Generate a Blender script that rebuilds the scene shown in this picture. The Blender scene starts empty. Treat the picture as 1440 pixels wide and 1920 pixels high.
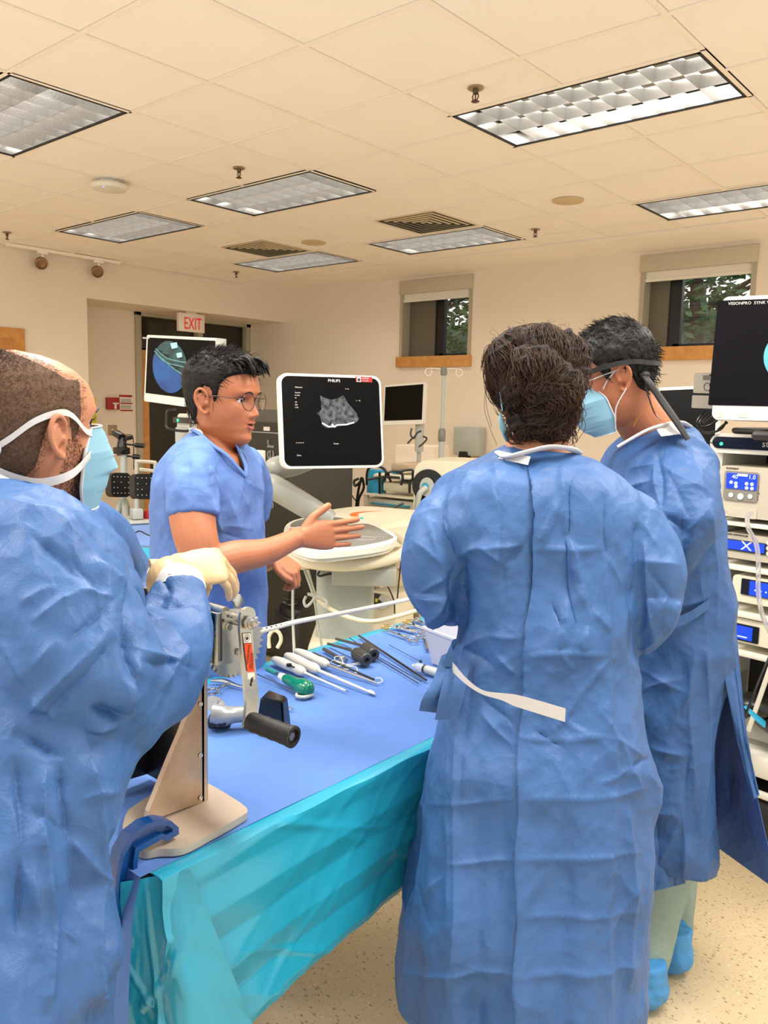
import bpy, bmesh, math, random
import numpy as np
from mathutils import Vector, Matrix, noise
random.seed(7)
S = bpy.context.scene
COL = S.collection
# ------------------------------------------------------------------ camera (solved from the ceiling grid)
F = 1536.33
yaw, pit, rol = map(math.radians, (130.3815, -7.2976, 1.2492))
CAM = Vector((0, 0, 1.5))
cf = Vector((math.cos(pit)*math.cos(yaw), math.cos(pit)*math.sin(yaw), math.sin(pit)))
cr = Vector((math.sin(yaw), -math.cos(yaw), 0)); cu = cr.cross(cf)
cr, cu = cr*math.cos(rol)+cu*math.sin(rol), -cr*math.sin(rol)+cu*math.cos(rol)
cd = bpy.data.cameras.new('camera'); co = bpy.data.objects.new('camera', cd); COL.objects.link(co)
cd.sensor_fit = 'HORIZONTAL'; cd.sensor_width = 36; cd.lens = 36*F/1440; cd.clip_start = 0.05
co.matrix_world = Matrix(((cr.x, cu.x, -cf.x, 0), (cr.y, cu.y, -cf.y, 0), (cr.z, cu.z, -cf.z, 1.5), (0, 0, 0, 1)))
S.camera = co
# ------------------------------------------------------------------ light and exposure
EXPOSURE = 0.75
S.view_settings.view_transform = 'Standard'; S.view_settings.look = 'None'
S.view_settings.exposure = EXPOSURE; S.view_settings.gamma = 1; S.view_settings.use_curve_mapping = False
W = bpy.data.worlds.new('world'); S.world = W; W.use_nodes = True
W.node_tree.nodes['Background'].inputs[0].default_value = (1.0, 0.97, 0.93, 1)
W.node_tree.nodes['Background'].inputs[1].default_value = 0.8
LAMP_W = 10.0
FILL_W = 36.0  # power of the fill lamps added out of view
LAMP_COL = (1.0, 0.95, 0.89)
# ------------------------------------------------------------------ geometry of the view: a pixel of the photo to a point of the room
def ray(x, y): return cf+cr*((x-720)/F)-cu*((y-960)/F)
def P(x, y, D): return CAM+ray(x, y)*D
def on(ax, v, x, y):
    d = ray(x, y); return CAM+d*((v-CAM[ax])/d[ax])
def onz(x, y, z): return on(2, z, x, y)
def toc(p):
    v = Vector(p)-CAM; D = v.dot(cf); return (720+F*v.dot(cr)/D, 960-F*v.dot(cu)/D, D)
# ------------------------------------------------------------------ materials
def lin(c): return tuple(((v/255/12.92) if v/255 <= 0.04045 else ((v/255+0.055)/1.055)**2.4) for v in c)
class N:
    def __init__(s, m): s.m = m; s.t = m.node_tree; s.b = s.t.nodes['Principled BSDF']
    def new(s, t, **k):
        n = s.t.nodes.new(t)
        for a, v in k.items():
            if a in n.inputs: n.inputs[a].default_value = v
            else: setattr(n, a, v)
        return n
    def l(s, a, b): s.t.links.new(a, b)
def mat(name, c, rough=0.5, metal=0.0, spec=0.5, bump=0, bscale=200, var=0, vscale=8, emit=None, es=1, trans=0, alpha=1, sheen=0, c2=None, coat=0):
    m = bpy.data.materials.new(name); m.use_nodes = True; n = N(m); b = n.b
    col = lin(c)+(1,)
    b.inputs['Base Color'].default_value = col; b.inputs['Roughness'].default_value = rough
    b.inputs['Metallic'].default_value = metal; b.inputs['Specular IOR Level'].default_value = spec
    b.inputs['Sheen Weight'].default_value = sheen; b.inputs['Coat Weight'].default_value = coat
    if trans: b.inputs['Transmission Weight'].default_value = trans
    if alpha < 1: b.inputs['Alpha'].default_value = alpha
    if emit: b.inputs['Emission Color'].default_value = lin(emit)+(1,); b.inputs['Emission Strength'].default_value = es
    tc = n.new('ShaderNodeTexCoord')
    if var or c2:
        t = n.new('ShaderNodeTexNoise', Scale=vscale, Detail=5); n.l(tc.outputs['Object'], t.inputs['Vector'])
        mx = n.new('ShaderNodeMix', data_type='RGBA'); r = n.new('ShaderNodeMapRange'); r.inputs[1].default_value = 0.3; r.inputs[2].default_value = 0.7
        n.l(t.outputs['Fac'], r.inputs[0]); n.l(r.outputs[0], mx.inputs[0])
        mx.inputs[6].default_value = (lin(c2)+(1,)) if c2 else tuple(v*(1-var) for v in col[:3])+(1,)
        mx.inputs[7].default_value = col if c2 else tuple(min(1, v*(1+var)) for v in col[:3])+(1,)
        n.l(mx.outputs[2], b.inputs['Base Color'])
    if bump:
        t = n.new('ShaderNodeTexNoise', Scale=bscale, Detail=3); n.l(tc.outputs['Object'], t.inputs['Vector'])
        bp = n.new('ShaderNodeBump', Strength=bump, Distance=0.002); n.l(t.outputs['Fac'], bp.inputs['Height']); n.l(bp.outputs[0], b.inputs['Normal'])
    return m
M = {}
M['wall'] = mat('wall_paint', (236, 222, 202), 0.7, bump=.1, bscale=300, var=.02, vscale=2)
M['ceil'] = mat('ceiling_tile', (252, 244, 232), 0.9, bump=.25, bscale=500, var=.015, vscale=3)
M['tbar'] = mat('ceiling_bar', (250, 240, 224), 0.6)
M['white'] = mat('white_plastic', (228, 224, 210), 0.35)
M['cream'] = mat('cream_plastic', (224, 217, 192), 0.35)
M['grey'] = mat('grey_plastic', (120, 120, 114), 0.4)
M['lgrey'] = mat('light_grey_plastic', (176, 180, 172), 0.4)
M['dark'] = mat('dark_plastic', (40, 40, 40), 0.35)
M['black'] = mat('black_plastic', (12, 12, 13), 0.3)
M['bfab'] = mat('black_gloss', (8, 8, 9), 0.12)
M['rubber'] = mat('black_rubber', (26, 26, 26), 0.55, bump=.3, bscale=400)
M['steel'] = mat('steel', (190, 190, 188), 0.25, 1.0)
M['dsteel'] = mat('dark_steel', (110, 108, 106), 0.3, 1.0)
M['zinc'] = mat('zinc_plate', (196, 196, 186), 0.32, 0.95, var=.12, vscale=30, bump=.1, bscale=80)
M['alu'] = mat('brushed_aluminium', (196, 178, 158), 0.38, 0.85, c2=(158, 128, 104), vscale=9, bump=.1, bscale=90)
M['plate'] = mat('clamp_plate', (196, 180, 160), 0.5, 0.4, var=.05, vscale=6)
M['wood'] = mat('oak', (205, 145, 75), 0.5, var=.15, vscale=14)
M['frame'] = mat('window_frame', (176, 168, 146), 0.5)
M['glassd'] = mat('dark_glass', (40, 36, 26), 0.12, var=.3, vscale=1.5)
M['red'] = mat('red', (165, 28, 30), 0.4)
M['paper'] = mat('paper', (232, 226, 212), 0.7)
M['teal'] = mat('teal_paint', (40, 150, 190), 0.4)
def floor_mat():
    m = mat('terrazzo_floor', (222, 206, 176), 0.28); n = N(m); tc = n.new('ShaderNodeTexCoord')
    mp = n.new('ShaderNodeMapping'); mp.inputs['Scale'].default_value = (1, 1.9, 1); n.l(tc.outputs['Object'], mp.inputs[0])
    col = None
    base = n.new('ShaderNodeTexNoise', Scale=3.0, Detail=6); n.l(tc.outputs['Object'], base.inputs['Vector'])
    mb = n.new('ShaderNodeMix', data_type='RGBA'); n.l(base.outputs['Fac'], mb.inputs[0])
    mb.inputs[6].default_value = lin((206, 184, 146))+(1,); mb.inputs[7].default_value = lin((220, 200, 162))+(1,)
    prev = mb.outputs[2]
    for k, (sc, th, c) in enumerate(((48, .30, (120, 92, 66)), (70, .27, (176, 120, 80)), (85, .25, (96, 88, 80)), (60, .26, (240, 225, 190)))):
        v = n.new('ShaderNodeTexVoronoi', Scale=sc); v.inputs['Randomness'].default_value = 1
        w = n.new('ShaderNodeMapping'); w.inputs['Location'].default_value = (k*3.1, k*1.7, 0); w.inputs['Rotation'].default_value = (0, 0, k*1.1)
        n.l(mp.outputs[0], w.inputs[0]); n.l(w.outputs[0], v.inputs['Vector'])
        sp = n.new('ShaderNodeSeparateColor'); n.l(v.outputs['Color'], sp.inputs[0])
        g = n.new('ShaderNodeMath', operation='GREATER_THAN'); n.l(sp.outputs[0], g.inputs[0]); g.inputs[1].default_value = .62
        lt = n.new('ShaderNodeMath', operation='LESS_THAN'); n.l(v.outputs['Distance'], lt.inputs[0]); lt.inputs[1].default_value = th*.8
        mu = n.new('ShaderNodeMath', operation='MULTIPLY'); n.l(g.outputs[0], mu.inputs[0]); n.l(lt.outputs[0], mu.inputs[1])
        mu2 = n.new('ShaderNodeMath', operation='MULTIPLY'); n.l(mu.outputs[0], mu2.inputs[0]); mu2.inputs[1].default_value = .7
        mx = n.new('ShaderNodeMix', data_type='RGBA'); n.l(mu2.outputs[0], mx.inputs[0]); n.l(prev, mx.inputs[6]); mx.inputs[7].default_value = lin(c)+(1,)
        prev = mx.outputs[2]
    n.l(prev, n.b.inputs['Base Color'])
    return m
M['floor'] = floor_mat()
# ------------------------------------------------------------------ mesh helpers
def B(): return bmesh.new()
def _add(bm, vs, fs, M4=None):
    v = [bm.verts.new((M4 @ Vector(p)) if M4 else p) for p in vs]
    for f in fs:
        try: bm.faces.new([v[i] for i in f])
        except ValueError: pass
    return v
def box(bm, c, s, R=None, bev=0, seg=2):
    """box centred at c with full sizes s"""
    m = Matrix.Translation(Vector(c))
    if R is not None: m = m @ R.to_4x4()
    r = bmesh.ops.create_cube(bm, size=1, matrix=m @ Matrix.Diagonal((s[0], s[1], s[2], 1)))
    if bev:
        es = list({e for v in r['verts'] for e in v.link_edges})
        bmesh.ops.bevel(bm, geom=es, offset=bev, segments=seg, affect='EDGES', profile=.5)
def bx(bm, x0, x1, y0, y1, z0, z1, bev=0, M4=None, seg=2):
    m = Matrix.Translation(((x0+x1)/2, (y0+y1)/2, (z0+z1)/2)) @ Matrix.Diagonal((abs(x1-x0), abs(y1-y0), abs(z1-z0), 1))
    r = bmesh.ops.create_cube(bm, size=1, matrix=m)
    vs = r['verts']
    if bev:
        es = list({e for v in vs for e in v.link_edges})
        q = bmesh.ops.bevel(bm, geom=es, offset=bev, segments=seg, affect='EDGES', profile=.5)
        vs = list({v for f in q['faces'] for v in f.verts} | {v for v in vs if v.is_valid})
    if M4 is not None: bmesh.ops.transform(bm, matrix=M4, verts=[v for v in vs if v.is_valid])
def frames(pts, up=Vector((0, 0, 1))):
    out = []; n = len(pts); prevx = None
    for i in range(n):
        t = (pts[min(i+1, n-1)]-pts[max(i-1, 0)]).normalized()
        if prevx is None:
            x = t.cross(up)
            if x.length < .05: x = t.cross(Vector((1, 0, 0)))
            x.normalize()
        else:
            x = prevx-t*prevx.dot(t)
            if x.length < 1e-4: x = t.cross(up)
            x.normalize()
        out.append((x, t.cross(x).normalized()*-1)); prevx = x
    return out
def cr_spline(pts, n):
    """Catmull-Rom through tuples of any length, n samples per span"""
    a = [np.array(p, float) for p in pts]; a = [2*a[0]-a[1]]+a+[2*a[-1]-a[-2]]; out = []
    for i in range(1, len(a)-2):
        for k in range(n):
            t = k/n; p0, p1, p2, p3 = a[i-1:i+3]
            out.append(.5*((2*p1)+(-p0+p2)*t+(2*p0-5*p1+4*p2-p3)*t*t+(-p0+3*p1-3*p2+p3)*t**3))
    out.append(a[-2]); return out
def tube(bm, pts, r, seg=10, cap=True, smooth=0, flat=1.0, up=Vector((0, 0, 1))):
    """tube through points; r a number or a list; flat squashes the second axis"""
    pts = [Vector(p) for p in pts]
    rs = list(r) if hasattr(r, '__len__') else [r]*len(pts)
    if smooth:
        q = cr_spline([tuple(p)+(k,) for p, k in zip(pts, rs)], smooth); pts = [Vector(v[:3]) for v in q]; rs = [max(1e-5, v[3]) for v in q]
    fr = frames(pts, up); rings = []
    for p, k, (x, y) in zip(pts, rs, fr):
        rings.append([bm.verts.new(p+x*(k*math.cos(a))+y*(k*flat*math.sin(a))) for a in [2*math.pi*j/seg for j in range(seg)]])
    for a, b in zip(rings, rings[1:]):
        for j in range(seg): bm.faces.new((a[j], a[(j+1) % seg], b[(j+1) % seg], b[j]))
    if cap: bm.faces.new(rings[0][::-1]); bm.faces.new(rings[-1])
def lathe(bm, c, prof, axis=Vector((0, 0, 1)), seg=24):
    """profile of (radius, height) turned about axis through c"""
    axis = Vector(axis).normalized(); x = axis.orthogonal().normalized(); y = axis.cross(x); c = Vector(c); rings = []
    for rr, h in prof:
        rings.append([bm.verts.new(c+axis*h+(x*math.cos(a)+y*math.sin(a))*max(rr, 1e-5)) for a in [2*math.pi*j/seg for j in range(seg)]])
    for a, b in zip(rings, rings[1:]):
        for j in range(seg): bm.faces.new((a[j], a[(j+1) % seg], b[(j+1) % seg], b[j]))
    bm.faces.new(rings[0][::-1]); bm.faces.new(rings[-1])
def prism(bm, poly, z0, z1, M4=None):
    """2-D polygon (x, z) given a thickness along y"""
    n = len(poly)
    _add(bm, [(p[0], z0, p[1]) for p in poly]+[(p[0], z1, p[1]) for p in poly],
         [list(range(n)), list(range(2*n-1, n-1, -1))]+[[i, i+n, (i+1) % n+n, (i+1) % n] for i in range(n)], M4)
def rrect(x0, x1, z0, z1, r, n=6):
    out = []
    for cx, cz, a0 in ((x1-r, z1-r, 0), (x0+r, z1-r, 90), (x0+r, z0+r, 180), (x1-r, z0+r, 270)):
        for k in range(n+1):
            a = math.radians(a0+90*k/n); out.append((cx+r*math.cos(a), cz+r*math.sin(a)))
    return out
def slab(bm, x0, x1, z0, z1, y0, y1, r, M4=None): prism(bm, rrect(x0, x1, z0, z1, r), y0, y1, M4)
def link(name, me, m, parent=None, smooth=True):
    o = bpy.data.objects.new(name, me); COL.objects.link(o)
    if m: me.materials.append(m)
    if smooth:
        me.shade_smooth(); 
    if parent: o.parent = parent
    return o
def obj(name, bm, m, parent=None, smooth=35, world=True):
    """one mesh object; vertices are given in room coordinates and moved into the parent's frame"""
    bmesh.ops.recalc_face_normals(bm, faces=bm.faces)
    me = bpy.data.meshes.new(name)
    root = parent
    inv = None
    if parent and world:
        mw = Matrix.Identity(4); q = parent
        while q: mw = q.matrix_basis @ mw; q = q.parent
        inv = mw.inverted()
        bmesh.ops.transform(bm, matrix=inv, verts=bm.verts)
    if not parent and world and len(bm.verts):
        xs = [v.co.copy() for v in bm.verts]
        c = Vector((sum(v.x for v in xs)/len(xs), sum(v.y for v in xs)/len(xs), min(v.z for v in xs)))
        bmesh.ops.translate(bm, vec=-c, verts=bm.verts)
    if smooth:
        lim = math.radians(smooth)
        for e in bm.edges: e.smooth = (len(e.link_faces) == 2 and e.calc_face_angle(0) < lim)
    bm.to_mesh(me); bm.free()
    o = link(name, me, m, parent, bool(smooth))
    if not parent and world and 'c' in dir(): o.location = c
    return o
def tag(o, label=None, cat=None, group=None, kind=None):
    if label: o['label'] = label
    if cat: o['category'] = cat
    if group: o['group'] = group
    if kind: o['kind'] = kind
    return o
def thing(name, label, cat, loc=(0, 0, 0), rz=0, group=None):
    o = bpy.data.objects.new(name, None); COL.objects.link(o); o.empty_display_size = .05
    o.location = loc; o.rotation_euler = (0, 0, rz); return tag(o, label, cat, group)
def dup(o, loc=None, parent=None, label=None, rz=None):
    c = o.copy(); COL.objects.link(c)
    if parent: c.parent = parent
    if loc is not None: c.location = loc
    if rz is not None: c.rotation_euler = (0, 0, rz)
    if label: c['label'] = label
    for ch in [x for x in list(bpy.data.objects) if x.parent == o]: dup(ch, parent=c)
    return c
def text(name, s, M4, size, m, parent, align='LEFT', ext=.0008, sx=1):
    """lettering in the x-z plane of M4, facing its -y"""
    cu_ = bpy.data.curves.new(name, 'FONT'); cu_.body = s; cu_.size = size; cu_.align_x = align; cu_.extrude = ext; cu_.resolution_u = 2
    t = bpy.data.objects.new(name, cu_); me = bpy.data.meshes.new_from_object(t); bpy.data.objects.remove(t)
    b = B(); b.from_mesh(me); bmesh.ops.scale(b, vec=(sx, 1, 1), verts=b.verts)
    bmesh.ops.transform(b, matrix=M4 @ Matrix.Rotation(math.pi/2, 4, 'X'), verts=b.verts)
    return obj(name, b, m, parent, 0)
def struct(name, bm, m, parent=None, smooth=35):
    o = obj(name, bm, m, parent, smooth)
    if not parent: o['kind'] = 'structure'
    return o
def mframe(lb, dl, rb, dr, lt=None, flat=True):
    """frame on a front face: origin lower-left, x to the right, z up, y away; returns matrix, width, height"""
    A = P(*lb, dl); Bp = P(*rb, dr)
    if flat: Bp.z = A.z
    ex = (Bp-A); w = ex.length; ex.normalize()
    T = P(*lt, dl) if lt else A+Vector((0, 0, 1)); ez = (T-A); ez -= ex*ez.dot(ex); h = ez.length; ez.normalize()
    if lt is None or abs(ez.z) > .985 and flat: ez = Vector((0, 0, 1))
    ey = ez.cross(ex)
    return Matrix(((ex.x, ey.x, ez.x, A.x), (ex.y, ey.y, ez.y, A.y), (ex.z, ey.z, ez.z, A.z), (0, 0, 0, 1))), w, h
def tr(x, y, z): return Matrix.Translation((x, y, z))
# ------------------------------------------------------------------ room shell
XL, XA, YW, ZC, XR = -7.76, -8.4, 7.15, 2.91, 2.4
Y0 = -1.6
b = B(); bx(b, -10.2, XR+.3, Y0, YW+.3, -.1, 0); struct('floor', b, M['floor'])
# far wall with two window openings
w1 = (-5.90, -4.95, 2.055, 2.87); w2 = (-3.14, -2.17, 2.075, 2.87)
b = B()
def wall_y(b, x0, x1, y0, y1, z0, z1, holes):
    xs = sorted({x0, x1} | {h[0] for h in holes} | {h[1] for h in holes})
    for a, c in zip(xs, xs[1:]):
        hs = [h for h in holes if h[0] <= a+1e-6 and h[1] >= c-1e-6]
        if hs: bx(b, a, c, y0, y1, z0, hs[0][2]); bx(b, a, c, y0, y1, hs[0][3], z1)
        else: bx(b, a, c, y0, y1, z0, z1)
wall_y(b, -10.2, XR+.3, YW, YW+.22, 0, 3.1, [w1, w2]); struct('wall_back', b, M['wall'])
b = B(); bx(b, XL-.25, XL, Y0, 4.45, 0, 3.1); bx(b, XL-.7, XL, 4.45, YW, 2.52, 3.1); bx(b, XL-.9, XL-.25, 4.28, 4.45, 0, 2.6); struct('wall_left', b, M['wall'])
# alcove wall, with the glazed doorway opening
b = B(); bx(b, XA-.15, XA, 4.3, 5.40, 0, 2.6); bx(b, XA-.15, XA, 7.10, YW, 0, 2.6); bx(b, XA-.15, XA, 5.40, 7.10, 2.56, 2.6); struct('wall_alcove', b, M['wall'])
# dim corridor behind the door glass
b = B(); bx(b, -10.2, -10.1, 4.3, YW, 0, 2.8); bx(b, -10.1, XA-.15, 4.2, 4.3, 0, 2.8); bx(b, -10.2, XA-.1, 4.2, YW, 2.6, 2.7); struct('wall_corridor', b, M['wall'])
# ceiling tiles, set between bars with a thin open joint
b = B(); XG = [-3.12+.61*k for k in range(-8, 10)]; YG = [3.01+.61*k for k in range(-8, 6)]
TR = [(-2.51, 3.37, 0), (-4.95, 3.62, 0), (-6.78, 3.62, 0), (-4.95, 1.79, 1), (-4.95, 5.50, 2), (-6.78, 5.50, 2), (-2.51, 5.50, 0), (-2.51, 1.18, 0), (-.68, 3.37, 0), (-.68, 1.18, 0), (-4.95, -.65, 0), (-2.51, -.65, 0)]
def intro(x0, x1, y0, y1):
    for t in TR:
        if x0 < t[0]+1.22-.02 and x1 > t[0]+.02 and y0 < t[1]+.61-.02 and y1 > t[1]+.02: return t
    return None
ti = B(); random.seed(3)
def tile(x0, x1, y0, y1):
    e = .004
    if x1-x0 < .03 or y1-y0 < .03: return
    dz = random.uniform(0, .004)
    bx(ti, x0+e, x1-e, y0+e, y1-e, ZC+.001+dz, ZC+.02)
bar = B(); hb = .011
for i, gx in enumerate(XG):
    if gx < XL or gx > XR+.2: continue
    ys = [Y0]
    segs = []; y = Y0
    cuts = sorted([(t[1], t[1]+.61) for t in TR if t[0]+.02 < gx < t[0]+1.2])
    for c0, c1 in cuts: segs.append((y, c0)); y = c1
    segs.append((y, 6.42))
    for a, c in segs: bx(bar, gx-hb, gx+hb, a, c, ZC-.0015, ZC+.03)
for gy in YG:
    cuts = sorted([(t[0], t[0]+1.22) for t in TR if t[1]+.02 < gy < t[1]+.59]); x = XL; segs = []
    for c0, c1 in cuts: segs.append((x, c0)); x = c1
    segs.append((x, XR))
    for a, c in segs: bx(bar, a, c, gy-hb, gy+hb, ZC-.0018, ZC+.03)
gx_all = [XL]+[g for g in XG if XL < g < XR]+[XR]; gy_all = [Y0]+[g for g in YG if g < 6.4]+[6.42]
for x0, x1 in zip(gx_all, gx_all[1:]):
    for y0, y1 in zip(gy_all, gy_all[1:]):
        a, c, d_, e_ = x0+hb, x1-hb, y0+hb, y1-hb
        t = intro(a, c, d_, e_)
        if not t: tile(a, c, d_, e_)
        else:
            ta, tb = t[1]-hb, t[1]+.61+hb
            if ta > d_+.02: tile(a, c, d_, min(ta, e_))
            if tb < e_-.02: tile(a, c, max(tb, d_), e_)
for t in TR:   # edge bars round each fitting
    x, y = t[0], t[1]
    for (a, c, d_, e_) in ((x-hb, x+1.22+hb, y-hb, y+hb), (x-hb, x+1.22+hb, y+.61-hb, y+.61+hb), (x-hb, x+hb, y, y+.61), (x+1.22-hb, x+1.22+hb, y, y+.61)):
        bx(bar, a, c, d_, e_, ZC-.002, ZC+.03)
bx(ti, XL, XR, 6.42, YW, ZC-.004, ZC+.02)
bx(ti, -10.2, XR+.2, Y0, YW, ZC+.12, ZC+.2)
struct('ceiling', ti, M['ceil'], smooth=0)
struct('trim_1', bar, M['tbar'], smooth=0)
# ------------------------------------------------------------------ windows
M['glass'] = mat('window_glass', (255, 255, 255), 0.0, trans=1.0); M['glass'].node_tree.nodes['Principled BSDF'].inputs['IOR'].default_value = 1.45
M['mull'] = mat('black_window_frame', (10, 10, 12), 0.4)
M['outg'] = mat('grey_outer_reveal', (104, 98, 82), 0.6)
M['shade'] = mat('roller_shade_cassette', (196, 186, 162), 0.5)
for k, (x0, x1, z0, z1) in enumerate((w1, w2)):
    b = B(); t = .035   # liner inside the opening
    bx(b, x0-.004, x0+t, YW-.012, YW+.2, z0, z1); bx(b, x1-t, x1+.004, YW-.012, YW+.2, z0, z1); bx(b, x0-.004, x1+.004, YW-.014, YW+.2, z1-.02, z1+.004)
    w = struct('window_%d' % (k+1), b, M['frame'])
    b = B(); bx(b, x0-.01, x1+.01, YW-.03, YW+.06, z1-.14, z1-.0, bev=.004); obj('blind_cassette', b, M['shade'], w)
    b = B(); bx(b, x0+t, x1-t, YW+.01, YW+.02, z1-.215, z1-.13); bx(b, x0+t, x1-t, YW+.0, YW+.022, z1-.225, z1-.20); obj('blind', b, M['paper'], w)
    b = B(); bx(b, x0-.02, x1+.02, YW-.05, YW+.2, z0-.115, z0, bev=.004); obj('sill', b, M['wood'], w)
    fx = x0+(x1-x0)*.46 if k == 0 else x0+(x1-x0)*.27
    b = B(); bx(b, fx-.055, fx+.055, YW+.14, YW+.2, z0, z1); bx(b, fx, x1, YW+.14, YW+.2, z0, z0+.035); bx(b, fx, x1, YW+.14, YW+.2, z1-.15, z1); obj('sash_frame', b, M['mull'], w)
    b = B(); bx(b, x0+t, fx-.05, YW+.12, YW+.16, z0, z1); obj('blank_panel', b, M['outg'], w)
    b = B(); bx(b, fx+.05, x1-t+.02, YW+.165, YW+.171, z0+.03, z1-.1); obj('pane', b, M['glass'], w)
# ------------------------------------------------------------------ door with frame and dark glass
b = B(); D0, D1 = 5.40, 7.10
for (y0, y1, z0, z1) in ((D0, D0+.075, 0, 2.56), (D1-.075, D1, 0, 2.56), (D0, D1, 2.48, 2.56), (6.26, 6.34, 0, 2.5)): bx(b, XA-.14, XA+.03, y0, y1, z0, z1, bev=.004)
d1 = struct('door_1', b, M['frame'])
b = B(); bx(b, XA-.06, XA-.05, 6.32, D1-.07, 0, 2.49); bx(b, XA-.06, XA-.05, D0+.07, 6.28, 2.12, 2.49); obj('glazing', b, M['glassd'], d1)
b = B(); bx(b, XA-.07, XA-.03, D0+.08, D0+.20, 0.02, 2.1); bx(b, XA-.07, XA-.03, 6.14, 6.26, .02, 2.1); bx(b, XA-.07, XA-.03, D0+.2, 6.14, 1.98, 2.1); bx(b, XA-.07, XA-.03, D0+.2, 6.14, .02, .25); leaf = obj('door_leaf', b, M['wood'], d1)
b = B(); bx(b, XA-.055, XA-.045, D0+.19, 6.15, .24, 1.99); obj('glass_panel', b, M['glassd'], leaf)
# second wooden door at the far left
b = B(); bx(b, XL-.002, XL+.03, 2.75, 3.79, 0, 2.16, bev=.004); d2 = struct('door_2', b, M['wood'])
b = B(); bx(b, XL+.03, XL+.036, 2.86, 3.68, 0, 2.06); obj('door_leaf', b, mat('oak_leaf', (190, 128, 62), .5, var=.15, vscale=10), d2)
# ------------------------------------------------------------------ ceiling fittings
M['louver'] = mat('louver_aluminium', (188, 186, 182), 0.22, 0.85)
M['refl'] = mat('lamp_reflector', (120, 116, 104), 0.4)
M['tube'] = mat('fluorescent_tube', (235, 240, 240), 0.4, emit=(255, 236, 205), es=.5)
M['tubeb'] = mat('cool_fluorescent_tube', (235, 240, 240), 0.4, emit=(190, 222, 255), es=4.5)
M['edge'] = mat('black_edge', (8, 8, 8), 0.6)
lab = ['long fluorescent light fitting nearest the camera, above the two people in gowns', 'light fitting in the middle of the ceiling, left of the vents', 'light fitting above the wall lamps, nearest the exit doorway', 'light fitting cut by the left edge of the photo with one bluish lit tube', 'light fitting beside the nearer ceiling vent, above the small window', 'most distant light fitting, beside the farther ceiling vent', 'light fitting cut by the right edge above the larger window']
def troffer(x, y, k, n):
    t = thing('ceiling_light', lab[n] if n < 7 else 'fluorescent light fitting behind the camera', 'ceiling light', (x+.61, y+.305, ZC), 0, 'louvred ceiling light fittings')
    X0, X1, Y_0, Y_1 = x+.012, x+1.208, y+.012, y+.598
    b = B(); e = .012
    for q in ((X0, X1, Y_0, Y_0+e), (X0, X1, Y_1-e, Y_1), (X0, X0+e, Y_0, Y_1), (X1-e, X1, Y_0, Y_1)): bx(b, *q, ZC-.004, ZC+.09)
    obj('rim', b, M['edge'], t)
    b = B(); a = (X0+e, X1-e, Y_0+e, Y_1-e)
    nc, nr = 9, 3; H = .055
    def blade(p0, p1, perp):
        prof = [(-.010, H), (-.0055, H*.55), (-.0022, .012), (-.0012, 0), (.0012, 0), (.0022, .012), (.0055, H*.55), (.010, H)]
        vs = []
        for pt in (p0, p1):
            for q, h in prof: vs.append(Vector(pt)+Vector(perp)*q+Vector((0, 0, h)))
        m_ = len(prof); _add(b, vs, [[i, i+1, i+1+m_, i+m_] for i in range(m_-1)])
    z = ZC+.004
    for i in range(1, nr): yy = a[2]+(a[3]-a[2])*i/nr; blade((a[0], yy, z), (a[1], yy, z), (0, 1, 0))
    for i in range(1, nc): xx = a[0]+(a[1]-a[0])*i/nc; blade((xx, a[2], z), (xx, a[3], z), (1, 0, 0))
    for q in ((a[0], a[1], a[2], a[2]+.004), (a[0], a[1], a[3]-.004, a[3]), (a[0], a[0]+.004, a[2], a[3]), (a[1]-.004, a[1], a[2], a[3])): bx(b, *q, z-.002, z+.06)
    obj('louver', b, M['louver'], t)
    b = B(); bx(b, a[0]+.01, a[1]-.01, a[2]+.01, a[3]-.01, ZC+.09, ZC+.10); obj('reflector', b, M['refl'], t)
    for i in range(3):
        b = B(); yy = a[2]+(a[3]-a[2])*(i+.5)/3; tube(b, [(a[0]+.02, yy, ZC+.078), (a[1]-.02, yy, ZC+.078)], .008, 8)
        obj('fluorescent_tube', b, M['tubeb'] if (k == 1 and i == 1) else M['tube'], t)
    return t
for n_, (x, y, k) in enumerate(TR):
    if n_ < 7: troffer(x, y, k, n_)
    else:  # fill fittings added out of view to light the people from above
        t = thing('ceiling_light', ['open light fitting above the front of the instrument table, out of view', 'open light fitting on the right, nearer the video tower, out of view', 'open light fitting on the right above the camera, out of view', 'open light fitting behind the camera on the left, out of view', 'open light fitting behind the camera in the middle, out of view'][n_-7], 'ceiling light', (x+.61, y+.305, ZC), 0, 'open light fittings out of view'); b = B()
        for q in ((x+.012, x+1.208, y+.012, y+.024), (x+.012, x+1.208, y+.586, y+.598), (x+.012, x+.024, y+.012, y+.598), (x+1.196, x+1.208, y+.012, y+.598)): bx(b, *q, ZC-.004, ZC+.09)
        obj('rim', b, M['edge'], t); b = B(); bx(b, x+.024, x+1.196, y+.024, y+.586, ZC+.08, ZC+.09); obj('reflector', b, M['white'], t)
for n_, (x, y, k) in enumerate(TR):
    L = bpy.data.lights.new('lamp', 'AREA'); L.shape = 'RECTANGLE'; L.size = 1.1; L.size_y = .5; L.energy = LAMP_W if n_ < 7 else FILL_W; L.color = LAMP_COL
    o = bpy.data.objects.new('lamp', L); COL.objects.link(o); o.location = (x+.61, y+.305, ZC+.072 if n_ < 7 else ZC+.02)
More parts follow.
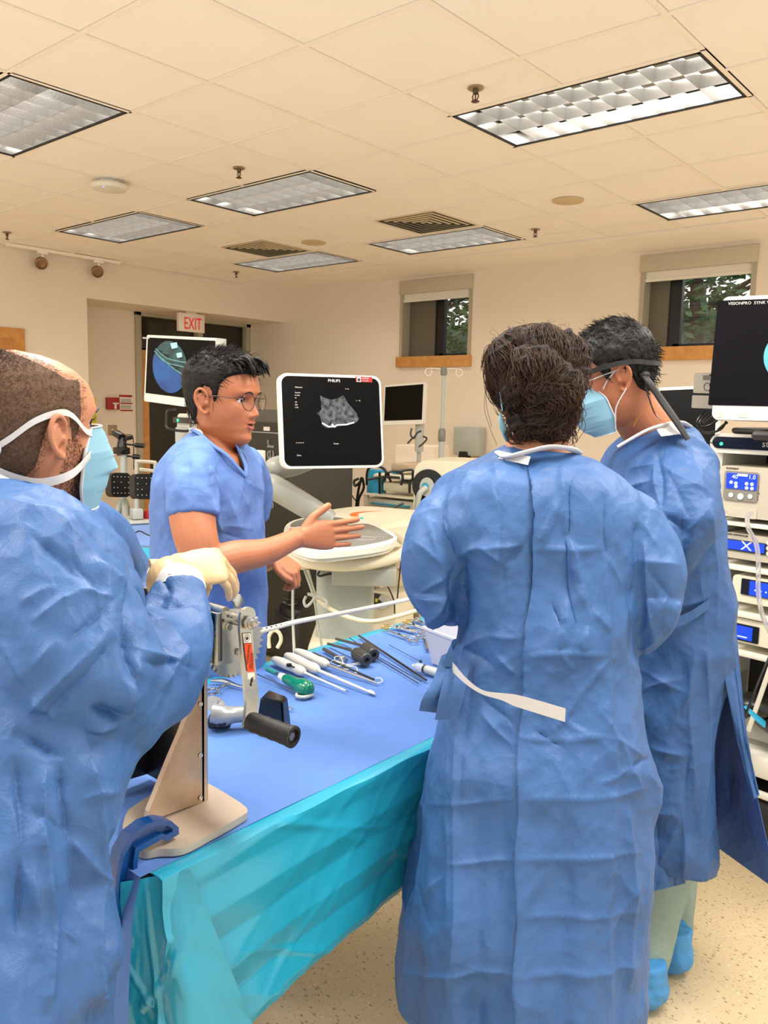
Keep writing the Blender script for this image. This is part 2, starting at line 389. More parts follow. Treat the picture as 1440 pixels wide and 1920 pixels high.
# sprinklers
M['brass'] = mat('sprinkler_brass', (92, 76, 60), 0.35, .8)
M['chrome'] = mat('chrome_ring', (170, 150, 125), 0.3, .7)
t = thing('ceiling_sprinkler', 'ceiling sprinkler nearest the camera, beside the long light fitting', 'sprinkler', (-2.209, 3.161, ZC), 0, 'ceiling sprinklers')
o = Vector(t.location)
b = B(); lathe(b, o, [(.036, 0), (.036, -.004), (.03, -.007), (.012, -.006), (.012, -.001)], seg=24); obj('ring', b, M['chrome'], t)
b = B(); lathe(b, o, [(.013, 0), (.013, -.02), (.009, -.026), (.004, -.028)], seg=14)
for s in (-1, 1): tube(b, [o+Vector((s*.008, 0, -.022)), o+Vector((s*.015, 0, -.032)), o+Vector((s*.013, 0, -.045)), o+Vector((0, 0, -.055))], .0028, 6, smooth=3)
tube(b, [o+Vector((0, 0, -.026)), o+Vector((0, 0, -.055))], .003, 6); lathe(b, o+Vector((0, 0, -.055)), [(.016, 0), (.019, -.002), (.016, -.004)], seg=14); obj('head', b, M['brass'], t)
for (x, y), lb in (((-4.043, 3.335), 'ceiling sprinkler in the middle of the ceiling behind the central light fitting'), ((-3.452, 5.82), 'ceiling sprinkler right of the lit fitting above the small window'), ((-7.146, 5.856), 'farthest ceiling sprinkler, small, over the far left corner'), ((-7.188, 3.396), 'ceiling sprinkler at the left edge near the wall lamps')):
    dup(t, (x, y, ZC), label=lb)
# vents
M['vent'] = mat('vent_dark', (10, 9, 8), .6); M['ventw'] = mat('vent_blade', (214, 196, 160), .5)
def vent(x, y, lb):
    t = thing('ceiling_vent', lb, 'vent', (x, y, ZC), 0, 'square ceiling vents'); b = B(); s = .29
    for k in range(6):
        q = s-.05*k-.004
        for sx, sy in ((1, 0), (-1, 0), (0, 1), (0, -1)):
            p = Vector((sx, sy, 0)); tt = Vector((-sy, sx, 0)); c = Vector((x, y, 0))
            a0 = c+p*q-tt*q; a1 = c+p*q+tt*q; i0 = c+p*(q-.010)-tt*(q-.010); i1 = c+p*(q-.010)+tt*(q-.010)
            _add(b, [a0+Vector((0, 0, ZC-.002)), a1+Vector((0, 0, ZC-.002)), i1+Vector((0, 0, ZC-.007)), i0+Vector((0, 0, ZC-.007)), a0+Vector((0, 0, ZC)), a1+Vector((0, 0, ZC)), i1+Vector((0, 0, ZC-.004)), i0+Vector((0, 0, ZC-.004))], [(0, 1, 2, 3), (7, 6, 5, 4), (3, 2, 6, 7), (0, 4, 5, 1)])
    obj('blades', b, M['ventw'], t, 0)
    b = B(); bx(b, x-.28, x+.28, y-.28, y+.28, ZC-.001, ZC+.001); obj('throat', b, M['vent'], t)
vent(-4.01, 5.145, 'square louvred ceiling vent nearer the larger window'); vent(-5.87, 5.16, 'square louvred ceiling vent farther back, toward the left corner')
for (x, y), lb in (((-2.82, 5.163), 'round ceiling speaker above the larger window, right'), ((-5.297, 5.2), 'round ceiling speaker between the two vents')):
    b = B(); lathe(b, (x, y, ZC), [(.105, 0), (.105, -.006), (.095, -.008), (.0, -.006)], seg=32); tag(obj('ceiling_speaker', b, mat('speaker_mesh', (206, 184, 142), .7)), lb, 'speaker', 'round ceiling speakers')
# access point
x, y = -4.969, 3.028
t = thing('ceiling_access_point', 'round white wireless access point with a small blue light on the ceiling', 'access point', (x, y, ZC))
b = B(); lathe(b, (x, y, ZC), [(.07, 0), (.07, -.02), (.112, -.022), (.118, -.034), (.105, -.052), (.06, -.058), (0, -.06)], seg=40); obj('housing', b, M['white'], t)
b = B(); lathe(b, Vector((x, y, ZC))+Vector((.045, -.07, -.0545)), [(.004, .002), (.004, -.003)], seg=10); obj('indicator_light', b, mat('blue_led', (120, 130, 255), .3, emit=(110, 120, 255), es=3), t)
# wall-wash lamps by the left wall on a track
b = B(); bx(b, -7.66, -7.62, 3.6, 4.75, ZC-.03, ZC-.002); tr1 = tag(obj('lamp_track', b, M['tbar']), 'thin cream track on the ceiling along the left wall', 'lamp track')
for (y, lb) in ((3.94, 'round bronze spotlight on the track, farther left'), (4.52, 'round bronze spotlight on the track, farther right')):
    t = thing('spotlight', lb, 'spotlight', (-7.64, y, ZC-.03), 0, 'spotlights on the ceiling track'); o = Vector(t.location)
    b = B(); tube(b, [o, o+Vector((0, 0, -.05))], .008, 8); box(b, o+Vector((0, 0, -.01)), (.03, .09, .02)); obj('stem', b, M['tbar'], t)
    b = B(); lathe(b, o+Vector((-.03, 0, -.1)), [(.0, -.05), (.03, -.048), (.055, -.02), (.06, .015), (.052, .04), (.046, .042), (.04, .02), (.0, .015)], axis=(1, -.45, -.5), seg=28); obj('lamp_head', b, mat('bronze', (150, 118, 88), .3, .6), t)
# outside: trees behind the panes
M['leaf'] = mat('foliage', (70, 104, 62), .6, var=.5, vscale=6); M['bark'] = mat('bark', (70, 58, 46), .8)
random.seed(11)
def tree(x, y, z, lb, n=900, R_=1.25, H=3.2):
    t = thing('tree', lb, 'tree', (x, y, 0)); b = B()
    tube(b, [(x, y, 0), (x+.1, y, 2), (x-.05, y+.1, z+1.5)], [.16, .12, .05], 8, smooth=3)
    for k in range(10):
        a = random.uniform(0, 6.28); zz = random.uniform(1.6, z+1.4); tube(b, [(x, y, zz), (x+math.cos(a)*1.0, y+math.sin(a)*.8, zz+.5), (x+math.cos(a)*1.4, y+math.sin(a)*1.1, zz+.4)], [.04, .025, .01], 6, smooth=2)
    obj('trunk', b, M['bark'], t); b = B()
    for k in range(n):
        v = Vector((random.gauss(0, 1), random.gauss(0, .8), random.gauss(0, 1))); v = v*min(1, 1.9/max(v.length, .01)); c = Vector((x, y, z))+Vector((v.x*R_*.75, v.y*.8, v.z*H*.3))
        for q in range(5):
            cc = c+Vector((random.gauss(0, .09), random.gauss(0, .09), random.gauss(0, .09))); d_ = Vector((random.gauss(0, 1), random.gauss(0, 1), random.gauss(0, .6))).normalized(); e_ = d_.orthogonal().normalized(); s = random.uniform(.05, .1)
            _add(b, [cc-d_*s, cc+e_*s*.45+Vector((0, 0, .01)), cc+d_*s, cc-e_*s*.45+Vector((0, 0, .01))], [(0, 1, 2, 3)])
    obj('foliage', b, M['leaf'], t, 0)
tree(-8.6, 11.2, 2.9, 'leafy tree seen outside through the smaller window'); tree(-4.2, 11.2, 3.1, 'leafy tree seen outside through the larger window')
b = B(); bx(b, -14, 2, 13.2, 13.5, -.1, 3.1); tag(obj('garden_wall', b, mat('outside_masonry', (92, 104, 104), .9, var=.3, vscale=2)), 'grey masonry wall outside, beyond the trees', 'outside wall')
b = B(); bx(b, -14, 3, YW+.3, 13.6, -.12, 0); struct('ground', b, mat('outside_ground', (90, 88, 70), .9))
# ================================================================== equipment
def loc(Mf, x, y, off=0.0):
    """local (x, z) on the plane y=off of frame Mf that the pixel falls on"""
    inv = Mf.inverted(); o = inv @ CAM; d = (inv.to_3x3() @ ray(x, y)); t = (off-o.y)/d.y; p = o+d*t; return p.x, p.z
def lrect(Mf, xa, ya, xb, yb, off=0.0):
    a = loc(Mf, xa, ya, off); c = loc(Mf, xb, yb, off); return min(a[0], c[0]), max(a[0], c[0]), min(a[1], c[1]), max(a[1], c[1])
def lbox(b, Mf, r, y0, y1, bev=0): bx(b, r[0], r[1], y0, y1, r[2], r[3], bev=bev, M4=Mf)
def cable(name, pts, r, m, label=None, cat=None, parent=None, group=None, sm=6):
    b = B(); tube(b, pts, r, 8, smooth=sm); o = obj(name, b, m, parent)
    if label: tag(o, label, cat or 'cable', group)
    return o
def emat(name, c, s=1.0, rough=.3, var=None, vs=20):
    m = mat(name, c, rough, emit=c, es=s)
    if var:
        n = N(m); tc = n.new('ShaderNodeTexCoord'); t = n.new('ShaderNodeTexNoise', Scale=vs, Detail=6); n.l(tc.outputs['Object'], t.inputs['Vector'])
        mx = n.new('ShaderNodeMix', data_type='RGBA'); r = n.new('ShaderNodeMapRange'); r.inputs[1].default_value = .35; r.inputs[2].default_value = .68; n.l(t.outputs['Fac'], r.inputs[0]); n.l(r.outputs[0], mx.inputs[0])
        mx.inputs[6].default_value = lin(var)+(1,); mx.inputs[7].default_value = lin(c)+(1,); n.l(mx.outputs[2], n.b.inputs['Emission Color']); n.b.inputs['Base Color'].default_value = (0, 0, 0, 1)
    else: m.node_tree.nodes['Principled BSDF'].inputs['Base Color'].default_value = (0, 0, 0, 1)
    return m
M['scr'] = mat('screen_black', (3, 3, 4), .3, spec=.12); M['bluescr'] = emat('blue_screen', (30, 70, 225), .9); M['glyph'] = emat('screen_white', (225, 232, 245), .8)
M['led'] = emat('green_led', (40, 230, 130), 3)
M['ink'] = mat('dark_ink', (40, 38, 36), .6); M['inkw'] = mat('white_ink', (205, 205, 200), .6)
def disc(b, Mf, cx, cz, rx, rz, y, a0=0, a1=360, n=40, rot=0):
    pts = [(cx+rx*math.cos(math.radians(a0+(a1-a0)*k/n))*math.cos(rot)-rz*math.sin(math.radians(a0+(a1-a0)*k/n))*math.sin(rot), cz+rx*math.cos(math.radians(a0+(a1-a0)*k/n))*math.sin(rot)+rz*math.sin(math.radians(a0+(a1-a0)*k/n))*math.cos(rot)) for k in range(n)]
    prism(b, pts, y-.0015, y, Mf)
# ---------------------------------------------- ultrasound machine (monitor and console move together: one thing)
us = thing('ultrasound_machine', 'white ultrasound machine on a grey column, its screen showing a grey fan-shaped scan', 'ultrasound machine', tuple(onz(640, 1010, 0) if False else (-2.42, 2.55, 0)))
MU, wu, hu = mframe((529, 879), 3.30, (720, 876), 3.48, (523, 699), flat=False)
r = (0, wu, 0, hu)
b = B(); slab(b, 0, wu, 0, hu, 0, .035, .035, MU); slab(b, .03, wu-.03, .03, hu-.03, .034, .07, .03, MU); mon = obj('monitor', b, M['white'], us)
b = B(); slab(b, .011, wu-.009, .010, hu-.011, -.002, .002, .03, MU); obj('screen', b, M['scr'], mon)
def um(x, y, off=-.0035): return loc(MU, x, y, off)
fan = []
for k in range(13): fan.append(um(600+44*k/12, 741+8*math.sin(math.pi*k/12)))
side = [um(652, 756), um(668, 774), um(673, 786), um(668, 792), um(656, 795), um(640, 797), um(628, 802), um(612, 803), um(604, 797), um(600, 782), um(594, 775), um(603, 768)]
M['scan'] = emat('ultrasound_scan', (120, 124, 124), .7, var=(6, 6, 8), vs=55)
b = B(); prism(b, fan[::1]+side, -.0045, -.0035, MU); obj('scan_image', b, M['scan'], mon, 0)
b = B()
for a, c in (((604, 793), (616, 800)), ((616, 800), (630, 799)), ((630, 797), (650, 796)), ((650, 796), (664, 792)), ((622, 795), (628, 801))):
    p, q = um(*a, -.006), um(*c, -.006); tube(b, [MU @ Vector((p[0], -.0055, p[1])), MU @ Vector((q[0], -.0055, q[1]))], .0034, 6)
obj('scan_highlight', b, M['glyph'], mon)
for s, x, y, sz, mm in (('PHILIPS', 615, 716, .017, M['inkw']), ('Abdomen', 553, 727, .008, M['inkw']), ('General', 553, 737, .007, M['inkw']), ('FR 29Hz', 553, 742, .006, M['inkw']), ('RS', 553, 747, .006, M['inkw']), ('2D', 553, 755, .007, M['inkw']), ('62%', 553, 760, .007, M['inkw']), ('C 50', 553, 765, .007, M['inkw']), ('0     M3', 668, 752, .006, M['inkw']), ('11 / 12', 647, 730, .006, M['inkw']), ('Freeze', 626, 833, .008, M['inkw']), ('Done', 557, 855, .008, M['inkw']), ('o  o o o o', 555, 831, .008, M['inkw'])):
    p = um(x, y); text('lettering', s, MU @ tr(p[0], -.003, p[1]), sz, mm, mon)
b = B(); q = lrect(MU, 667, 706, 698, 717, -.004); lbox(b, MU, q, -.004, -.001); st = obj('warning_sticker', b, M['red'], mon, 0)
b = B(); q = lrect(MU, 669, 707, 677, 716, -.005); lbox(b, MU, q, -.005, -.003); obj('white_patch', b, M['paper'], st, 0)
b = B(); c_ = um(673, 712, -.006); disc(b, MU, c_[0], c_[1], .0065, .0065, -.0055); obj('warning_symbol', b, M['ink'], st, 0)
p = um(679, 711); text('lettering', 'NOTICE', MU @ tr(p[0], -.005, p[1]), .008, M['inkw'], st); p = um(679, 715); text('lettering', 'SCAN ONLY', MU @ tr(p[0], -.005, p[1]), .005, M['inkw'], st)
M['armg'] = mat('arm_grey', (150, 150, 142), .4)
b = B(); tube(b, [P(502, 882, 3.5), P(512, 878, 3.52), P(545, 872, 3.6), P(590, 860, 3.62)], [.02, .045, .052, .04], 20, smooth=5)
tube(b, [P(508, 893, 3.5), P(508, 906, 3.5)], .03, 18)
tube(b, [P(498, 905, 3.48), P(512, 912, 3.48), P(600, 965, 3.55), P(618, 978, 3.56)], [.03, .052, .05, .045], 20, smooth=5); obj('arm', b, M['armg'], us)
zc = .955
def zpoly(b, pts, z, z0, z1, sm=4, scale=1.0, cen=None):
    q = [Vector(onz(x, y, z)) for x, y in pts]; a = [tuple(v)[:2] for v in q]; a = a[-1:]+a+a[:2]; out = []
    for i in range(1, len(a)-2):
        for k in range(sm):
            t = k/sm; p0, p1, p2, p3 = [np.array(v) for v in a[i-1:i+3]]
            out.append(.5*((2*p1)+(-p0+p2)*t+(2*p0-5*p1+4*p2-p3)*t*t+(-p0+3*p1-3*p2+p3)*t**3))
    c = sum(out)/len(out); out = [c+(p-c)*scale for p in out]; n = len(out)
    _add(b, [(p[0], p[1], z0) for p in out]+[(p[0], p[1], z1) for p in out], [list(range(n))[::-1], list(range(n, 2*n))]+[[i, (i+1) % n, (i+1) % n+n, i+n] for i in range(n)])
out_ = [(534, 988), (560, 973), (620, 966), (690, 976), (738, 1001), (741, 1013), (715, 1024), (650, 1033), (585, 1036), (540, 1018)]
b = B(); zpoly(b, out_, zc, zc-.022, zc); zpoly(b, out_, zc, zc-.038, zc-.02, scale=.965); zpoly(b, out_, zc, zc-.06, zc-.038, scale=.74); con = obj('console', b, M['white'], us)
b = B(); zpoly(b, [(560, 1016), (575, 988), (640, 986), (690, 983), (733, 1004), (734, 1010), (700, 1019), (640, 1026)], zc, zc, zc+.002); panel = obj('control_panel', b, M['grey'], con)
b = B()
random.seed(5)
for i in range(3):
    for j in range(11):
        p = onz(672+j*5+i*3, 992+i*3.2+j*.6, zc+.003); lathe(b, p, [(.0022, 0), (.0022, .002)], seg=8)
c0 = Vector(onz(683, 1009, zc+.003)); tube(b, [c0+Vector((.045*math.cos(a), .045*math.sin(a), 0)) for a in [k*math.pi/16 for k in range(33)]], .0012, 5, cap=False)
for px_, py_ in ((660, 1003), (668, 1003), (705, 1008), (712, 1007), (719, 1008)): lathe(b, onz(px_, py_, zc+.003), [(.004, 0), (.004, .003)], seg=10)
obj('buttons', b, M['lgrey'], panel)
b = B(); zpoly(b, [(545, 988), (560, 976), (620, 970), (665, 978), (640, 984), (580, 985)], zc, zc, zc+.003); obj('rear_tray', b, M['grey'], con)
b = B(); lathe(b, onz(610, 982, zc), [(.036, 0), (.036, .022), (.03, .026)], seg=28); obj('probe_cup', b, M['cream'], con)
b = B(); zh = .875
tube(b, [onz(545, 1036, zh), onz(558, 1050, zh), onz(600, 1058, zh), onz(660, 1060, zh), onz(720, 1051, zh), onz(757, 1036, zh), onz(762, 1018, zh), onz(745, 1005, zh)], .024, 16, smooth=6); obj('handle', b, M['cream'], us)
b = B(); box(b, P(566, 1050, 3.42), (.07, .07, .075), Matrix.Rotation(.6, 3, 'Z'), .015, 3); obj('handle_bracket', b, M['cream'], us)
ub = Matrix.Translation(tuple(Vector(onz(652, 1225, 0.12)) - Vector((0, 0, .12)))) ; 
ucx, ucy = P(648, 1110, 3.62).xy
b = B(); Mc = Matrix.Translation((ucx, ucy, 0)) @ Matrix.Rotation(math.radians(40), 4, 'Z')
bx(b, -.125, .125, -.1, .1, .45, .88, bev=.05, M4=Mc, seg=5); obj('column', b, mat('column_grey', (168, 176, 170), .4), us)
b = B(); bx(b, -.05, .22, -.19, -.03, .755, .83, bev=.008, M4=Mc); obj('cable_box', b, M['lgrey'], us)
b = B(); bx(b, -.15, .24, -.17, .2, .06, .50, bev=.03, M4=Mc, seg=3); base = obj('base', b, M['cream'], us)
b = B()
for k in range(3): bx(b, -.10+k*.105, -.085+k*.105, -.175, -.16, .36, .41, M4=Mc)
bx(b, .04, .075, -.175, -.16, .455, .465, M4=Mc); obj('port', b, M['black'], base)
for sx in (-.11, .2):
    for sy in (-.15, .15):
        b = B(); lathe(b, Mc @ Vector((sx, sy, .05)), [(.05, -.02), (.05, .02)], axis=(1, 0, 0), seg=18); obj('caster', b, M['dark'], us)
b = B(); q = [P(600, 1071, 3.5), P(596, 1076, 3.5), P(600, 1080, 3.5), P(618, 1076, 3.5), P(632, 1079, 3.5)]; tube(b, q, .005, 8, smooth=5); obj('lead', b, M['dark'], us)
for pts, r_, mm in (([(576, 1068, 3.4), (588, 1110, 3.4), (602, 1130, 3.4), (640, 1152, 3.2), (690, 1165, 3.0), (735, 1158, 3.1), (790, 1142, 3.2)], .0085, 'cream'), ([(550, 1075, 3.45), (549, 1150, 3.45), (552, 1230, 3.4)], .006, 'lgrey'), ([(568, 1060, 3.4), (588, 1120, 3.38), (596, 1170, 3.4), (604, 1215, 3.4)], .005, 'lgrey'), ([(574, 1118, 3.3), (570, 1128, 3.3), (575, 1137, 3.3), (588, 1124, 3.3), (590, 1117, 3.3), (577, 1114, 3.3), (610, 1125, 3.3), (611, 1140, 3.3)], .006, 'lgrey'), ([(586, 1065, 3.42), (587, 1110, 3.42), (592, 1115, 3.42)], .0035, 'dark')):
    b = B(); tube(b, [P(*p) for p in pts], r_, 8, smooth=6); obj('cable', b, M[mm], us)
# coiled white cable and boxes on the floor left of the machine
b = B(); pts = []
for k in range(60):
    a = k*.62; rr = .075-.0004*k; c = onz(512, 1235, .02) if False else P(520, 1222, 3.7); pts.append(Vector((c.x+.12*math.cos(a), c.y+.12*math.sin(a), .02+.0022*k)))
tube(b, pts, .009, 7, smooth=2)
tube(b, [P(505, 1215, 3.7), P(504, 1195, 3.7), P(512, 1182, 3.7), P(523, 1186, 3.7), P(527, 1200, 3.7), P(520, 1215, 3.7)], .009, 7, smooth=4)
tag(obj('coiled_cable', b, M['cream']), 'coiled white cable heaped on the floor behind the doctor in blue scrubs', 'cable')
MB_, _, _ = mframe((526, 1220), 4.0, (574, 1222), 3.9)
zf = MB_.translation.z
b = B(); bx(b, 0, .23, 0, .2, .0-zf, .2-zf+.03, bev=.02, M4=MB_); tag(obj('equipment_box', b, M['cream']), 'low cream box on the floor left of the ultrasound machine base', 'box')
# ---------------------------------------------- printer-like slab unit behind the console
sl = thing('white_console', 'low white console with a grey front band and an orange swoosh, behind the ultrasound machine', 'medical console', (-2.75, 3.2, 0))
zs = .92
b = B(); zpoly(b, [(605, 966), (615, 957), (680, 949), (760, 955), (845, 962), (860, 985), (765, 976), (710, 984), (690, 980)], zs, zs-.02, zs, sm=3); zpoly(b, [(615, 963), (650, 954), (760, 958), (845, 966), (850, 985), (765, 979), (705, 985)], zs, zs-.12, zs-.018, sm=3); sh = obj('housing', b, M['cream'], sl)
b = B(); a = P(706, 1000, 4.52); c = P(800, 985, 4.46); ex = (c-a).normalized(); Ms = Matrix(((ex.x, -ex.y, 0, a.x), (ex.y, ex.x, 0, a.y), (0, 0, 1, 0), (0, 0, 0, 1)))
bx(b, -.02, .56, -.01, .25, .755, .895, bev=.01, M4=Ms); obj('front_band', b, mat('grey_band', (112, 108, 98), .4), sl)
for x0_ in (568, 706):
    a_ = P(x0_, 1000, 4.8); b = B(); bx(b, a_.x-.02, a_.x+.02, a_.y-.02, a_.y+.02, 0.0, .80, bev=.003); bx(b, a_.x-.03, a_.x+.03, a_.y-.2, a_.y+.2, 0, .04, bev=.005); obj('leg', b, mat('post_grey', (150, 142, 124), .4, .5), sl)
b = B(); a_ = P(568, 1000, 4.8); c_ = P(706, 1000, 4.8); tube(b, [(a_.x, a_.y, .78), (c_.x, c_.y, .78)], .018, 8); obj('crossbar', b, M['lgrey'], sl)
b = B(); tube(b, [onz(665, 968, zs+.002), onz(664, 964, zs+.002), onz(670, 961, zs+.002), onz(690, 959, zs+.002), onz(715, 958, zs+.002)], [.02, .022, .017, .007, .002], 8, smooth=5, flat=.12); obj('orange_mark', b, mat('orange', (225, 110, 30), .5), sh)
b = B(); lathe(b, onz(676, 971.5, zs+.002), [(.016, 0), (.016, .003)], seg=20); obj('teal_mark', b, mat('teal_mark', (40, 190, 190), .5), sh)
# ---------------------------------------------- IV pole
iv = thing('iv_pole', 'tall white infusion pole with two curled hooks, under the smaller window', 'infusion pole', (P(826, 900, 6.2).x, P(826, 900, 6.2).y, 0))
D = 6.2; T = Vector(iv.location)
zt = P(829, 690, D).z; zb = P(825, 815, D).z
b = B(); tube(b, [T, T+Vector((0, 0, zb))], .022, 14); tube(b, [T+Vector((0, 0, zb)), T+Vector((0, 0, zt))], .0125, 14); obj('pole', b, M['lgrey'], iv)
b = B(); lathe(b, T+Vector((0, 0, zb)), [(.024, -.05), (.028, -.04), (.028, .03), (.018, .05)], seg=16); obj('collar', b, M['grey'], iv)
b = B(); lathe(b, T+Vector((0, 0, zt)), [(.02, -.06), (.026, -.04), (.02, .0)], seg=12); obj('collar', b, M['grey'], iv)
for s in (-1, 1):
    b = B(); e = Vector((cr.x, cr.y, 0)).normalized()*s
    pts = [T+Vector((0, 0, zt-.015)), T+e*.07+Vector((0, 0, zt-.01)), T+e*.12+Vector((0, 0, zt-.012))]+[T+e*(.115+.025*math.sin(a))+Vector((0, 0, zt-.037+.027*math.cos(a))) for a in [k*.55 for k in range(11)]]
    tube(b, pts, .0035, 8, smooth=2); obj('hook', b, M['white'], iv)
b = B()
for k in range(5):
    a = k*2*math.pi/5+.3; tube(b, [T+Vector((0, 0, .1)), T+Vector((math.cos(a)*.24, math.sin(a)*.24, .04))], .014, 8); lathe(b, T+Vector((math.cos(a)*.24, math.sin(a)*.24, .025)), [(.025, -.01), (.025, .01)], axis=(1, 0, 0), seg=10)
obj('wheeled_foot', b, M['dark'], iv)
# ---------------------------------------------- monitor behind, right of the ultrasound screen
def stand_monitor(name, lb, dl, rb, dr, lt, label, fr, sc, wmin=None, pole=True, bot=.028):
    Mm, w, h = mframe(lb, dl, rb, dr, lt, flat=False)
    if wmin: w = wmin
    c = Mm @ Vector((w/2, .05, 0))
    t = thing(name, label, 'monitor', (c.x, c.y, 0 if pole else c.z))
    b = B(); slab(b, 0, w, 0, h, 0, .03, .012, Mm); slab(b, .04, w-.04, .03, h-.03, .028, .06, .02, Mm); f_ = obj('bezel', b, fr, t)
    b = B(); slab(b, .014, w-.014, bot+.006, h-.014, -.002, .002, .003, Mm); s_ = obj('screen', b, sc, t)
    return t, Mm, w, h, f_, s_
t, Mm, w, h, f_, s_ = stand_monitor('blank_monitor', (718, 797), 6.7, (793, 795), 6.35, (718, 723), 'white framed monitor with a blank black screen, between ultrasound screen and infusion pole', M['white'], M['scr'])
b = B(); c = Mm @ Vector((w*.75, .08, -.05)); tube(b, [c+Vector((0, 0, .1)), c+Vector((0, 0, -.16))], .035, 12); tube(b, [Vector((c.x, c.y, c.z-.1)), Vector((c.x, c.y, 0.02))], .018, 12); lathe(b, (c.x, c.y, 0), [(.14, 0), (.14, .02), (.03, .04)], seg=24); obj('stand', b, M['lgrey'], t)
b = B()
for q in ([(772, 803), (770, 815), (776, 822), (782, 812), (790, 808)], [(785, 838), (795, 830), (800, 822), (793, 818)], [(764, 832), (770, 825), (778, 818)]): tube(b, [P(x, y, 6.2) for x, y in q], .007, 6, smooth=5)
obj('cable_tangle', b, M['dark'], t)
# ---------------------------------------------- cart with looped headgear and trays
ct = thing('supply_cart', 'cream instrument cart with looped black straps and blue boxes, below the blank monitor', 'cart', (P(745, 930, 5.7).x, P(745, 930, 5.7).y, 0))
Mk, _, _ = mframe((682, 932), 5.75, (800, 938), 5.45)
def kr(xa, ya, xb, yb, o=0): return lrect(Mk, xa, ya, xb, yb, o)
zk = Mk.translation.z
b = B(); q = kr(680, 928, 800, 938); lbox(b, Mk, q, 0, .42, .006); lbox(b, Mk, (q[0], q[1], q[2]-.14, q[2]-.02), .03, .4); q2 = (q[0], q[1], -zk+.1, -zk+.13); lbox(b, Mk, q2, 0, .42, .005)
for x in (q[0]+.02, q[1]-.02):
    for y in (.02, .4): bx(b, x-.014, x+.014, y-.014, y+.014, .04-zk, q[2], M4=Mk)
obj('frame', b, M['cream'], ct)
b = B(); q = kr(694, 942, 765, 952); lbox(b, Mk, q, .0, .03, .003); obj('blue_drawer', b, M['teal'], ct)
b = B(); q = kr(702, 905, 760, 928); lbox(b, Mk, q, .1, .35, .015); q = kr(690, 888, 772, 904); lbox(b, Mk, q, .05, .38, .02); obj('base_unit', b, M['cream'], ct)
b = B(); bx(b, *kr(736, 868, 770, 884, .1)[:2], .08, .36, *kr(736, 868, 770, 884, .1)[2:], bev=.008, M4=Mk); obj('head_unit', b, mat('tan_plastic', (190, 168, 140), .4), ct)
for xy in ((688, 880, 712, 926), (735, 884, 742, 892)):
    b = B(); q = kr(*xy, .12); lbox(b, Mk, q, .12, .2, .004); obj('blue_box', b, M['teal'], ct)
b = B()
for pts in ([(688, 910), (688, 890), (692, 878), (705, 874), (718, 878), (724, 886), (720, 902)], [(733, 904), (729, 886), (752, 883), (772, 881), (774, 890), (771, 901), (752, 901)], [(752, 883), (755, 895), (752, 910)], [(768, 902), (768, 925)], [(688, 900), (700, 897), (722, 894), (750, 896)], [(673, 897), (664, 902), (666, 911), (675, 904), (680, 895)], [(678, 895), (672, 920), (668, 950)], [(680, 897), (682, 915), (673, 935), (671, 952)], [(712, 926), (712, 885)], [(735, 955), (745, 948), (757, 943)]):
    b = B(); tube(b, [P(x, y, 5.4) for x, y in pts], .009, 7, smooth=5); obj('strap', b, M['black'], ct)
b = B(); tube(b, [P(x, y, 5.42) for x, y in ((650, 876), (654, 900), (658, 925), (668, 940))], .004, 6, smooth=5); obj('hanging_wire', b, M['dark'], ct)
# small shelf rack behind with grey panel
Mg, _, _ = mframe((740, 880), 7.5, (814, 868), 7.3)
b = B(); q = lrect(Mg, 741, 834, 812, 868); lbox(b, Mg, (q[0], q[1], .02-Mg.translation.z, q[3]), 0, .35, .01); tag(obj('storage_cabinet', b, M['wall']), 'tall beige cabinet against the back wall, left of the infusion pole', 'cabinet')
# wall-mounted dispenser
_a, _b = on(1, YW-.15, 850, 856), on(1, YW-.15, 896, 854); Md = Matrix(((1, 0, 0, _a.x), (0, 1, 0, YW-.15), (0, 0, 1, _a.z), (0, 0, 0, 1)))
t = thing('towel_dispenser', 'pale wall box with a dark slot beneath it, right of the infusion pole', 'dispenser', tuple(_a))
b = B(); q = lrect(Md, 850, 800, 896, 856); lbox(b, Md, q, 0, .14, .015); obj('housing', b, M['lgrey'], t)
b = B(); q = lrect(Md, 862, 846, 878, 861); prism(b, [(q[0], q[2]), (q[1], q[2]), (q[1]-.015, q[3]), (q[0]+.015, q[3])], -.03, .05, Md); obj('nozzle', b, M['black'], t)
# white round-fronted device
Mw, _, _ = mframe((776, 1000), 5.15, (900, 1000), 5.0)
t = thing('anesthesia_unit', 'large cream device with a round black port, behind the curly-haired person’s left shoulder', 'medical device', tuple(P(840, 1100, 5.2).xy)+(0,))
zw = Mw.translation.z; q = lrect(Mw, 777, 862, 905, 1000)
b = B(); slab(b, q[0], q[1], -zw+.45, q[3], 0, .45, .085, Mw); bx(b, q[0]+.04, q[1]-.04, .05, .4, .06-zw, .46-zw, M4=Mw); obj('housing', b, M['cream'], t)
b = B(); q2 = lrect(Mw, 780, 891, 815, 990, -.005); slab(b, q2[0], q2[1]+.1, q2[2], q2[3]-.01, -.004, .02, .02, Mw); c_ = loc(Mw, 812, 903, -.01); disc(b, Mw, c_[0]-.03, c_[1]-.03, .105, .105, -.008); obj('black_panel', b, M['black'], t)
b = B(); disc(b, Mw, c_[0]-.035, c_[1]-.035, .048, .06, -.02); obj('port_cover', b, M['lgrey'], t)
b = B(); disc(b, Mw, c_[0]-.045, c_[1]-.03, .022, .022, -.024); obj('blue_knob', b, M['teal'], t)
b = B(); tube(b, [Mw @ Vector((c_[0]-.035, -.03, c_[1]-.035)), Mw @ Vector((c_[0]-.07, -.06, c_[1]-.08)), Mw @ Vector((c_[0]-.09, -.05, c_[1]-.2))], .018, 10, smooth=5); obj('hose', b, M['lgrey'], t)
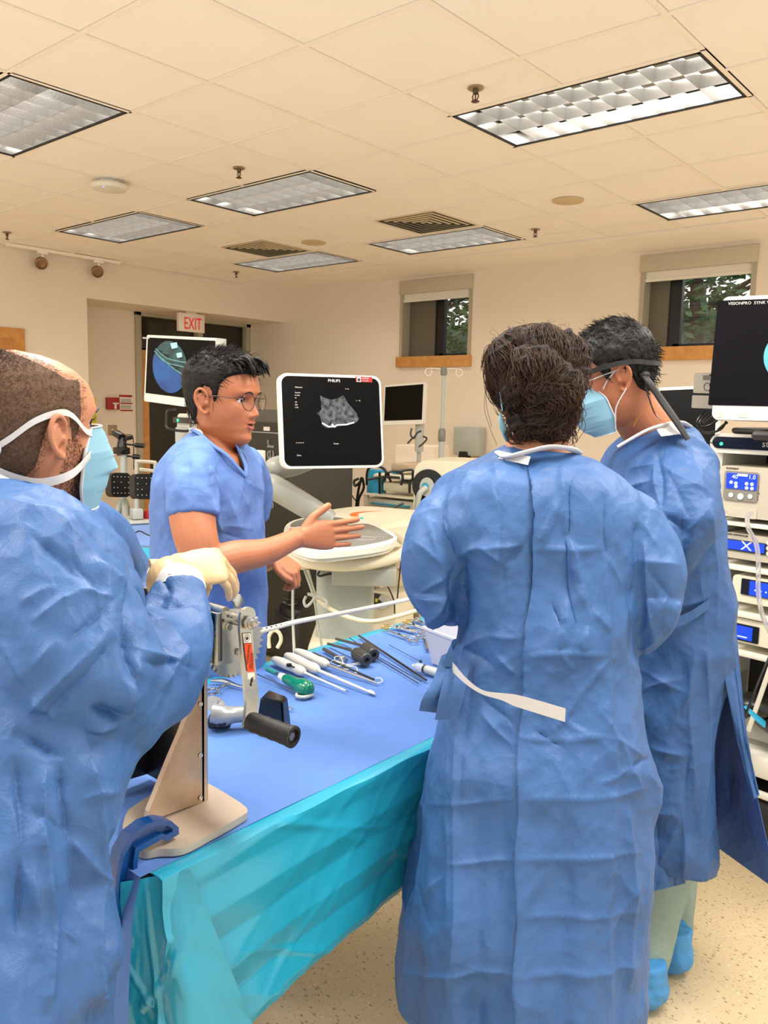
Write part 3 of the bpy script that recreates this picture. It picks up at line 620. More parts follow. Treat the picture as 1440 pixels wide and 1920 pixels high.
b = B(); q = lrect(Mw, 782, 897, 794, 899, -.006); lbox(b, Mw, (q[0], q[1]+.02, q[2]-.003, q[3]+.003), -.009, -.004); obj('red_stripe', b, M['red'], t)
# shelf cabinets left of the cart (seen between arm and cart)
Mh, _, _ = mframe((545, 1000), 5.6, (606, 1000), 5.5)
t = thing('shelf_rack', 'grey metal shelf rack with small boxes, seen under the ultrasound screen', 'shelf', tuple(P(575, 1000, 5.6).xy)+(0,))
zh_ = Mh.translation.z; q = lrect(Mh, 541, 868, 606, 1000)
b = B()
for x in (q[0], (q[0]+q[1])/2, q[1]): bx(b, x-.012, x+.012, 0, .02, .02-zh_, q[3], M4=Mh); bx(b, x-.012, x+.012, .38, .4, .02-zh_, q[3], M4=Mh)
for z in (.25, .62, .98, 1.2): bx(b, q[0], q[1], 0, .4, z-zh_-.01, z-zh_+.01, M4=Mh)
obj('frame', b, M['lgrey'], t)
for i, (z, x, ww, hh, mm, lb) in enumerate(((.99, .02, .08, .14, 'paper', 'white box on the left of the upper rack shelf'), (.99, .13, .09, .11, 'cream', 'cream box on the right of the upper rack shelf'), (.63, .03, .09, .1, 'paper', 'white box on the left of the middle rack shelf'), (.63, .14, .08, .16, 'red', 'red box on the right of the middle rack shelf'))):
    b = B(); bx(b, q[0]+x, q[0]+x+ww, .03, .2, z-zh_+.003, z-zh_+hh, bev=.003, M4=Mh); tag(obj('supply_box', b, M[mm]), lb, 'box', 'boxes on the shelf rack')
# ---------------------------------------------- dark tall cabinet with vertical lettering
Mc2, _, _ = mframe((452, 1000), 5.0, (536, 1000), 4.7)
zc2 = Mc2.translation.z; q = lrect(Mc2, 448, 790, 541, 1000)
t = thing('dark_equipment_cabinet', 'tall charcoal equipment cabinet with large grey vertical lettering, behind the doctor in scrubs', 'cabinet', tuple(P(495, 1000, 4.5).xy)+(0,))
b = B(); slab(b, q[0], q[1], .03-zc2, q[3], 0, .5, .02, Mc2); M['char'] = mat('charcoal_panel', (50, 46, 38), .45); obj('body', b, M['char'], t)
b = B(); qt = lrect(Mc2, 462, 766, 530, 792); slab(b, q[0]+.02, q[1]-.02, q[3], q[3]+.075, .03, .4, .03, Mc2); obj('lid', b, mat('lid_grey', (96, 92, 82), .45), t)
p = loc(Mc2, 513, 910, -.004); text('lettering', 'stryker', Mc2 @ tr(p[0], -.003, p[1]-.14) @ Matrix.Rotation(-math.pi/2, 4, 'Y'), .138, mat('letter_grey', (140, 138, 130), .5), t, sx=1.0)
b = B(); qq = lrect(Mc2, 494, 800, 505, 808, -.004); lbox(b, Mc2, qq, -.004, .002); obj('label_plate', b, M['paper'], t)
b = B(); bx(b, q[0], q[1], -.002, .002, q[3]-.06, q[3]-.055, M4=Mc2); obj('seam', b, M['lgrey'], t)
b = B(); tube(b, [P(478, 845, 3.9), P(478, 875, 3.9)], .05, 16); tube(b, [P(478, 850, 3.9), P(468, 862, 3.9), P(474, 880, 3.9), P(490, 872, 3.9), P(486, 855, 3.9)], .013, 10, smooth=5); tube(b, [P(478, 875, 3.9), Vector(tuple(P(478, 875, 3.9).xy)+(.03,))], .02, 10); lathe(b, tuple(P(478, 875, 3.9).xy)+(0,), [(.11, 0), (.11, .02), (.03, .04)]); tag(obj('white_stand', b, M['white']), 'white cylindrical stand with a ring handle, just right of the doctor’s chin', 'stand')
# ---------------------------------------------- left cart: monitor with arthroscope picture, green led unit
t, Mm, w, h, f_, s_ = stand_monitor('endoscopy_monitor', (270, 752), 4.55, (400, 770), 4.15, (259, 627), 'white framed monitor showing an oval blue and teal camera picture, beside the exit doorway', M['white'], M['scr'], bot=.04)
lm = t
b = B(); bx(b, w, w+.012, -.002, .05, .0, h-.0, bev=.004, M4=Mm); obj('side_cover', b, M['lgrey'], t)
def sm_(x, y): return loc(Mm, x, y, -.004)
M['endo_t'] = emat('camera_picture_teal', (58, 96, 92), .8, var=(26, 48, 50), vs=14); M['endo_b'] = emat('camera_picture_blue', (34, 92, 150), .85, var=(24, 66, 120), vs=9)
def oval(cx, cy, rx, ry, n=44, rot=-.1):
    return [(cx+rx*math.cos(a)*math.cos(rot)-ry*math.sin(a)*math.sin(rot), cy+rx*math.cos(a)*math.sin(rot)+ry*math.sin(a)*math.cos(rot)) for a in [2*math.pi*k/n for k in range(n)]]
ov = oval(319, 688, 32, 49)
b = B(); prism(b, [sm_(*p) for p in ov], -.005, -.0035, Mm); obj('camera_picture', b, M['endo_t'], s_, 0)
lowp = [p for p in ov if p[1] > 662+(p[0]-288)*.78]; lowp.sort(key=lambda p: math.atan2(p[1]-705, p[0]-312))
b = B(); prism(b, [sm_(*p) for p in lowp], -.0065, -.005, Mm); obj('blue_area', b, M['endo_b'], s_, 0)
b = B()
for (x, y, a_) in ((326, 648, 6), (336, 666, 5)): prism(b, [sm_(x-a_, y-a_*.7), sm_(x+a_, y-a_), sm_(x+a_*1.2, y+a_*.6), sm_(x-a_*.5, y+a_)], -.0065, -.005, Mm)
obj('light_reflections', b, emat('picture_highlight', (170, 230, 225), 1.0), s_, 0)
b = B()
for q_ in ([(291, 658), (310, 678), (345, 688)], [(293, 654), (315, 672), (349, 680)], [(300, 668), (325, 690), (346, 704)]): tube(b, [Mm @ Vector((sm_(*p)[0], -.007, sm_(*p)[1])) for p in q_], .003, 6, smooth=5)
obj('picture_lines', b, emat('picture_line', (100, 150, 150), .8), s_)
b = B()
for q_ in ((300, 660, 4), (312, 668, 5), (330, 690, 4), (322, 684, 4)): prism(b, [sm_(q_[0]-q_[2], q_[1]-q_[2]), sm_(q_[0]+q_[2], q_[1]-q_[2]*.6), sm_(q_[0]+q_[2], q_[1]+q_[2]), sm_(q_[0]-q_[2]*.4, q_[1]+q_[2]*.5)], -.008, -.0065, Mm)
obj('picture_shadows', b, emat('picture_dark', (14, 24, 30), .8), s_, 0)
p = sm_(267, 635); text('lettering', 'VISIONPRO', Mm @ tr(p[0], -.003, p[1]), .013, M['inkw'], t)
M['darkm'] = mat('charcoal_metal', (60, 58, 54), .4)
b = B(); c = Mm @ Vector((w*.6, .07, h*.3)); tube(b, [c, c+Vector((0, 0, -.25))], .035, 12); obj('neck', b, M['lgrey'], t)
cx_, cy_ = c.x, c.y
b = B(); q_ = [P(x, y, 4.2) for x, y in ((330, 768), (314, 770), (312, 790), (314, 803), (340, 808), (356, 806), (358, 790), (354, 775))]; tube(b, q_, .007, 8, smooth=3); obj('cable_bracket', b, M['black'], t)
b = B(); tube(b, [(cx_, cy_, 1.47), (cx_, cy_, 1.55)], .02, 10); obj('post', b, M['darkm'], t)
Ml, _, _ = mframe((325, 900), 4.35, (400, 905), 4.0)
zl = Ml.translation.z; q = lrect(Ml, 325, 775, 400, 900)
t = thing('endoscopy_cart', 'white equipment cart with a green light, behind the doctor in blue scrubs', 'cart', tuple(P(365, 900, 4.3).xy)+(0,))
b = B(); slab(b, q[0], q[1]-.0, .1-zl, q[3], .02, .13, .035, Ml); obj('body', b, M['white'], t)
b = B(); q2 = lrect(Ml, 329, 782, 400, 797, .015); slab(b, q2[0], q2[1]-.01, q2[2], q2[3], .0, .03, .01, Ml); hd = obj('header_panel', b, M['dark'], t)
b = B(); q2 = lrect(Ml, 330, 800, 400, 840, .015); slab(b, q2[0], q2[1]-.01, q2[2], q2[3], .01, .03, .02, Ml); obj('grey_panel', b, M['lgrey'], t)
b = B(); p = loc(Ml, 334, 788, 0); disc(b, Ml, p[0], p[1], .008, .008, -.002); obj('status_light', b, M['led'], hd)
p = loc(Ml, 360, 792, 0); text('lettering', 'stryker', Ml @ tr(p[0], -.003, p[1]), .024, M['inkw'], hd)
# tripod with black padded supports
tp = thing('tripod', 'silver tripod with a black pan head, in front of the light switch', 'tripod', tuple(P(232, 1050, 5.3).xy)+(0,)); D = 5.3
b = B(); tube(b, [P(231, 990, D), P(232, 850, D)], .022, 12); obj('centre_column', b, M['lgrey'], tp)
c = P(232, 928, D); k0 = Vector((cr.x, cr.y, 0)).normalized()
for tx, ty, dd in ((208, 990, 5.25), (237, 990, 5.25), (248, 990, 5.5)):
    tt = P(tx, ty, dd); dirv = (tt-c).normalized(); foot = c+dirv*((c.z-.01)/-dirv.z); b = B(); tube(b, [c+dirv*.05, foot], [.02, .014], 10); obj('leg', b, M['lgrey'], tp)
b = B(); box(b, P(228, 845, D), (.1, .07, .045), None, .01); tube(b, [P(232, 852, D), P(228, 835, D), P(230, 820, D)], [.045, .03, .028], 12); box(b, P(222, 815, D), (.09, .05, .035), Matrix.Rotation(.3, 3, 'Y'), .006); box(b, P(237, 822, D), (.08, .05, .025), Matrix.Rotation(-.2, 3, 'Y'), .006); tube(b, [P(230, 817, D), P(244, 815, D), P(250, 825, D), P(251, 880, D)], .003, 6, smooth=5); obj('pan_head', b, M['black'], tp)
for (a, c2) in (((236, 833), (271, 836)), ((236, 855), (262, 857))):
    b = B(); tube(b, [P(*a, D), P(a[0]+(c2[0]-a[0])*.5, (a[1]+c2[1])/2, D)], .006, 8); tube(b, [P(a[0]+(c2[0]-a[0])*.5, (a[1]+c2[1])/2, D), P(*c2, D)], .016, 10); obj('pan_handle', b, M['black'], tp)
M['pad'] = mat('perforated_black_pad', (26, 28, 28), .35, bump=.3, bscale=60)
def pad(cx, cy, w_, h_, D, lb):
    t = thing('leg_holder_pad', lb, 'padded support', tuple(P(cx, cy, D)), 0, 'black padded supports on the tripod')
    Mp, _, _ = mframe((cx-w_/2, cy+h_/2), D, (cx+w_/2, cy+h_/2), D+.12, (cx-w_/2, cy-h_/2), flat=False)
    q = lrect(Mp, cx-w_/2, cy-h_/2, cx+w_/2, cy+h_/2)
    b = B(); slab(b, q[0], q[1], q[2], q[3], 0, .06, .035, Mp); obj('shell', b, M['pad'], t)
    b = B()
    for i in range(5):
        for j in range(4):
            if 0 < i < 4 and 0 < j < 3 and (i+j) % 2: continue
            disc(b, Mp, q[0]+.02+(q[1]-q[0]-.04)*i/4, q[2]+.025+(q[3]-q[2]-.05)*j/3, .0032, .0032, -.001, n=8)
    obj('rivets', b, M['inkw'], t)
    return t
pad(227, 909, 38, 46, 5.1, 'left black perforated pad on the tripod'); pad(274, 912, 44, 48, 4.95, 'right black perforated pad, partly behind the doctor’s shoulder')
b = B(); q_ = [P(x, y, 5.5) for x, y in ((256, 868), (258, 865), (290, 867), (291, 870), (291, 884))]; tube(b, q_, .012, 10, smooth=4); q_ = [P(x, y, 5.5) for x, y in ((256, 868), (257, 940), (257, 1000))]; tube(b, q_, .012, 10); q_ = [P(262, 880, 5.5), P(295, 884, 5.5)]; tube(b, q_, .012, 8); tube(b, [P(291, 884, 5.5), P(292, 1000, 5.5)], .012, 8)
lo = P(257, 1000, 5.5); tube(b, [lo, (lo.x, lo.y, .02)], .014, 8); lathe(b, (lo.x, lo.y, 0), [(.15, 0), (.15, .02), (.02, .03)]); tag(obj('white_frame_stand', b, M['white']), 'white tubular frame with a handle behind the black pads', 'stand')
# ---------------------------------------------- wall items in the alcove
def wy(x, y): return on(0, XA+.005, x, y)
def wbox(name, xa, ya, xb, yb, th, m, label=None, cat=None, parent=None, X=None, kind=None):
    X = X or XA; a = on(0, X+th, xa, ya); c = on(0, X+th, xb, yb); b = B(); bx(b, X, X+th, a.y, c.y, a.z, c.z, bev=min(.004, th*.3)); o = obj(name, b, m, parent, )
    if label: tag(o, label, cat)
    return o
t = thing('fire_alarm', 'red fire alarm pull station on the alcove wall', 'fire alarm', tuple(wy(213, 755)))
wbox('housing', 202, 745, 225, 768, .05, M['red'], parent=t); wbox('pull_bar', 212, 755, 223, 758, .06, M['paper'], parent=t); wbox('pull_bar', 215, 758, 219, 767, .058, M['paper'], parent=t)
t = thing('fire_notice', 'white sign with red bands beside the red fire alarm', 'sign', tuple(wy(236, 755)))
wbox('board', 224, 740, 249, 771, .008, M['paper'], parent=t); wbox('red_band', 224, 740, 248, 745, .012, M['red'], parent=t); wbox('red_band', 226, 755, 249, 758, .012, M['red'], parent=t); wbox('red_band', 226, 768, 249, 771, .012, M['red'], parent=t)
b = B()
for k in range(3): a = on(0, XA+.012, 227, 748+k*2.3); c = on(0, XA+.012, 246, 749+k*2.3); bx(b, XA+.008, XA+.011, a.y, c.y, a.z, a.z-.006)
for k in range(3): a = on(0, XA+.012, 227, 760+k*2.3); c = on(0, XA+.012, 246, 761+k*2.3); bx(b, XA+.008, XA+.011, a.y, c.y, a.z, a.z-.006)
obj('print_lines', b, M['grey'], t)
t = thing('light_switch', 'tan light switch plate on the wall below the fire alarm', 'switch', tuple(wy(212, 807)))
wbox('plate', 203, 797, 220, 816, .008, mat('tan_plate', (160, 144, 112), .4, .3), parent=t); wbox('toggle', 210, 804, 213, 809, .02, M['paper'], parent=t)
M['yellow'] = mat('yellow_notice', (222, 208, 60), .6)
wbox('yellow_notice', 170, 745, 181, 800, .01, M['yellow'], 'yellow notice on the alcove wall, just right of the masked man’s forehead', 'sign', X=XA)
# exit sign hanging from the bulkhead
t = thing('exit_sign', 'white EXIT sign with red letters, above the doorway', 'exit sign', tuple(P(360, 603, 8.6)))
a = on(0, XL-.1, 336, 620); c = on(0, XL-.1, 384, 624); tz = on(0, XL-.1, 336, 585).z
Me = Matrix(((0, -1, 0, XL-.1), (1, 0, 0, a.y), (0, 0, 1, a.z), (0, 0, 0, 1)))
wE = c.y-a.y; hE = tz-a.z
b = B(); bx(b, 0, wE, 0, .05, 0, hE, bev=.006, M4=Me); bx(b, wE*.3, wE*.7, .01, .04, hE, hE+.04, M4=Me); obj('housing', b, mat('exit_sign_white', (240, 228, 210), .5), t)
text('lettering', 'EXIT', Me @ tr(wE*.18, -.002, hE*.14), hE*.93, mat('exit_red', (200, 20, 30), .5, emit=(200, 20, 30), es=.3), t, sx=.62)
# ---------------------------------------------- second table, far left
st = thing('draped_side_table', 'side table under a blue and turquoise drape, far left behind the masked man', 'table', (-4.5, 2.4, 0))
zt2 = .8
pB = [onz(285, 1021, zt2), onz(120, 1016, zt2), onz(-200, 1020, zt2), onz(-120, 975, zt2), onz(180, 974, zt2), onz(300, 985, zt2)]
tb = [Vector(v) for v in (onz(305, 1023, zt2), onz(-60, 1014, zt2), onz(60, 968, zt2), onz(320, 985, zt2))]
b = B(); _add(b, [v+Vector((0, 0, -.008)) for v in tb]+tb, [(0, 1, 2, 3), (7, 6, 5, 4), (0, 1, 5, 4), (1, 2, 6, 5), (2, 3, 7, 6), (3, 0, 4, 7)]); M['dr'] = mat('blue_drape', (86, 130, 200), .85, var=.05, vscale=12, sheen=.2, bump=.2, bscale=500); obj('drape_top', b, M['dr'], st)
M['teald'] = mat('turquoise_drape', (44, 172, 205), .32, spec=.6, var=.06, vscale=5)
def skirt(b, pts, top, drop, amp=.02, n=60, m=10, seed=0):
    L = []; 
    for i in range(len(pts)-1):
        for k in range(n): L.append(Vector(pts[i]).lerp(Vector(pts[i+1]), k/n))
    L.append(Vector(pts[-1])); g = []
    for j in range(m+1):
        row = []
        for i, p in enumerate(L):
            q = L[min(i+1, len(L)-1)]-L[max(i-1, 0)]; nn = Vector((q.y, -q.x, 0)).normalized(); t_ = j/m
            w_ = noise.noise(Vector((i*.11, seed, t_*.7)))*1.3+.5*math.sin(i*.35+seed)
            row.append(b.verts.new((p.x+nn.x*amp*w_*t_, p.y+nn.y*amp*w_*t_, top-drop*t_)))
        g.append(row)
    for a_, c_ in zip(g, g[1:]):
        for i in range(len(a_)-1): b.faces.new((a_[i], a_[i+1], c_[i+1], c_[i]))
b = B(); skirt(b, [tb[2], tb[1], tb[0], tb[3]], zt2-.012, .42, .03); o = obj('drape_skirt', b, M['teald'], st); o.modifiers.new('s', 'SOLIDIFY').thickness = .002
for v in tb: c = (tb[0]+tb[2])/2; q = v.lerp(Vector((c.x, c.y, v.z)), .15); b = B(); tube(b, [(q.x, q.y, 0), (q.x, q.y, zt2-.03)], .02, 8); obj('leg', b, M['steel'], st)
def lay(x, y, z=zt2+.002): return onz(x, y, z)
t = thing('surgical_handpiece', 'white pen-like handpiece with a black lead on the far side table', 'instrument', tuple(lay(220, 1009)))
b = B(); tube(b, [lay(205, 1009, zt2+.012), lay(232, 1011, zt2+.012)], .009, 10); obj('grip', b, M['white'], t)
b = B(); tube(b, [lay(232, 1011, zt2+.01), lay(244, 1010), lay(252, 1000), lay(262, 996), (lay(275, 1002)), lay(290, 1008)], .004, 7, smooth=5); obj('lead', b, M['dark'], t)
t = thing('surgical_scope', 'silver and black scope with a thin white tube on the far side table', 'instrument', tuple(lay(170, 990)))
b = B(); tube(b, [lay(156, 984, zt2+.02), lay(160, 988, zt2+.02), lay(180, 991, zt2+.02)], [.02, .014, .012], 10); obj('body', b, M['dsteel'], t)
b = B(); tube(b, [lay(180, 991, zt2+.015), lay(228, 997, zt2+.006)], .0045, 8); obj('shaft', b, M['white'], t)
b = B(); tube(b, [lay(150, 955, zt2+.1), lay(175, 968, zt2+.05), lay(213, 990, zt2+.004)], .003, 6, smooth=5); tag(obj('thin_probe', b, M['steel']), 'thin bent metal probe lying across the far side table', 'instrument')
b = B(); a = lay(135, 985); box(b, a+Vector((-.02, 0, .07)), (.16, .14, .13), Matrix.Rotation(.4, 3, 'Z'), .01); tag(obj('white_tray', b, M['white']), 'white open box on the far side table, next to the scope', 'box')
b = B(); a = lay(252, 977); box(b, a+Vector((0, 0, .008)), (.3, .16, .012), Matrix.Rotation(-.3, 3, 'Z'), .004); tag(obj('flat_tray', b, M['lgrey']), 'flat grey tray at the back of the far side table', 'tray')
b = B(); a = lay(256, 974, zt2+.015); box(b, a+Vector((0, 0, .035)), (.08, .06, .06), Matrix.Rotation(-.3, 3, 'Z'), .006); tube(b, [a+Vector((0, 0, .06)), a+Vector((0, 0, .12))], .012, 8); tag(obj('small_instrument_box', b, M['lgrey']), 'small grey box with a stub on the flat tray', 'box')
b = B(); lathe(b, lay(279, 972, zt2+.015), [(.03, 0), (.034, .02), (.028, .045), (.0, .05)], seg=16); tag(obj('red_cap', b, M['red']), 'round red cap on the flat grey tray', 'cap')
# bag/chair seen under the chin at far left
b = B(); slab(b, -.25, .1, .75, 1.05, 0, .3, .05, Matrix.Translation(tuple(P(128, 990, 5.6).xy)+(0,)) @ Matrix.Rotation(.7, 4, 'Z')); slab(b, -.2, .05, .02, .75, .05, .25, .02, Matrix.Translation(tuple(P(128, 990, 5.6).xy)+(0,)) @ Matrix.Rotation(.7, 4, 'Z')); tag(obj('grey_cabinet', b, mat('taupe', (160, 150, 126), .6)), 'taupe cabinet behind the side table, under the masked man’s chin', 'cabinet')
# ---------------------------------------------- right tower
MT, _, _ = mframe((1336, 985), 2.84, (1440, 1000), 2.70)
zT = MT.translation.z
tw = thing('video_tower', 'white endoscopy tower cart with blue-lit consoles at the right edge', 'equipment cart', (MT @ Vector((.3, .25, 0))).to_tuple()[:2]+(0,))
def tq(xa, ya, xb, yb, o=0): return lrect(MT, xa, ya, xb, yb, o)
hx0, hx1, hz0, hz1 = tq(1332, 812, 1440, 975); WT = .58; tx0 = hx0
b = B(); z_top = hz1; slab(b, tx0, tx0+WT, tq(0, 0, 1336, 848)[2], z_top, 0, .45, .035, MT)
bx(b, tx0, tx0+.035, .03, .42, .12-zT, z_top-.03, M4=MT); bx(b, tx0+WT-.035, tx0+WT, .03, .42, .12-zT, z_top-.03, M4=MT); obj('cart_frame', b, M['white'], tw)
b = B(); q = tq(1338, 818, 1440, 845); slab(b, q[0], tx0+WT-.02, q[2], q[3], -.006, .03, .02, MT); hd = obj('header_panel', b, M['bfab'], tw)
b = B(); p = loc(MT, 1352, 832, -.01); disc(b, MT, p[0], p[1], .0055, .0055, -.008); obj('status_light', b, M['led'], hd)
p = loc(MT, 1428, 838, -.008); text('lettering', 'stryker', MT @ tr(p[0], -.007, p[1]), .032, M['inkw'], hd)
b = B(); q = tq(1338, 848, 1440, 975); bx(b, tx0+.02, tx0+WT-.02, .38, .41, q[2]-1.0, q[3]+.02, M4=MT); obj('back_panel', b, M['dark'], tw)
sh_y = [978, 1060, 1146, 1218, 1400]
for k, y in enumerate(sh_y):
    z = loc(MT, 1370, y)[1]; b = B(); bx(b, tx0+.01, tx0+WT-.01, -.01, .42, z-.012, z+.004, bev=.003, M4=MT); obj('shelf', b, M['white'], tw)
# front diagonal lid edge, wires
b = B(); a = MT @ Vector((loc(MT, 1403, 1370, -.05)[0], -.05, loc(MT, 1403, 1370, -.05)[1])); c = MT @ Vector((loc(MT, 1448, 1240, -.05)[0], -.05, loc(MT, 1448, 1240, -.05)[1])); tube(b, [a, c], .008, 8); obj('hanging_rod', b, M['white'], tw)
b = B(); tube(b, [P(1394, 1350, 2.6), P(1418, 1290, 2.6), P(1445, 1225, 2.62)], .004, 7, smooth=4); obj('lead', b, M['black'], tw)
b = B(); zz = loc(MT, 1400, 1480)[1]; bx(b, tx0-.02, tx0+WT, -.05, .45, .07-zT, zz, bev=.02, M4=MT); obj('drawer_base', b, M['dark'], tw)
b = B(); z1_ = loc(MT, 1400, 1445)[1]; z2_ = loc(MT, 1400, 1400)[1]; bx(b, tx0, tx0+WT-.02, -.03, .42, z1_, z2_-.012, bev=.01, M4=MT); obj('drawer', b, M['white'], tw)
b = B(); z1_ = loc(MT, 1400, 1475)[1]; bx(b, tx0-.01, tx0+WT, -.055, -.03, z1_, z1_+.02, bev=.004, M4=MT); obj('drawer_lip', b, M['white'], tw)
for sx in (.03, WT-.05):
    for sy in (.0, .4):
        b = B(); lathe(b, MT @ Vector((tx0+sx, sy, .05-zT)), [(.05, -.015), (.05, .015)], axis=(1, .2, 0), seg=18); obj('caster', b, M['black'], tw)
def unit(name, label, xa, ya, xb, yb, w_, depth, m, group=None, o=.0, cat='console'):
    q = tq(xa, ya, xb, yb, o); c = MT @ Vector((q[0]+w_/2, .2, q[2])); t = thing(name, label, cat, tuple(c), 0, group)
    b = B(); slab(b, q[0], q[0]+w_, q[2], q[3], o, o+depth, .014, MT); obj('housing', b, m, t); return t, q
M['bei'] = mat('beige_device', (186, 178, 158), .4)
t, q = unit('infusion_pump', 'beige pump unit with a blue touch screen on the top shelf of the tower', 1351, 872, 1440, 976, .26, .3, M['bei'], o=-.02, cat='pump')
b = B(); q2 = tq(1360, 882, 1419, 942, -.024); slab(b, *q2, -.026, -.018, .008, MT); fp = obj('front_panel', b, mat('panel_grey', (130, 126, 116), .4), t)
b = B(); q2 = tq(1363, 886, 1418, 920, -.028); slab(b, *q2, -.029, -.026, .003, MT); scn = obj('screen', b, M['bluescr'], t)
for s, x, y, sz in (('40', 1372, 897, .020), ('1.0', 1403, 898, .020)): p = loc(MT, x, y, -.03); text('lettering', s, MT @ tr(p[0], -.030, p[1]), sz, M['glyph'], scn)
b = B(); q2 = tq(1383, 888, 1402, 894, -.03); slab(b, *q2, -.031, -.029, .002, MT)
for x, y in ((1371, 904), (1380, 906), (1380, 912), (1400, 907), (1410, 908), (1400, 915), (1410, 916)): p = loc(MT, x, y, -.03); disc(b, MT, p[0], p[1], .0058, .0058, -.03, n=16)
obj('screen_icons', b, M['glyph'], scn)
for x, y, rr in ((1370, 928, .008), (1388, 931, .0105), (1406, 931, .008)):
    b = B(); p = loc(MT, x, y, -.03); disc(b, MT, p[0], p[1], rr, rr, -.028, n=20); obj('button', b, M['paper'], fp)
p = loc(MT, 1362, 879, -.02); text('lettering', 'FLOSTEADY', MT @ tr(p[0], -.021, p[1]), .008, M['ink'], t)
p = loc(MT, 1421, 938, -.02); text('lettering', 'stryker', MT @ tr(p[0], -.021, p[1]) @ Matrix.Rotation(-math.pi/2, 4, 'Y'), .018, M['ink'], t)
b = B(); q2 = tq(1354, 948, 1418, 974, -.021); slab(b, *q2, -.023, -.018, .004, MT); obj('lower_cover', b, mat('beige_cover', (192, 184, 166), .4), t)
M['hose'] = mat('clear_tubing', (225, 225, 225), .15, trans=.75, alpha=.75)
b = B(); tube(b, [P(1409, 963, 2.66), P(1402, 968, 2.62), P(1403, 990, 2.6), P(1418, 1020, 2.6), P(1422, 1060, 2.6), P(1422, 1110, 2.6), P(1430, 1155, 2.6), P(1448, 1195, 2.6)], .0072, 10, smooth=7); tag(obj('clear_tube', b, M['hose']), 'clear plastic tube hanging from the pump over the tower consoles', 'tube')
b = B(); tube(b, [P(1361, 959, 2.76), P(1355, 962, 2.74), P(1355, 990, 2.78)], .006, 10, smooth=5); tag(obj('short_clear_tube', b, M['hose']), 'short clear tube at the left of the pump', 'tube')
t, q = unit('shaver_console', 'beige console with a blue screen showing a white X, on the second tower shelf', 1357, 997, 1440, 1056, .46, .36, M['bei'], 'tower consoles')
b = B(); q2 = tq(1359, 1009, 1436, 1041, -.003); slab(b, q2[0], q2[1], q2[2], q2[3], -.004, .003, .004, MT); obj('bezel', b, M['dark'], t)
b = B(); q2 = tq(1361, 1011, 1432, 1038, -.006); slab(b, q2[0], q2[1], q2[2], q2[3], -.006, -.003, .002, MT); s_ = obj('screen', b, M['bluescr'], t)
p = loc(MT, 1388, 1030, -.008); text('lettering', 'X', MT @ tr(p[0], -.008, p[1]), .042, M['glyph'], s_, sx=1.3)
b = B()
for k in range(3): p = loc(MT, 1441, 1018+k*10, -.004); disc(b, MT, p[0], p[1], .007, .007, -.005, n=16)
obj('button', b, M['paper'], t)
p = loc(MT, 1362, 1000, -.002); text('lettering', 'CORE CONTROLLER', MT @ tr(p[0], -.002, p[1]-.003), .008, M['ink'], t)
t, q = unit('camera_console', 'cream console with a blue screen inside a black window, third tower shelf', 1375, 1076, 1440, 1138, .46, .36, M['cream'], 'tower consoles', )
b = B(); q2 = tq(1391, 1084, 1440, 1123, -.003); slab(b, q2[0], q2[1]+.06, q2[2], q2[3], -.004, .003, .003, MT); obj('bezel', b, M['black'], t)
b = B(); q2 = tq(1406, 1089, 1440, 1122, -.006); slab(b, q2[0], q2[1]+.04, q2[2], q2[3], -.006, -.003, .002, MT); s_ = obj('screen', b, M['bluescr'], t)
b = B()
for x, y in ((1416, 1107), (1426, 1109), (1436, 1111)): p = loc(MT, x, y, -.008); disc(b, MT, p[0], p[1], .003, .003, -.007, n=10)
obj('screen_icons', b, M['glyph'], s_)
t, q = unit('light_source_console', 'cream console with a blue screen left of a black panel, fourth tower shelf', 1375, 1156, 1440, 1216, .46, .36, M['cream'], 'tower consoles')
b = B(); q2 = tq(1372, 1166, 1421, 1208, -.003); slab(b, q2[0], q2[1], q2[2], q2[3], -.004, .003, .003, MT); obj('bezel', b, M['black'], t)
b = B(); q2 = tq(1374, 1170, 1409, 1203, -.006); slab(b, q2[0], q2[1], q2[2], q2[3], -.006, -.003, .002, MT); s_ = obj('screen', b, M['bluescr'], t)
b = B(); q2 = tq(1382, 1193, 1400, 1195, -.008); slab(b, *q2, -.008, -.006, .0005, MT); obj('screen_text_bar', b, M['glyph'], s_, 0)
# clear bin with black bag and blue label inside the tower
zb_ = loc(MT, 1400, 1392)[1]
t = thing('black_pouch', 'black pouch with a bright blue label lying in the lower bay of the tower', 'pouch', tuple(MT @ Vector((tx0+.2, .15, zb_))))
b = B(); cc = P(1425, 1350, 2.78); tube(b, [P(1392, 1345, 2.75), P(1402, 1325, 2.76), P(1425, 1325, 2.78), P(1450, 1350, 2.78), P(1462, 1370, 2.8)], [.012, .05, .075, .085, .03], 14, smooth=5, flat=.6); obj('bag', b, M['black'], t)
b = B(); tube(b, [P(1397, 1324, 2.69), P(1418, 1345, 2.66), P(1434, 1358, 2.66)], [.01, .016, .016], 8, flat=.25, smooth=4); obj('blue_label', b, M['teal'], t)
b = B(); Mbn = MT @ tr(tx0+.04, .05, zb_-.0)
n_ = 0
for q_ in ((0, .44, 0, .003), (0, .003, 0, .3), (.437, .44, 0, .3)): bx(b, q_[0], q_[1], q_[2], q_[3], .0, .14, M4=Mbn)
M['clear'] = mat('frosted_plastic', (226, 226, 220), .25, trans=.5, alpha=.55); tag(obj('clear_bin', b, M['clear']), 'frosted clear plastic bin in the lower bay of the tower', 'bin')
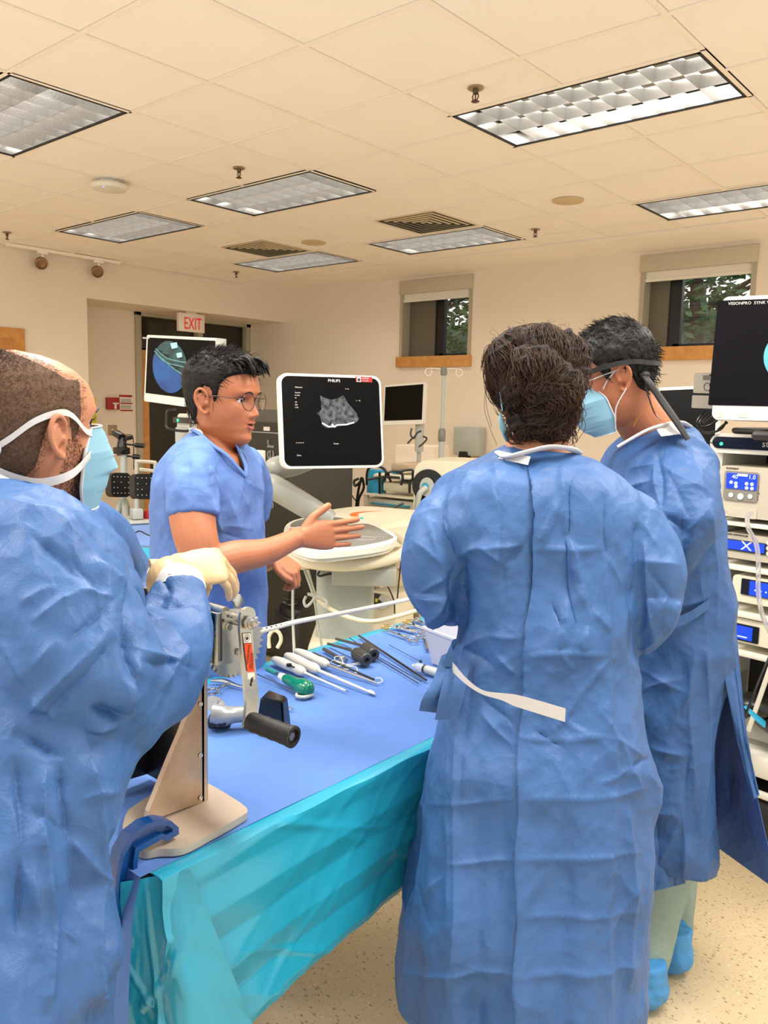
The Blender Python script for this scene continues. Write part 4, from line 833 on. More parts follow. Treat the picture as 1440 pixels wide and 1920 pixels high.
# big monitor on the tower
MM, w, h = mframe((1334, 786), 2.66, (1440, 789), 2.58, (1346, 557), flat=False)
w = .62
t = thing('tower_monitor', 'large white framed monitor with a dark screen and a cyan circle at its right edge', 'monitor', tuple(MM @ Vector((w/2, .05, 0))))
b = B(); slab(b, 0, w, 0, h, 0, .035, .02, MM); slab(b, .05, w-.05, .04, h-.04, .03, .075, .03, MM); f_ = obj('bezel', b, M['white'], t)
q = lrect(MM, 1346, 564, 1440, 762, 0); b = B(); slab(b, q[0], w-.02, q[2], q[3], -.002, .003, .004, MM); s_ = obj('screen', b, mat('dark_screen', (7, 6, 14), .3, spec=.12), t)
b = B(); p = loc(MM, 1432, 667, -.003); disc(b, MM, p[0]+.11, p[1], .11, .098, -.004, n=60); obj('camera_picture', b, emat('cyan_picture', (110, 205, 215), .9, var=(60, 150, 165), vs=12), s_)
p = loc(MM, 1365, 572, -.003); text('lettering', 'VISIONPRO  SYNK WIRELESS', MM @ tr(p[0], -.003, p[1]), .0135, M['inkw'], t)
b = B(); p = loc(MM, 1348, 777, -.003); disc(b, MM, p[0], p[1], .010, .010, -.002, n=24); obj('button', b, mat('button_ring', (196, 190, 172), .4), t)
b = B(); q2 = lrect(MM, 1384, 771, 1403, 783, -.003); slab(b, *q2, -.003, .002, .003, MM); obj('key_plate', b, mat('key_plate', (202, 196, 180), .4), t)
b = B(); c = MM @ Vector((.23, .09, -.0)); tube(b, [c+Vector((0, 0, .15)), Vector((c.x, c.y, (MT @ Vector((0, 0, z_top))).z))], .035, 14); bx(b, .12, .36, .03, .17, -.055, -.03, bev=.01, M4=MM); obj('neck', b, M['dark'], t)
# camera control boxes behind the monitor's left edge
t = thing('control_box', 'grey metal box with printed marks, clipped behind the left edge of the large monitor', 'control box', tuple(P(1318, 730, 2.78)))
MX, _, _ = mframe((1298, 766), 2.80, (1345, 768), 2.72, flat=False)
for ya, yb, xa in ((699, 738, 1302), (741, 767, 1298)):
    b = B(); q = lrect(MX, xa, ya, 1350, yb); slab(b, *q, 0, .05, .004, MX); obj('box', b, mat('grey_metal', (134, 128, 116), .45), t)
b = B(); p = loc(MX, 1325, 725, -.002)
tube(b, [MX @ Vector((p[0]+.011*math.cos(a), -.001, p[1]+.013*math.sin(a))) for a in [k*.45 for k in range(12)]], .0011, 5, cap=False)
disc(b, MX, p[0]+.012, p[1]+.008, .003, .003, -.001, n=8); disc(b, MX, p[0]+.01, p[1]-.012, .003, .003, -.001, n=8); disc(b, MX, loc(MX, 1332, 703, 0)[0], loc(MX, 1332, 703, 0)[1], .003, .003, -.001, n=8)
for k in range(5): q2 = lrect(MX, 1318, 704+k*1.8, 1331, 704.7+k*1.8, -.001); bx(b, q2[0], q2[1], -.0015, .001, q2[2], q2[3], M4=MX)
obj('printed_marks', b, M['ink'], t)
b = B()
for k, q_ in enumerate(([(1322, 772), (1308, 788), (1312, 800), (1330, 798), (1345, 788)], [(1326, 776), (1311, 792), (1316, 803), (1340, 796)], [(1310, 805), (1325, 812), (1350, 806), (1362, 790)], [(1335, 776), (1318, 792)], [(1346, 806), (1356, 797), (1364, 792)])): tube(b, [P(x, y, 2.8) for x, y in q_], .0042, 7, smooth=5)
tag(obj('cable_bundle', b, M['black']), 'looped black cables between the control box and the tower top', 'cable')
b = B(); q_ = MT @ Vector((0, 0, z_top)); bx(b, tx0+.06, tx0+WT-.05, .02, .4, z_top+.001, z_top+.022, bev=.01, M4=MT); tag(obj('black_base_plate', b, M['black']), 'black base plate on top of the tower, under the large monitor', 'base plate')
# black monitor behind, white top edge
t, Mm2, w2_, h2_, f2_, s2_ = stand_monitor('rear_monitor', (1226, 862), 3.75, (1345, 862), 3.6, (1232, 727), 'dark monitor with a pale frame behind the man with the headband', M['white'], M['scr'])
b = B(); c = Mm2 @ Vector((w2_/2, .06, .1)); tube(b, [c, Vector((c.x, c.y, .03))], .02, 10); lathe(b, (c.x, c.y, 0), [(.25, 0), (.25, .02), (.03, .04)]); obj('stand', b, M['cream'], t)
# small things on the floor behind the ultrasound machine
Mz, _, _ = mframe((475, 1180), 4.6, (560, 1180), 4.5)
t = thing('power_unit', 'black power unit with coiled leads on the floor behind the doctor in scrubs', 'power unit', tuple(onz(520, 1150, .0)))
b = B(); zz = Mz.translation.z; q = lrect(Mz, 512, 1138, 562, 1180); bx(b, q[0], q[1], 0, .25, .02-zz, q[3], bev=.02, M4=Mz); obj('housing', b, M['dark'], t)
b = B(); tube(b, [P(x, y, 4.5) for x, y in ((530, 1122), (545, 1125), (560, 1130), (545, 1135), (530, 1130), (525, 1150), (545, 1162), (560, 1150))], .008, 8, smooth=5); obj('lead', b, M['black'], t)
# wheeled base and posts seen between column and man: grey post each side
Mr, _, _ = mframe((698, 1150), 4.6, (750, 1150), 4.5)
t = thing('wall_socket_unit', 'cream floor unit with a dark panel of plugs, right of the ultrasound column', 'power unit', tuple(onz(720, 1120, 0)))
b = B(); zz = Mr.translation.z; q = lrect(Mr, 698, 1106, 742, 1165); bx(b, q[0], q[1], 0, .2, .01-zz, q[3], bev=.01, M4=Mr); obj('housing', b, M['cream'], t)
b = B(); q = lrect(Mr, 700, 1112, 716, 1140, -.005); lbox(b, Mr, q, -.006, .002); obj('socket_panel', b, M['dark'], t)
b = B(); q = lrect(Mr, 704, 1122, 708, 1129, -.01); lbox(b, Mr, q, -.012, -.004); obj('green_label', b, M['yellow'], t)
b = B()
for q_ in ([(712, 1125), (718, 1118), (722, 1130), (712, 1136)], [(716, 1128), (722, 1122), (728, 1128), (718, 1140), (708, 1138)]): tube(b, [P(x, y, 4.5) for x, y in q_], .012, 8, smooth=5)
obj('plug_lead', b, M['lgrey'], t)
for k, (pts, mm, lb) in enumerate((([(709, 1061, 4.2), (725, 1095, 4.2), (738, 1125, 4.2), (740, 1150, 4.2)], 'dark', 'thin dark cable hanging right of the ultrasound column'), ([(752, 1052, 4.2), (748, 1090, 4.2), (745, 1122, 4.2)], 'dark', 'thin dark cable hanging beside the gowned person’s elbow'))):
    cable('hanging_cable', [P(*p) for p in pts], .004, M[mm], lb)
# ================================================================== instrument table
TZ = .80; tx0, tx1, ty0, ty1 = -1.64, -.985, .645, 2.55
tb = thing('instrument_table', 'instrument table in the middle under a blue sheet and a turquoise plastic drape', 'table', ((tx0+tx1)/2, (ty0+ty1)/2, 0))
b = B(); bx(b, tx0+.02, tx1-.02, ty0+.02, ty1, TZ-.035, TZ-.008, bev=.005); obj('tabletop', b, M['steel'], tb)
for x in (tx0+.12, tx1-.12):
    for y in (ty0+.25, ty1-.15):
        b = B(); tube(b, [(x, y, 0), (x, y, TZ-.03)], .019, 12); obj('leg', b, M['steel'], tb)
M['sheet'] = mat('blue_sheet', (84, 124, 192), .85, var=.06, vscale=9, sheen=.0, bump=.25, bscale=700)
def fbm(x, y, z=0, o=3): return sum(noise.noise(Vector((x*2**k, y*2**k, z)))/2**k for k in range(o))
b = B(); nx, ny = 70, 160; g = []
for j in range(ny+1):
    row = []
    for i in range(nx+1):
        x = tx0+.022+(tx1-tx0-.04)*i/nx; y = ty0-.006+(ty1-ty0)*j/ny
        z = TZ+.0012*fbm(x*5, y*5)+.0016*max(0, 1-abs((x-y*.25)+1.72)/.02)*.8
        z += .0
        row.append(b.verts.new((x, y, z)))
    g.append(row)
for j in range(ny):
    for i in range(nx): b.faces.new((g[j][i], g[j][i+1], g[j+1][i+1], g[j+1][i]))
# the sheet turned down over the near end
prev = g[0]
for k in range(1, 26):
    t = k/25; row = []
    for i in range(nx+1):
        v = g[0][i].co; w_ = .012*math.sin(i*.32)*t+.02*fbm(i*.08, t)*t
        row.append(b.verts.new((v.x+.01*t*math.sin(i*.2), v.y-.012*math.sin(min(1, t*6)*1.57)-.02*t-w_, TZ-.004-.42*t)))
    for i in range(nx): b.faces.new((row[i], row[i+1], prev[i+1], prev[i]))
    prev = row
obj('blue_sheet', b, M['sheet'], tb, 60)
# turquoise plastic drape under the sheet: top, back edge, long front skirt and the corner flap
M['plastic'] = mat('turquoise_plastic', (34, 158, 190), .26, spec=.7, var=.05, vscale=4, bump=.12, bscale=14)
def cre(u, v, c, w): return max(0, 1-abs(u*c[0]+v*c[1]-c[2])/w)
b = B()
n, m_ = 260, 90; rows = []; random.seed(21)
CR = [(random.uniform(-1, 1), random.uniform(.1, .8), random.uniform(-.6, 1.6), random.uniform(.004, .012), random.uniform(.002, .006)) for _ in range(26)]
prof = [(-.022, .0016), (-.014, .004), (0.004, .006), (.012, .001)]
for j in range(m_+4):
    row = []
    for i in range(n+1):
        s = i/n; y = ty0+.012+(ty1+.05-ty0)*s
        if j < 4: x, z = tx1+prof[j][0], TZ-.002+prof[j][1]*.5+(.0015*math.sin(s*70) if j > 1 else 0)
        else:
            t = (j-3)/m_; drop = .285+.035*math.exp(-((s-.0)/.12)**2)+.006*math.sin(s*9)
            z = TZ-.004-drop*t
            fold = .010*(abs(((t*3.0+.15+.12*s) % 1)-.5)*2-.5)
            flare = .0
            wav = (.012*math.sin(s*16)+.02*fbm(s*6, t*1.2, 3))*t
            cc = 0
            for (a_, d_, c_, w_, am) in CR:
                cc += am*max(0, 1-abs(s*4*a_+t*d_-c_)/(w_*5))*(.5+.5*noise.noise(Vector((s*9, t*3, a_*9))))
            x = tx1+.012+fold*min(1, t*5)+flare+wav+cc
        row.append(b.verts.new((x, y, z)))
    rows.append(row)
for a_, c_ in zip(rows, rows[1:]):
    for i in range(n): b.faces.new((a_[i], a_[i+1], c_[i+1], c_[i]))
o = obj('plastic_skirt', b, M['plastic'], tb, 40); o.modifiers.new('s', 'SOLIDIFY').thickness = .0015
b = B(); bx(b, tx0-.012, tx0+.05, ty0+.01, ty1+.04, TZ-.006, TZ-.001, bev=.002); skirt(b, [(tx0-.012, ty1, 0), (tx0-.012, ty0+.01, 0)], TZ-.003, .3, .02, n=90, m=12, seed=4); obj('plastic_back_edge', b, M['plastic'], tb)
b = B(); bx(b, tx0, tx1, ty0+.02, ty1+.03, TZ-.008, TZ-.002); obj('plastic_top', b, M['plastic'], tb)
# corner flap: a fan hanging from the near corner
b = B(); ap = Vector((tx1+.010, ty0+.035, TZ+.002)); apl = Vector((tx1-.045, ty0-.022, TZ-.012)); L0 = on(1, ty0-.02, 226, 2010); R0 = on(0, tx1+.085, 490, 1990); nU, nV = 90, 90; rows = []
for j in range(nV+1):
    t = j/nV; row = []
    for i in range(nU+1):
        s = i/nU; a = apl.lerp(L0, t); c = (ap+Vector((.012, .02, 0))).lerp(R0, t); p = a.lerp(c, s)
        out = Vector((.6, -.8, 0)); bulge = .05*math.sin(math.pi*s)*t**.8
        fo = .018*t*math.sin(s*9+1.2+t*1.5)+.010*t*fbm(s*4, t*3, 8)
        k_ = .012*max(0, 1-abs(s-.34-.08*t)/.05)*t+.010*max(0, 1-abs(s*.6+t-.75)/.05)*(s > .2)*t+.008*max(0, 1-abs(s*-.8+t-.35)/.04)*t
        row.append(b.verts.new(p+out*(bulge+fo+k_)))
    rows.append(row)
for a_, c_ in zip(rows, rows[1:]):
    for i in range(nU): b.faces.new((a_[i], a_[i+1], c_[i+1], c_[i]))
o = obj('plastic_corner_flap', b, M['plastic'], tb, 45); o.modifiers.new('s', 'SOLIDIFY').thickness = .0015
# ---------------------------------------------- winch stand
ZP = TZ+.015
ws = thing('winch_stand', 'bare metal upright stand with a hand winch, clamped to the near end of the table', 'winch stand', (-1.12, .8, TZ))
XA_ = -1.10
def px2(X, x, y): return on(0, X, x, y)
b = B(); zpoly(b, [(300, 1592), (345, 1588), (400, 1560), (450, 1532), (464, 1520), (452, 1506), (400, 1474), (370, 1462), (320, 1470), (252, 1510), (235, 1530), (232, 1560), (262, 1594)], ZP, TZ+.0025, ZP, sm=4); obj('base_plate', b, M['plate'], ws)
yF = onz(383, 1507, ZP).y; 
def gus(X, th, y_shift=0):
    pts = [(277, 1540), (279, 1522), (290, 1495), (303, 1462), (320, 1420), (338, 1378), (352, 1342), (356, 1325), (357, 1270), (357, 1135), (383, 1132), (383, 1507)]
    o_ = []
    for x, y in pts:
        v = px2(XA_, x, y); o_.append((v.y, max(v.z, ZP)))
    b = B(); n = len(o_); _add(b, [(X, p[0], p[1]) for p in o_]+[(X-th, p[0], p[1]) for p in o_], [list(range(n)), list(range(2*n-1, n-1, -1))]+[[i, i+n, (i+1) % n+n, (i+1) % n] for i in range(n)]); return b
obj('side_gusset', gus(XA_, .011), M['alu'], ws, 20); obj('side_gusset', gus(-1.262, .010), M['dark'], ws, 20)  # far gusset coloured dark for the shade inside the stand
zTop = px2(XA_, 385, 1130).z
b = B(); bx(b, -1.274, XA_+.0, yF, yF+.0135, ZP, zTop, bev=.001); up = obj('upright_plate', b, mat('plate_edge', (186, 168, 148), .4, .6), ws)
b = B(); bx(b, -1.26, XA_-.012, yF-.004, yF-.0005, ZP+.002, zTop-.01); obj('black_backing', b, M['black'], ws)  # black sheet: the shade between the gussets put into its colour
for y in (1320, 1416, 1496):
    v = px2(XA_+.001, 376, y); b = B(); lathe(b, v, [(.0042, 0), (.0042, .0015), (.003, .002), (.0016, .0008)], axis=(1, 0, 0), seg=14); obj('screw', b, M['steel'], ws)
# the winch itself: side plates, drum, gear, crank
wn = obj('winch_frame', B(), M['zinc'], ws)
def xpoly(b, pts, X, th, Xp=None):
    o_ = [px2(Xp if Xp is not None else X, x, y) for x, y in pts]; n = len(o_)
    _add(b, [(X, p.y, p.z) for p in o_]+[(X-th, p.y, p.z) for p in o_], [list(range(n)), list(range(2*n-1, n-1, -1))]+[[i, i+n, (i+1) % n+n, (i+1) % n] for i in range(n)])
XW = -1.06
sp = [(405, 1247), (405, 1172), (407, 1151), (440, 1142), (455, 1142), (462, 1149), (464, 1160), (464, 1180), (458, 1240), (407, 1248)]
bpy.data.objects.remove(wn)
b = B(); xpoly(b, sp, XW, .004); wn = obj('winch_side_plate', b, M['zinc'], ws, 20)
b = B(); xpoly(b, sp, XW-.10, .004, XW); obj('winch_side_plate', b, M['zinc'], ws, 20)
y0_ = px2(XW, 405, 1200).y
zt_, zb_2 = px2(XW, 405, 1152).z, px2(XW, 405, 1247).z
b = B(); bx(b, XW-.1, XW+.001, yF+.0135, y0_+.004, zb_2+.004, zt_, bev=.002); obj('winch_back_flange', b, M['dsteel'], ws)
cD = px2(XW-.02, 440, 1205)
b = B(); bz = []; RT = px2(XW-.006, 432, 1205); nt = 34; R1, R2 = .054, .0605
pts = []
for k in range(nt*4):
    a = 2*math.pi*k/(nt*4); r_ = (R2 if k % 4 in (1, 2) else R1); pts.append((RT.y+.014+r_*math.cos(a), RT.z-.004+r_*math.sin(a)))
n = len(pts); X_ = XW-.008; _add(b, [(X_, p[0], p[1]) for p in pts]+[(X_-.005, p[0], p[1]) for p in pts], [list(range(n)), list(range(2*n-1, n-1, -1))]+[[i, i+n, (i+1) % n+n, (i+1) % n] for i in range(n)]); obj('gear_wheel', b, M['zinc'], ws, 20)
gc = Vector((X_, RT.y+.014, RT.z-.004))
b = B(); lathe(b, gc, [(.02, -.005), (.02, -.09)], axis=(1, 0, 0), seg=24); lathe(b, gc+Vector((-.02, 0, 0)), [(.03, 0), (.034, -.03), (.034, -.05), (.03, -.07)], axis=(1, 0, 0), seg=24); obj('drum', b, M['steel'], ws)
b = B(); lathe(b, px2(XW+.001, 428, 1175), [(.0065, 0), (.0065, .005)], axis=(1, 0, 0), seg=6); obj('bolt', b, M['steel'], ws)
b = B(); lathe(b, px2(XW+.001, 447, 1222), [(.0065, 0), (.0065, .005)], axis=(1, 0, 0), seg=6); obj('bolt', b, M['steel'], ws)
for q in ((418, 1163), (437, 1163), (428, 1155)):
    b = B(); lathe(b, px2(XW+.0005, *q), [(.0025, 0), (.0025, .001)], axis=(1, 0, 0), seg=10); obj('rivet', b, M['dsteel'], ws)
b = B(); lathe(b, px2(XW-.03, 402, 1143), [(.010, -.03), (.010, .03)], axis=(1, 0, 0), seg=18); obj('ratchet_roller', b, M['steel'], ws)
b = B(); sp2 = px2(XW-.01, 447, 1128); box(b, sp2, (.004, .02, .02), Matrix.Rotation(.5, 3, 'X'), .003); obj('ratchet_tab', b, M['zinc'], ws)
# crank: axle stub, arm bent at the lower end, handle
XC = XW+.035
hubp = px2(XC, 464, 1167)
b = B(); lathe(b, Vector((XW, hubp.y, hubp.z)), [(.010, 0), (.010, .032)], axis=(1, 0, 0), seg=16); lathe(b, Vector((XC+.004, hubp.y, hubp.z)), [(.012, 0), (.012, .003), (.0095, .0035), (.0095, .008), (.0055, .0085), (.0055, .016), (.003, .018)], axis=(1, 0, 0), seg=6); obj('axle', b, M['steel'], ws)
b = B()
def armp(x, y, X): v = px2(X, x, y); return v
A0 = [armp(451, 1156, XC), armp(475, 1153, XC)]; secs = [(451, 1154, 474, 1153, XC), (450, 1180, 473, 1178, XC), (454, 1230, 477, 1228, XC), (459, 1292, 484, 1292, XC+.002), (462, 1318, 486, 1314, XC+.014), (460, 1345, 484, 1340, XC+.026), (457, 1366, 480, 1362, XC+.036)]
vv = []
for x0_, y0a, x1_, y1a, X in secs:
    a, c = px2(X, x0_, y0a), px2(X, x1_, y1a); vv.append([b.verts.new(a), b.verts.new(c), b.verts.new(c-Vector((.006, 0, 0))), b.verts.new(a-Vector((.006, 0, 0)))])
for p, q in zip(vv, vv[1:]):
    for i in range(4): b.faces.new((p[i], p[(i+1) % 4], q[(i+1) % 4], q[i]))
b.faces.new(vv[0][::-1]); b.faces.new(vv[-1]); lathe(b, px2(XC-.003, 463, 1156), [(.0165, -.0031), (.0165, .0031)], axis=(1, 0, 0), seg=24)
arm = obj('crank_arm', b, M['zinc'], ws, 25)
def stick(x0_, y0a, x1_, y1a, w0, w1, lift, m, nm, par):
    """strip on the arm between two rows of pixels (left edge to right edge)"""
    b = B(); a, c = px2(XC+lift, x0_, y0a), px2(XC+lift, x0_+w0, y0a-1); d, e = px2(XC+lift, x1_, y1a), px2(XC+lift, x1_+w1, y1a-1)
    _add(b, [a, c, e, d, a-Vector((lift*.9, 0, 0)), c-Vector((lift*.9, 0, 0)), e-Vector((lift*.9, 0, 0)), d-Vector((lift*.9, 0, 0))], [(0, 1, 2, 3), (7, 6, 5, 4), (0, 4, 5, 1), (1, 5, 6, 2), (2, 6, 7, 3), (3, 7, 4, 0)]); return obj(nm, b, m, par, 0)
lb_ = stick(454, 1187, 465, 1292, 16, 15, .0009, M['ink'], 'warning_label', arm)
stick(455, 1188, 457.5, 1206, 14.5, 14, .0014, M['paper'], 'pictogram_panel', lb_); stick(457.8, 1207.5, 464, 1260, 14, 13.5, .0014, mat('orange_label', (226, 74, 30), .5), 'orange_panel', lb_); stick(464.2, 1262, 466.5, 1290, 13, 12.5, .0014, M['paper'], 'pictogram_panel', lb_)
b = B(); c = px2(XC+.0017, 463.5, 1197); 
tube(b, [c+Vector((0, .0052*math.cos(a), .0062*math.sin(a))) for a in [k*math.pi/10 for k in range(21)]], .0004, 4, cap=False); box(b, c, (.0004, .005, .005), Matrix.Rotation(.7, 3, 'X')); obj('pictogram', b, M['ink'], lb_, 0)
b = B(); c = px2(XC+.0017, 471, 1278)
for k in range(4): tube(b, [c+Vector((0, -.002+.0012*k, -.003)), c+Vector((0, .0005+.0016*k, .007))], .0005, 4)
box(b, c+Vector((0, -.001, -.005)), (.0004, .004, .006), Matrix.Rotation(.5, 3, 'X')); obj('pictogram', b, M['ink'], lb_, 0)
Mw_ = Matrix(((0, -1, 0, XC+.0017), (1, 0, 0, 0), (0, 0, 1, 0), (0, 0, 0, 1)))
c = px2(XC+.0017, 463, 1210); e = px2(XC+.0017, 467, 1256)
def vtext(s, x, y, sz): 
    c = px2(XC+.0017, x, y); Mv = Matrix(((0, -1, 0, c.x), (1, 0, 0, c.y), (0, 0, 1, c.z), (0, 0, 0, 1))) @ Matrix.Rotation(math.radians(-84), 4, 'Y'); text('lettering', s, Mv @ tr(-.0, -.0002, 0), sz, M['ink'], lb_, ext=.0001)
vtext('WARNING', 466.2, 1245, .0068)
for k in range(3): vtext('HANDLE MUST BE HELD', 469+k*2.4, 1254, .0026)
h0, h1 = px2(XC+.03, 470, 1352), None
hd = Vector((1, .12, -.05)).normalized(); base_ = px2(XC+.034, 469, 1352)
L_ = .092; prof_ = [(.006, -.004), (.0145, 0), (.016, .006), (.0165, .012), (.0158, .022), (.0167, .032), (.0158, .042), (.0168, .052), (.0158, .062), (.0168, .072), (.0165, .08), (.0178, .088), (.0178, L_), (.0130, L_+.001), (.0125, L_-.006), (.0, L_-.006)]
b = B(); lathe(b, base_, prof_, axis=hd, seg=28); obj('crank_handle', b, M['rubber'], ws)
b = B(); lathe(b, base_+hd*(L_-.006), [(.007, 0), (.007, .003)], axis=hd, seg=6); obj('handle_nut', b, M['steel'], ws)
# rope
M['rope'] = mat('white_rope', (226, 220, 206), .8, bump=.6, bscale=500)
b = B(); tube(b, [gc+Vector((-.03, .02, .03)), P(476, 1184, 1.55), P(560, 1165, 1.75), P(660, 1146, 2.02), P(760, 1125, 2.32), P(812, 1113, 2.5)], .0052, 10, smooth=5); rp = tag(obj('rope', b, M['rope']), 'white braided rope running from the winch across above the instrument table', 'rope')
b = B()
a0, a1 = P(476, 1184, 1.55), P(812, 1113, 2.5)
path = cr_spline([tuple(P(476, 1184, 1.55)), tuple(P(560, 1165, 1.75)), tuple(P(660, 1146, 2.02)), tuple(P(760, 1125, 2.32)), tuple(P(812, 1113, 2.5))], 18)
for k, p in enumerate(path):
    v = Vector(p)-(cf*.0053)+Vector((0, 0, .0022 if k % 2 else -.0022)); box(b, v, (.004, .004, .0016), None)
o = obj('black_fleck', b, M['ink'], rp, 0); o['kind'] = 'stuff'
# ---------------------------------------------- blue clamp
cl = thing('clamp', 'blue cast clamp gripping the near end of the table, below the metal base plate', 'clamp', tuple(px2(-1.04, 240, 1700)))
b = B(); outp = [(243, 1800), (232, 1770), (222, 1730), (215, 1680), (218, 1640), (226, 1600), (245, 1567), (272, 1546), (300, 1537), (322, 1540), (335, 1551), (336, 1564), (313, 1578), (306, 1573), (262, 1597), (258, 1620), (259, 1700), (257, 1800)]
M['clampb'] = mat('blue_enamel', (2, 66, 132), .25, spec=.6)
web = [(240, 1790), (226, 1730), (223, 1660), (232, 1606), (250, 1575), (282, 1551), (312, 1547), (325, 1553), (310, 1566), (258, 1592), (252, 1620), (252, 1790)]
XK = -1.027
xpoly(b, web, XK-.009, .006, XK)
o_ = [px2(XK, x, y) for x, y in outp]; i_ = [px2(XK, x, y) for x, y in [(246, 1795), (239, 1770), (230, 1730), (223, 1680), (225, 1643), (233, 1606), (250, 1576), (275, 1556), (300, 1547), (316, 1549), (324, 1554), (323, 1560), (312, 1566), (304, 1563), (254, 1590), (250, 1618), (250, 1700), (249, 1795)]]
n = len(o_); _add(b, [(XK, p.y, p.z) for p in o_]+[(XK, p.y, p.z) for p in i_]+[(XK-.024, p.y, p.z) for p in o_]+[(XK-.024, p.y, p.z) for p in i_], [[i, (i+1) % n, (i+1) % n+n, i+n] for i in range(n)]+[[i+2*n, i+3*n, (i+1) % n+3*n, (i+1) % n+2*n] for i in range(n)]+[[i, i+2*n, (i+1) % n+2*n, (i+1) % n] for i in range(n)]+[[i+n, (i+1) % n+n, (i+1) % n+3*n, i+3*n] for i in range(n)])
o = obj('clamp_body', b, M['clampb'], cl, 30)
b = B(); v = px2(XK-.012, 250, 1800); tube(b, [v+Vector((0, .0, 0)), v+Vector((0, .09, .0))], .016, 10); tube(b, [v+Vector((0, .075, -.1)), Vector((v.x, v.y+.075, TZ-.045))], .0095, 12); tube(b, [v+Vector((-.04, .075, -.095)), v+Vector((.04, .075, -.095))], .005, 8); obj('clamp_screw', b, M['dsteel'], cl)
# ---------------------------------------------- instruments on the sheet
IZ = TZ+.0045
def I(x, y, h=0.0): return onz(x, y, IZ+h)
def rod(name, pts, r, m, parent=None, label=None, cat='instrument', group=None, seg=8, sm=0):
    b = B(); tube(b, pts, r, seg, smooth=sm); o = obj(name, b, m, parent)
    if label: tag(o, label, cat, group)
    return o
def probe(label, hp, sh, mh, tip=None, hr=.0135, sr=.0028, extra=None):
    """pale handled instrument: handle pixels (a, b), shaft end"""
    a, c = I(*hp[0], hr), I(*hp[1], hr); t = thing('arthroscopy_hook', label, 'surgical instrument', tuple(a.lerp(c, .5)-Vector((0, 0, hr))), 0, 'white-handled instruments'); d = c-a
    b = B(); tube(b, [a+d*k for k in (0, .04, .15, .35, .55, .7, .85, .96, 1)], [hr*q for q in (.25, .6, .85, 1, .95, .9, 1, .75, .4)], 16, smooth=3); obj('handle', b, M['ivory'], t)
    e = I(*sh, .004); b = B(); tube(b, [c-d*.03, c.lerp(e, .55), e], [sr*1.3, sr, sr*.8], 8, smooth=3)
    obj('shaft', b, mh, t)
    return t, e
M['ivory'] = mat('ivory_handle', (222, 218, 204), .38)
t, e = probe('white-handled hook nearest the camera, with a black slider on its handle', ((511, 1235), (571, 1261)), (648, 1295), M['white'])
v = I(542, 1247, .024); b = B(); box(b, v, (.014, .012, .008), Matrix.Rotation(.9, 3, 'Z'), .002); tube(b, [v, I(556, 1253, .02)], .002, 6); obj('slider', b, M['black'], t)
b = B(); tube(b, [e, I(650, 1296, .004), I(654, 1298, .006)], .001, 5); obj('hook_tip', b, M['steel'], t)
t, e = probe('middle one of the three white-handled instruments, with a flat white tip', ((535, 1228), (597, 1257)), (702, 1301), M['white'], hr=.0145, sr=.0034)
b = B(); tube(b, [I(692, 1294, .004), I(697, 1297, .004), I(703, 1302, .003)], [.003, .0055, .003], 8, flat=.4); obj('flat_tip', b, M['white'], t)
t, e = probe('white-handled instrument farthest from the camera, with a steel shaft', ((553, 1220), (615, 1247)), (707, 1281), M['steel'], sr=.003)
b = B(); tube(b, [I(614, 1243, .012), I(700, 1277, .006), I(706, 1280, .004)], .0012, 6); obj('wire', b, M['dsteel'], t)
# green screwdriver
t = thing('green_screwdriver', 'green bulb-handled screwdriver with a teal threaded tip', 'screwdriver', tuple(I(560, 1275)))
a, c = I(533, 1271, .018), I(583, 1295, .018); d = c-a
b = B(); tube(b, [a+d*k for k in (0, .1, .3, .45, .65, .85, .97, 1)], [.009, .0125, .0135, .0145, .0195, .0205, .013, .003], 20, smooth=4); obj('handle', b, mat('green_plastic', (0, 118, 88), .18, spec=.7), t)
b = B(); tube(b, [a-d*.16, a-d*.1, a+d*.03], [.008, .0095, .0105], 16); obj('collar', b, M['white'], t)
b = B(); tube(b, [a-d*.12, I(517, 1262, .014)], .004, 10); obj('shank', b, M['steel'], t)
b = B(); p0, p1 = I(519, 1263, .014), I(500, 1254, .012); q = [p0.lerp(p1, k/16) for k in range(17)]; tube(b, q, [.0052+.0012*(k % 2) for k in range(16)]+[.002], 10); obj('threaded_tip', b, mat('teal_tip', (20, 128, 122), .3), t)
# ring-handled wire
t = thing('ring_handled_pin', 'thin dark pin with a pale grey ring handle, near the black battery', 'surgical instrument', tuple(I(520, 1285)))
rod('pin', [I(482, 1264, .006), I(558, 1298, .006)], .0014, M['dsteel'], t)
cc = I(571, 1302, .005); b = B(); tube(b, [cc+Vector((.017*math.cos(a), .021*math.sin(a), 0)) for a in [k*math.pi/12 for k in range(25)]], .0042, 10, cap=False); obj('ring', b, M['lgrey'], t)
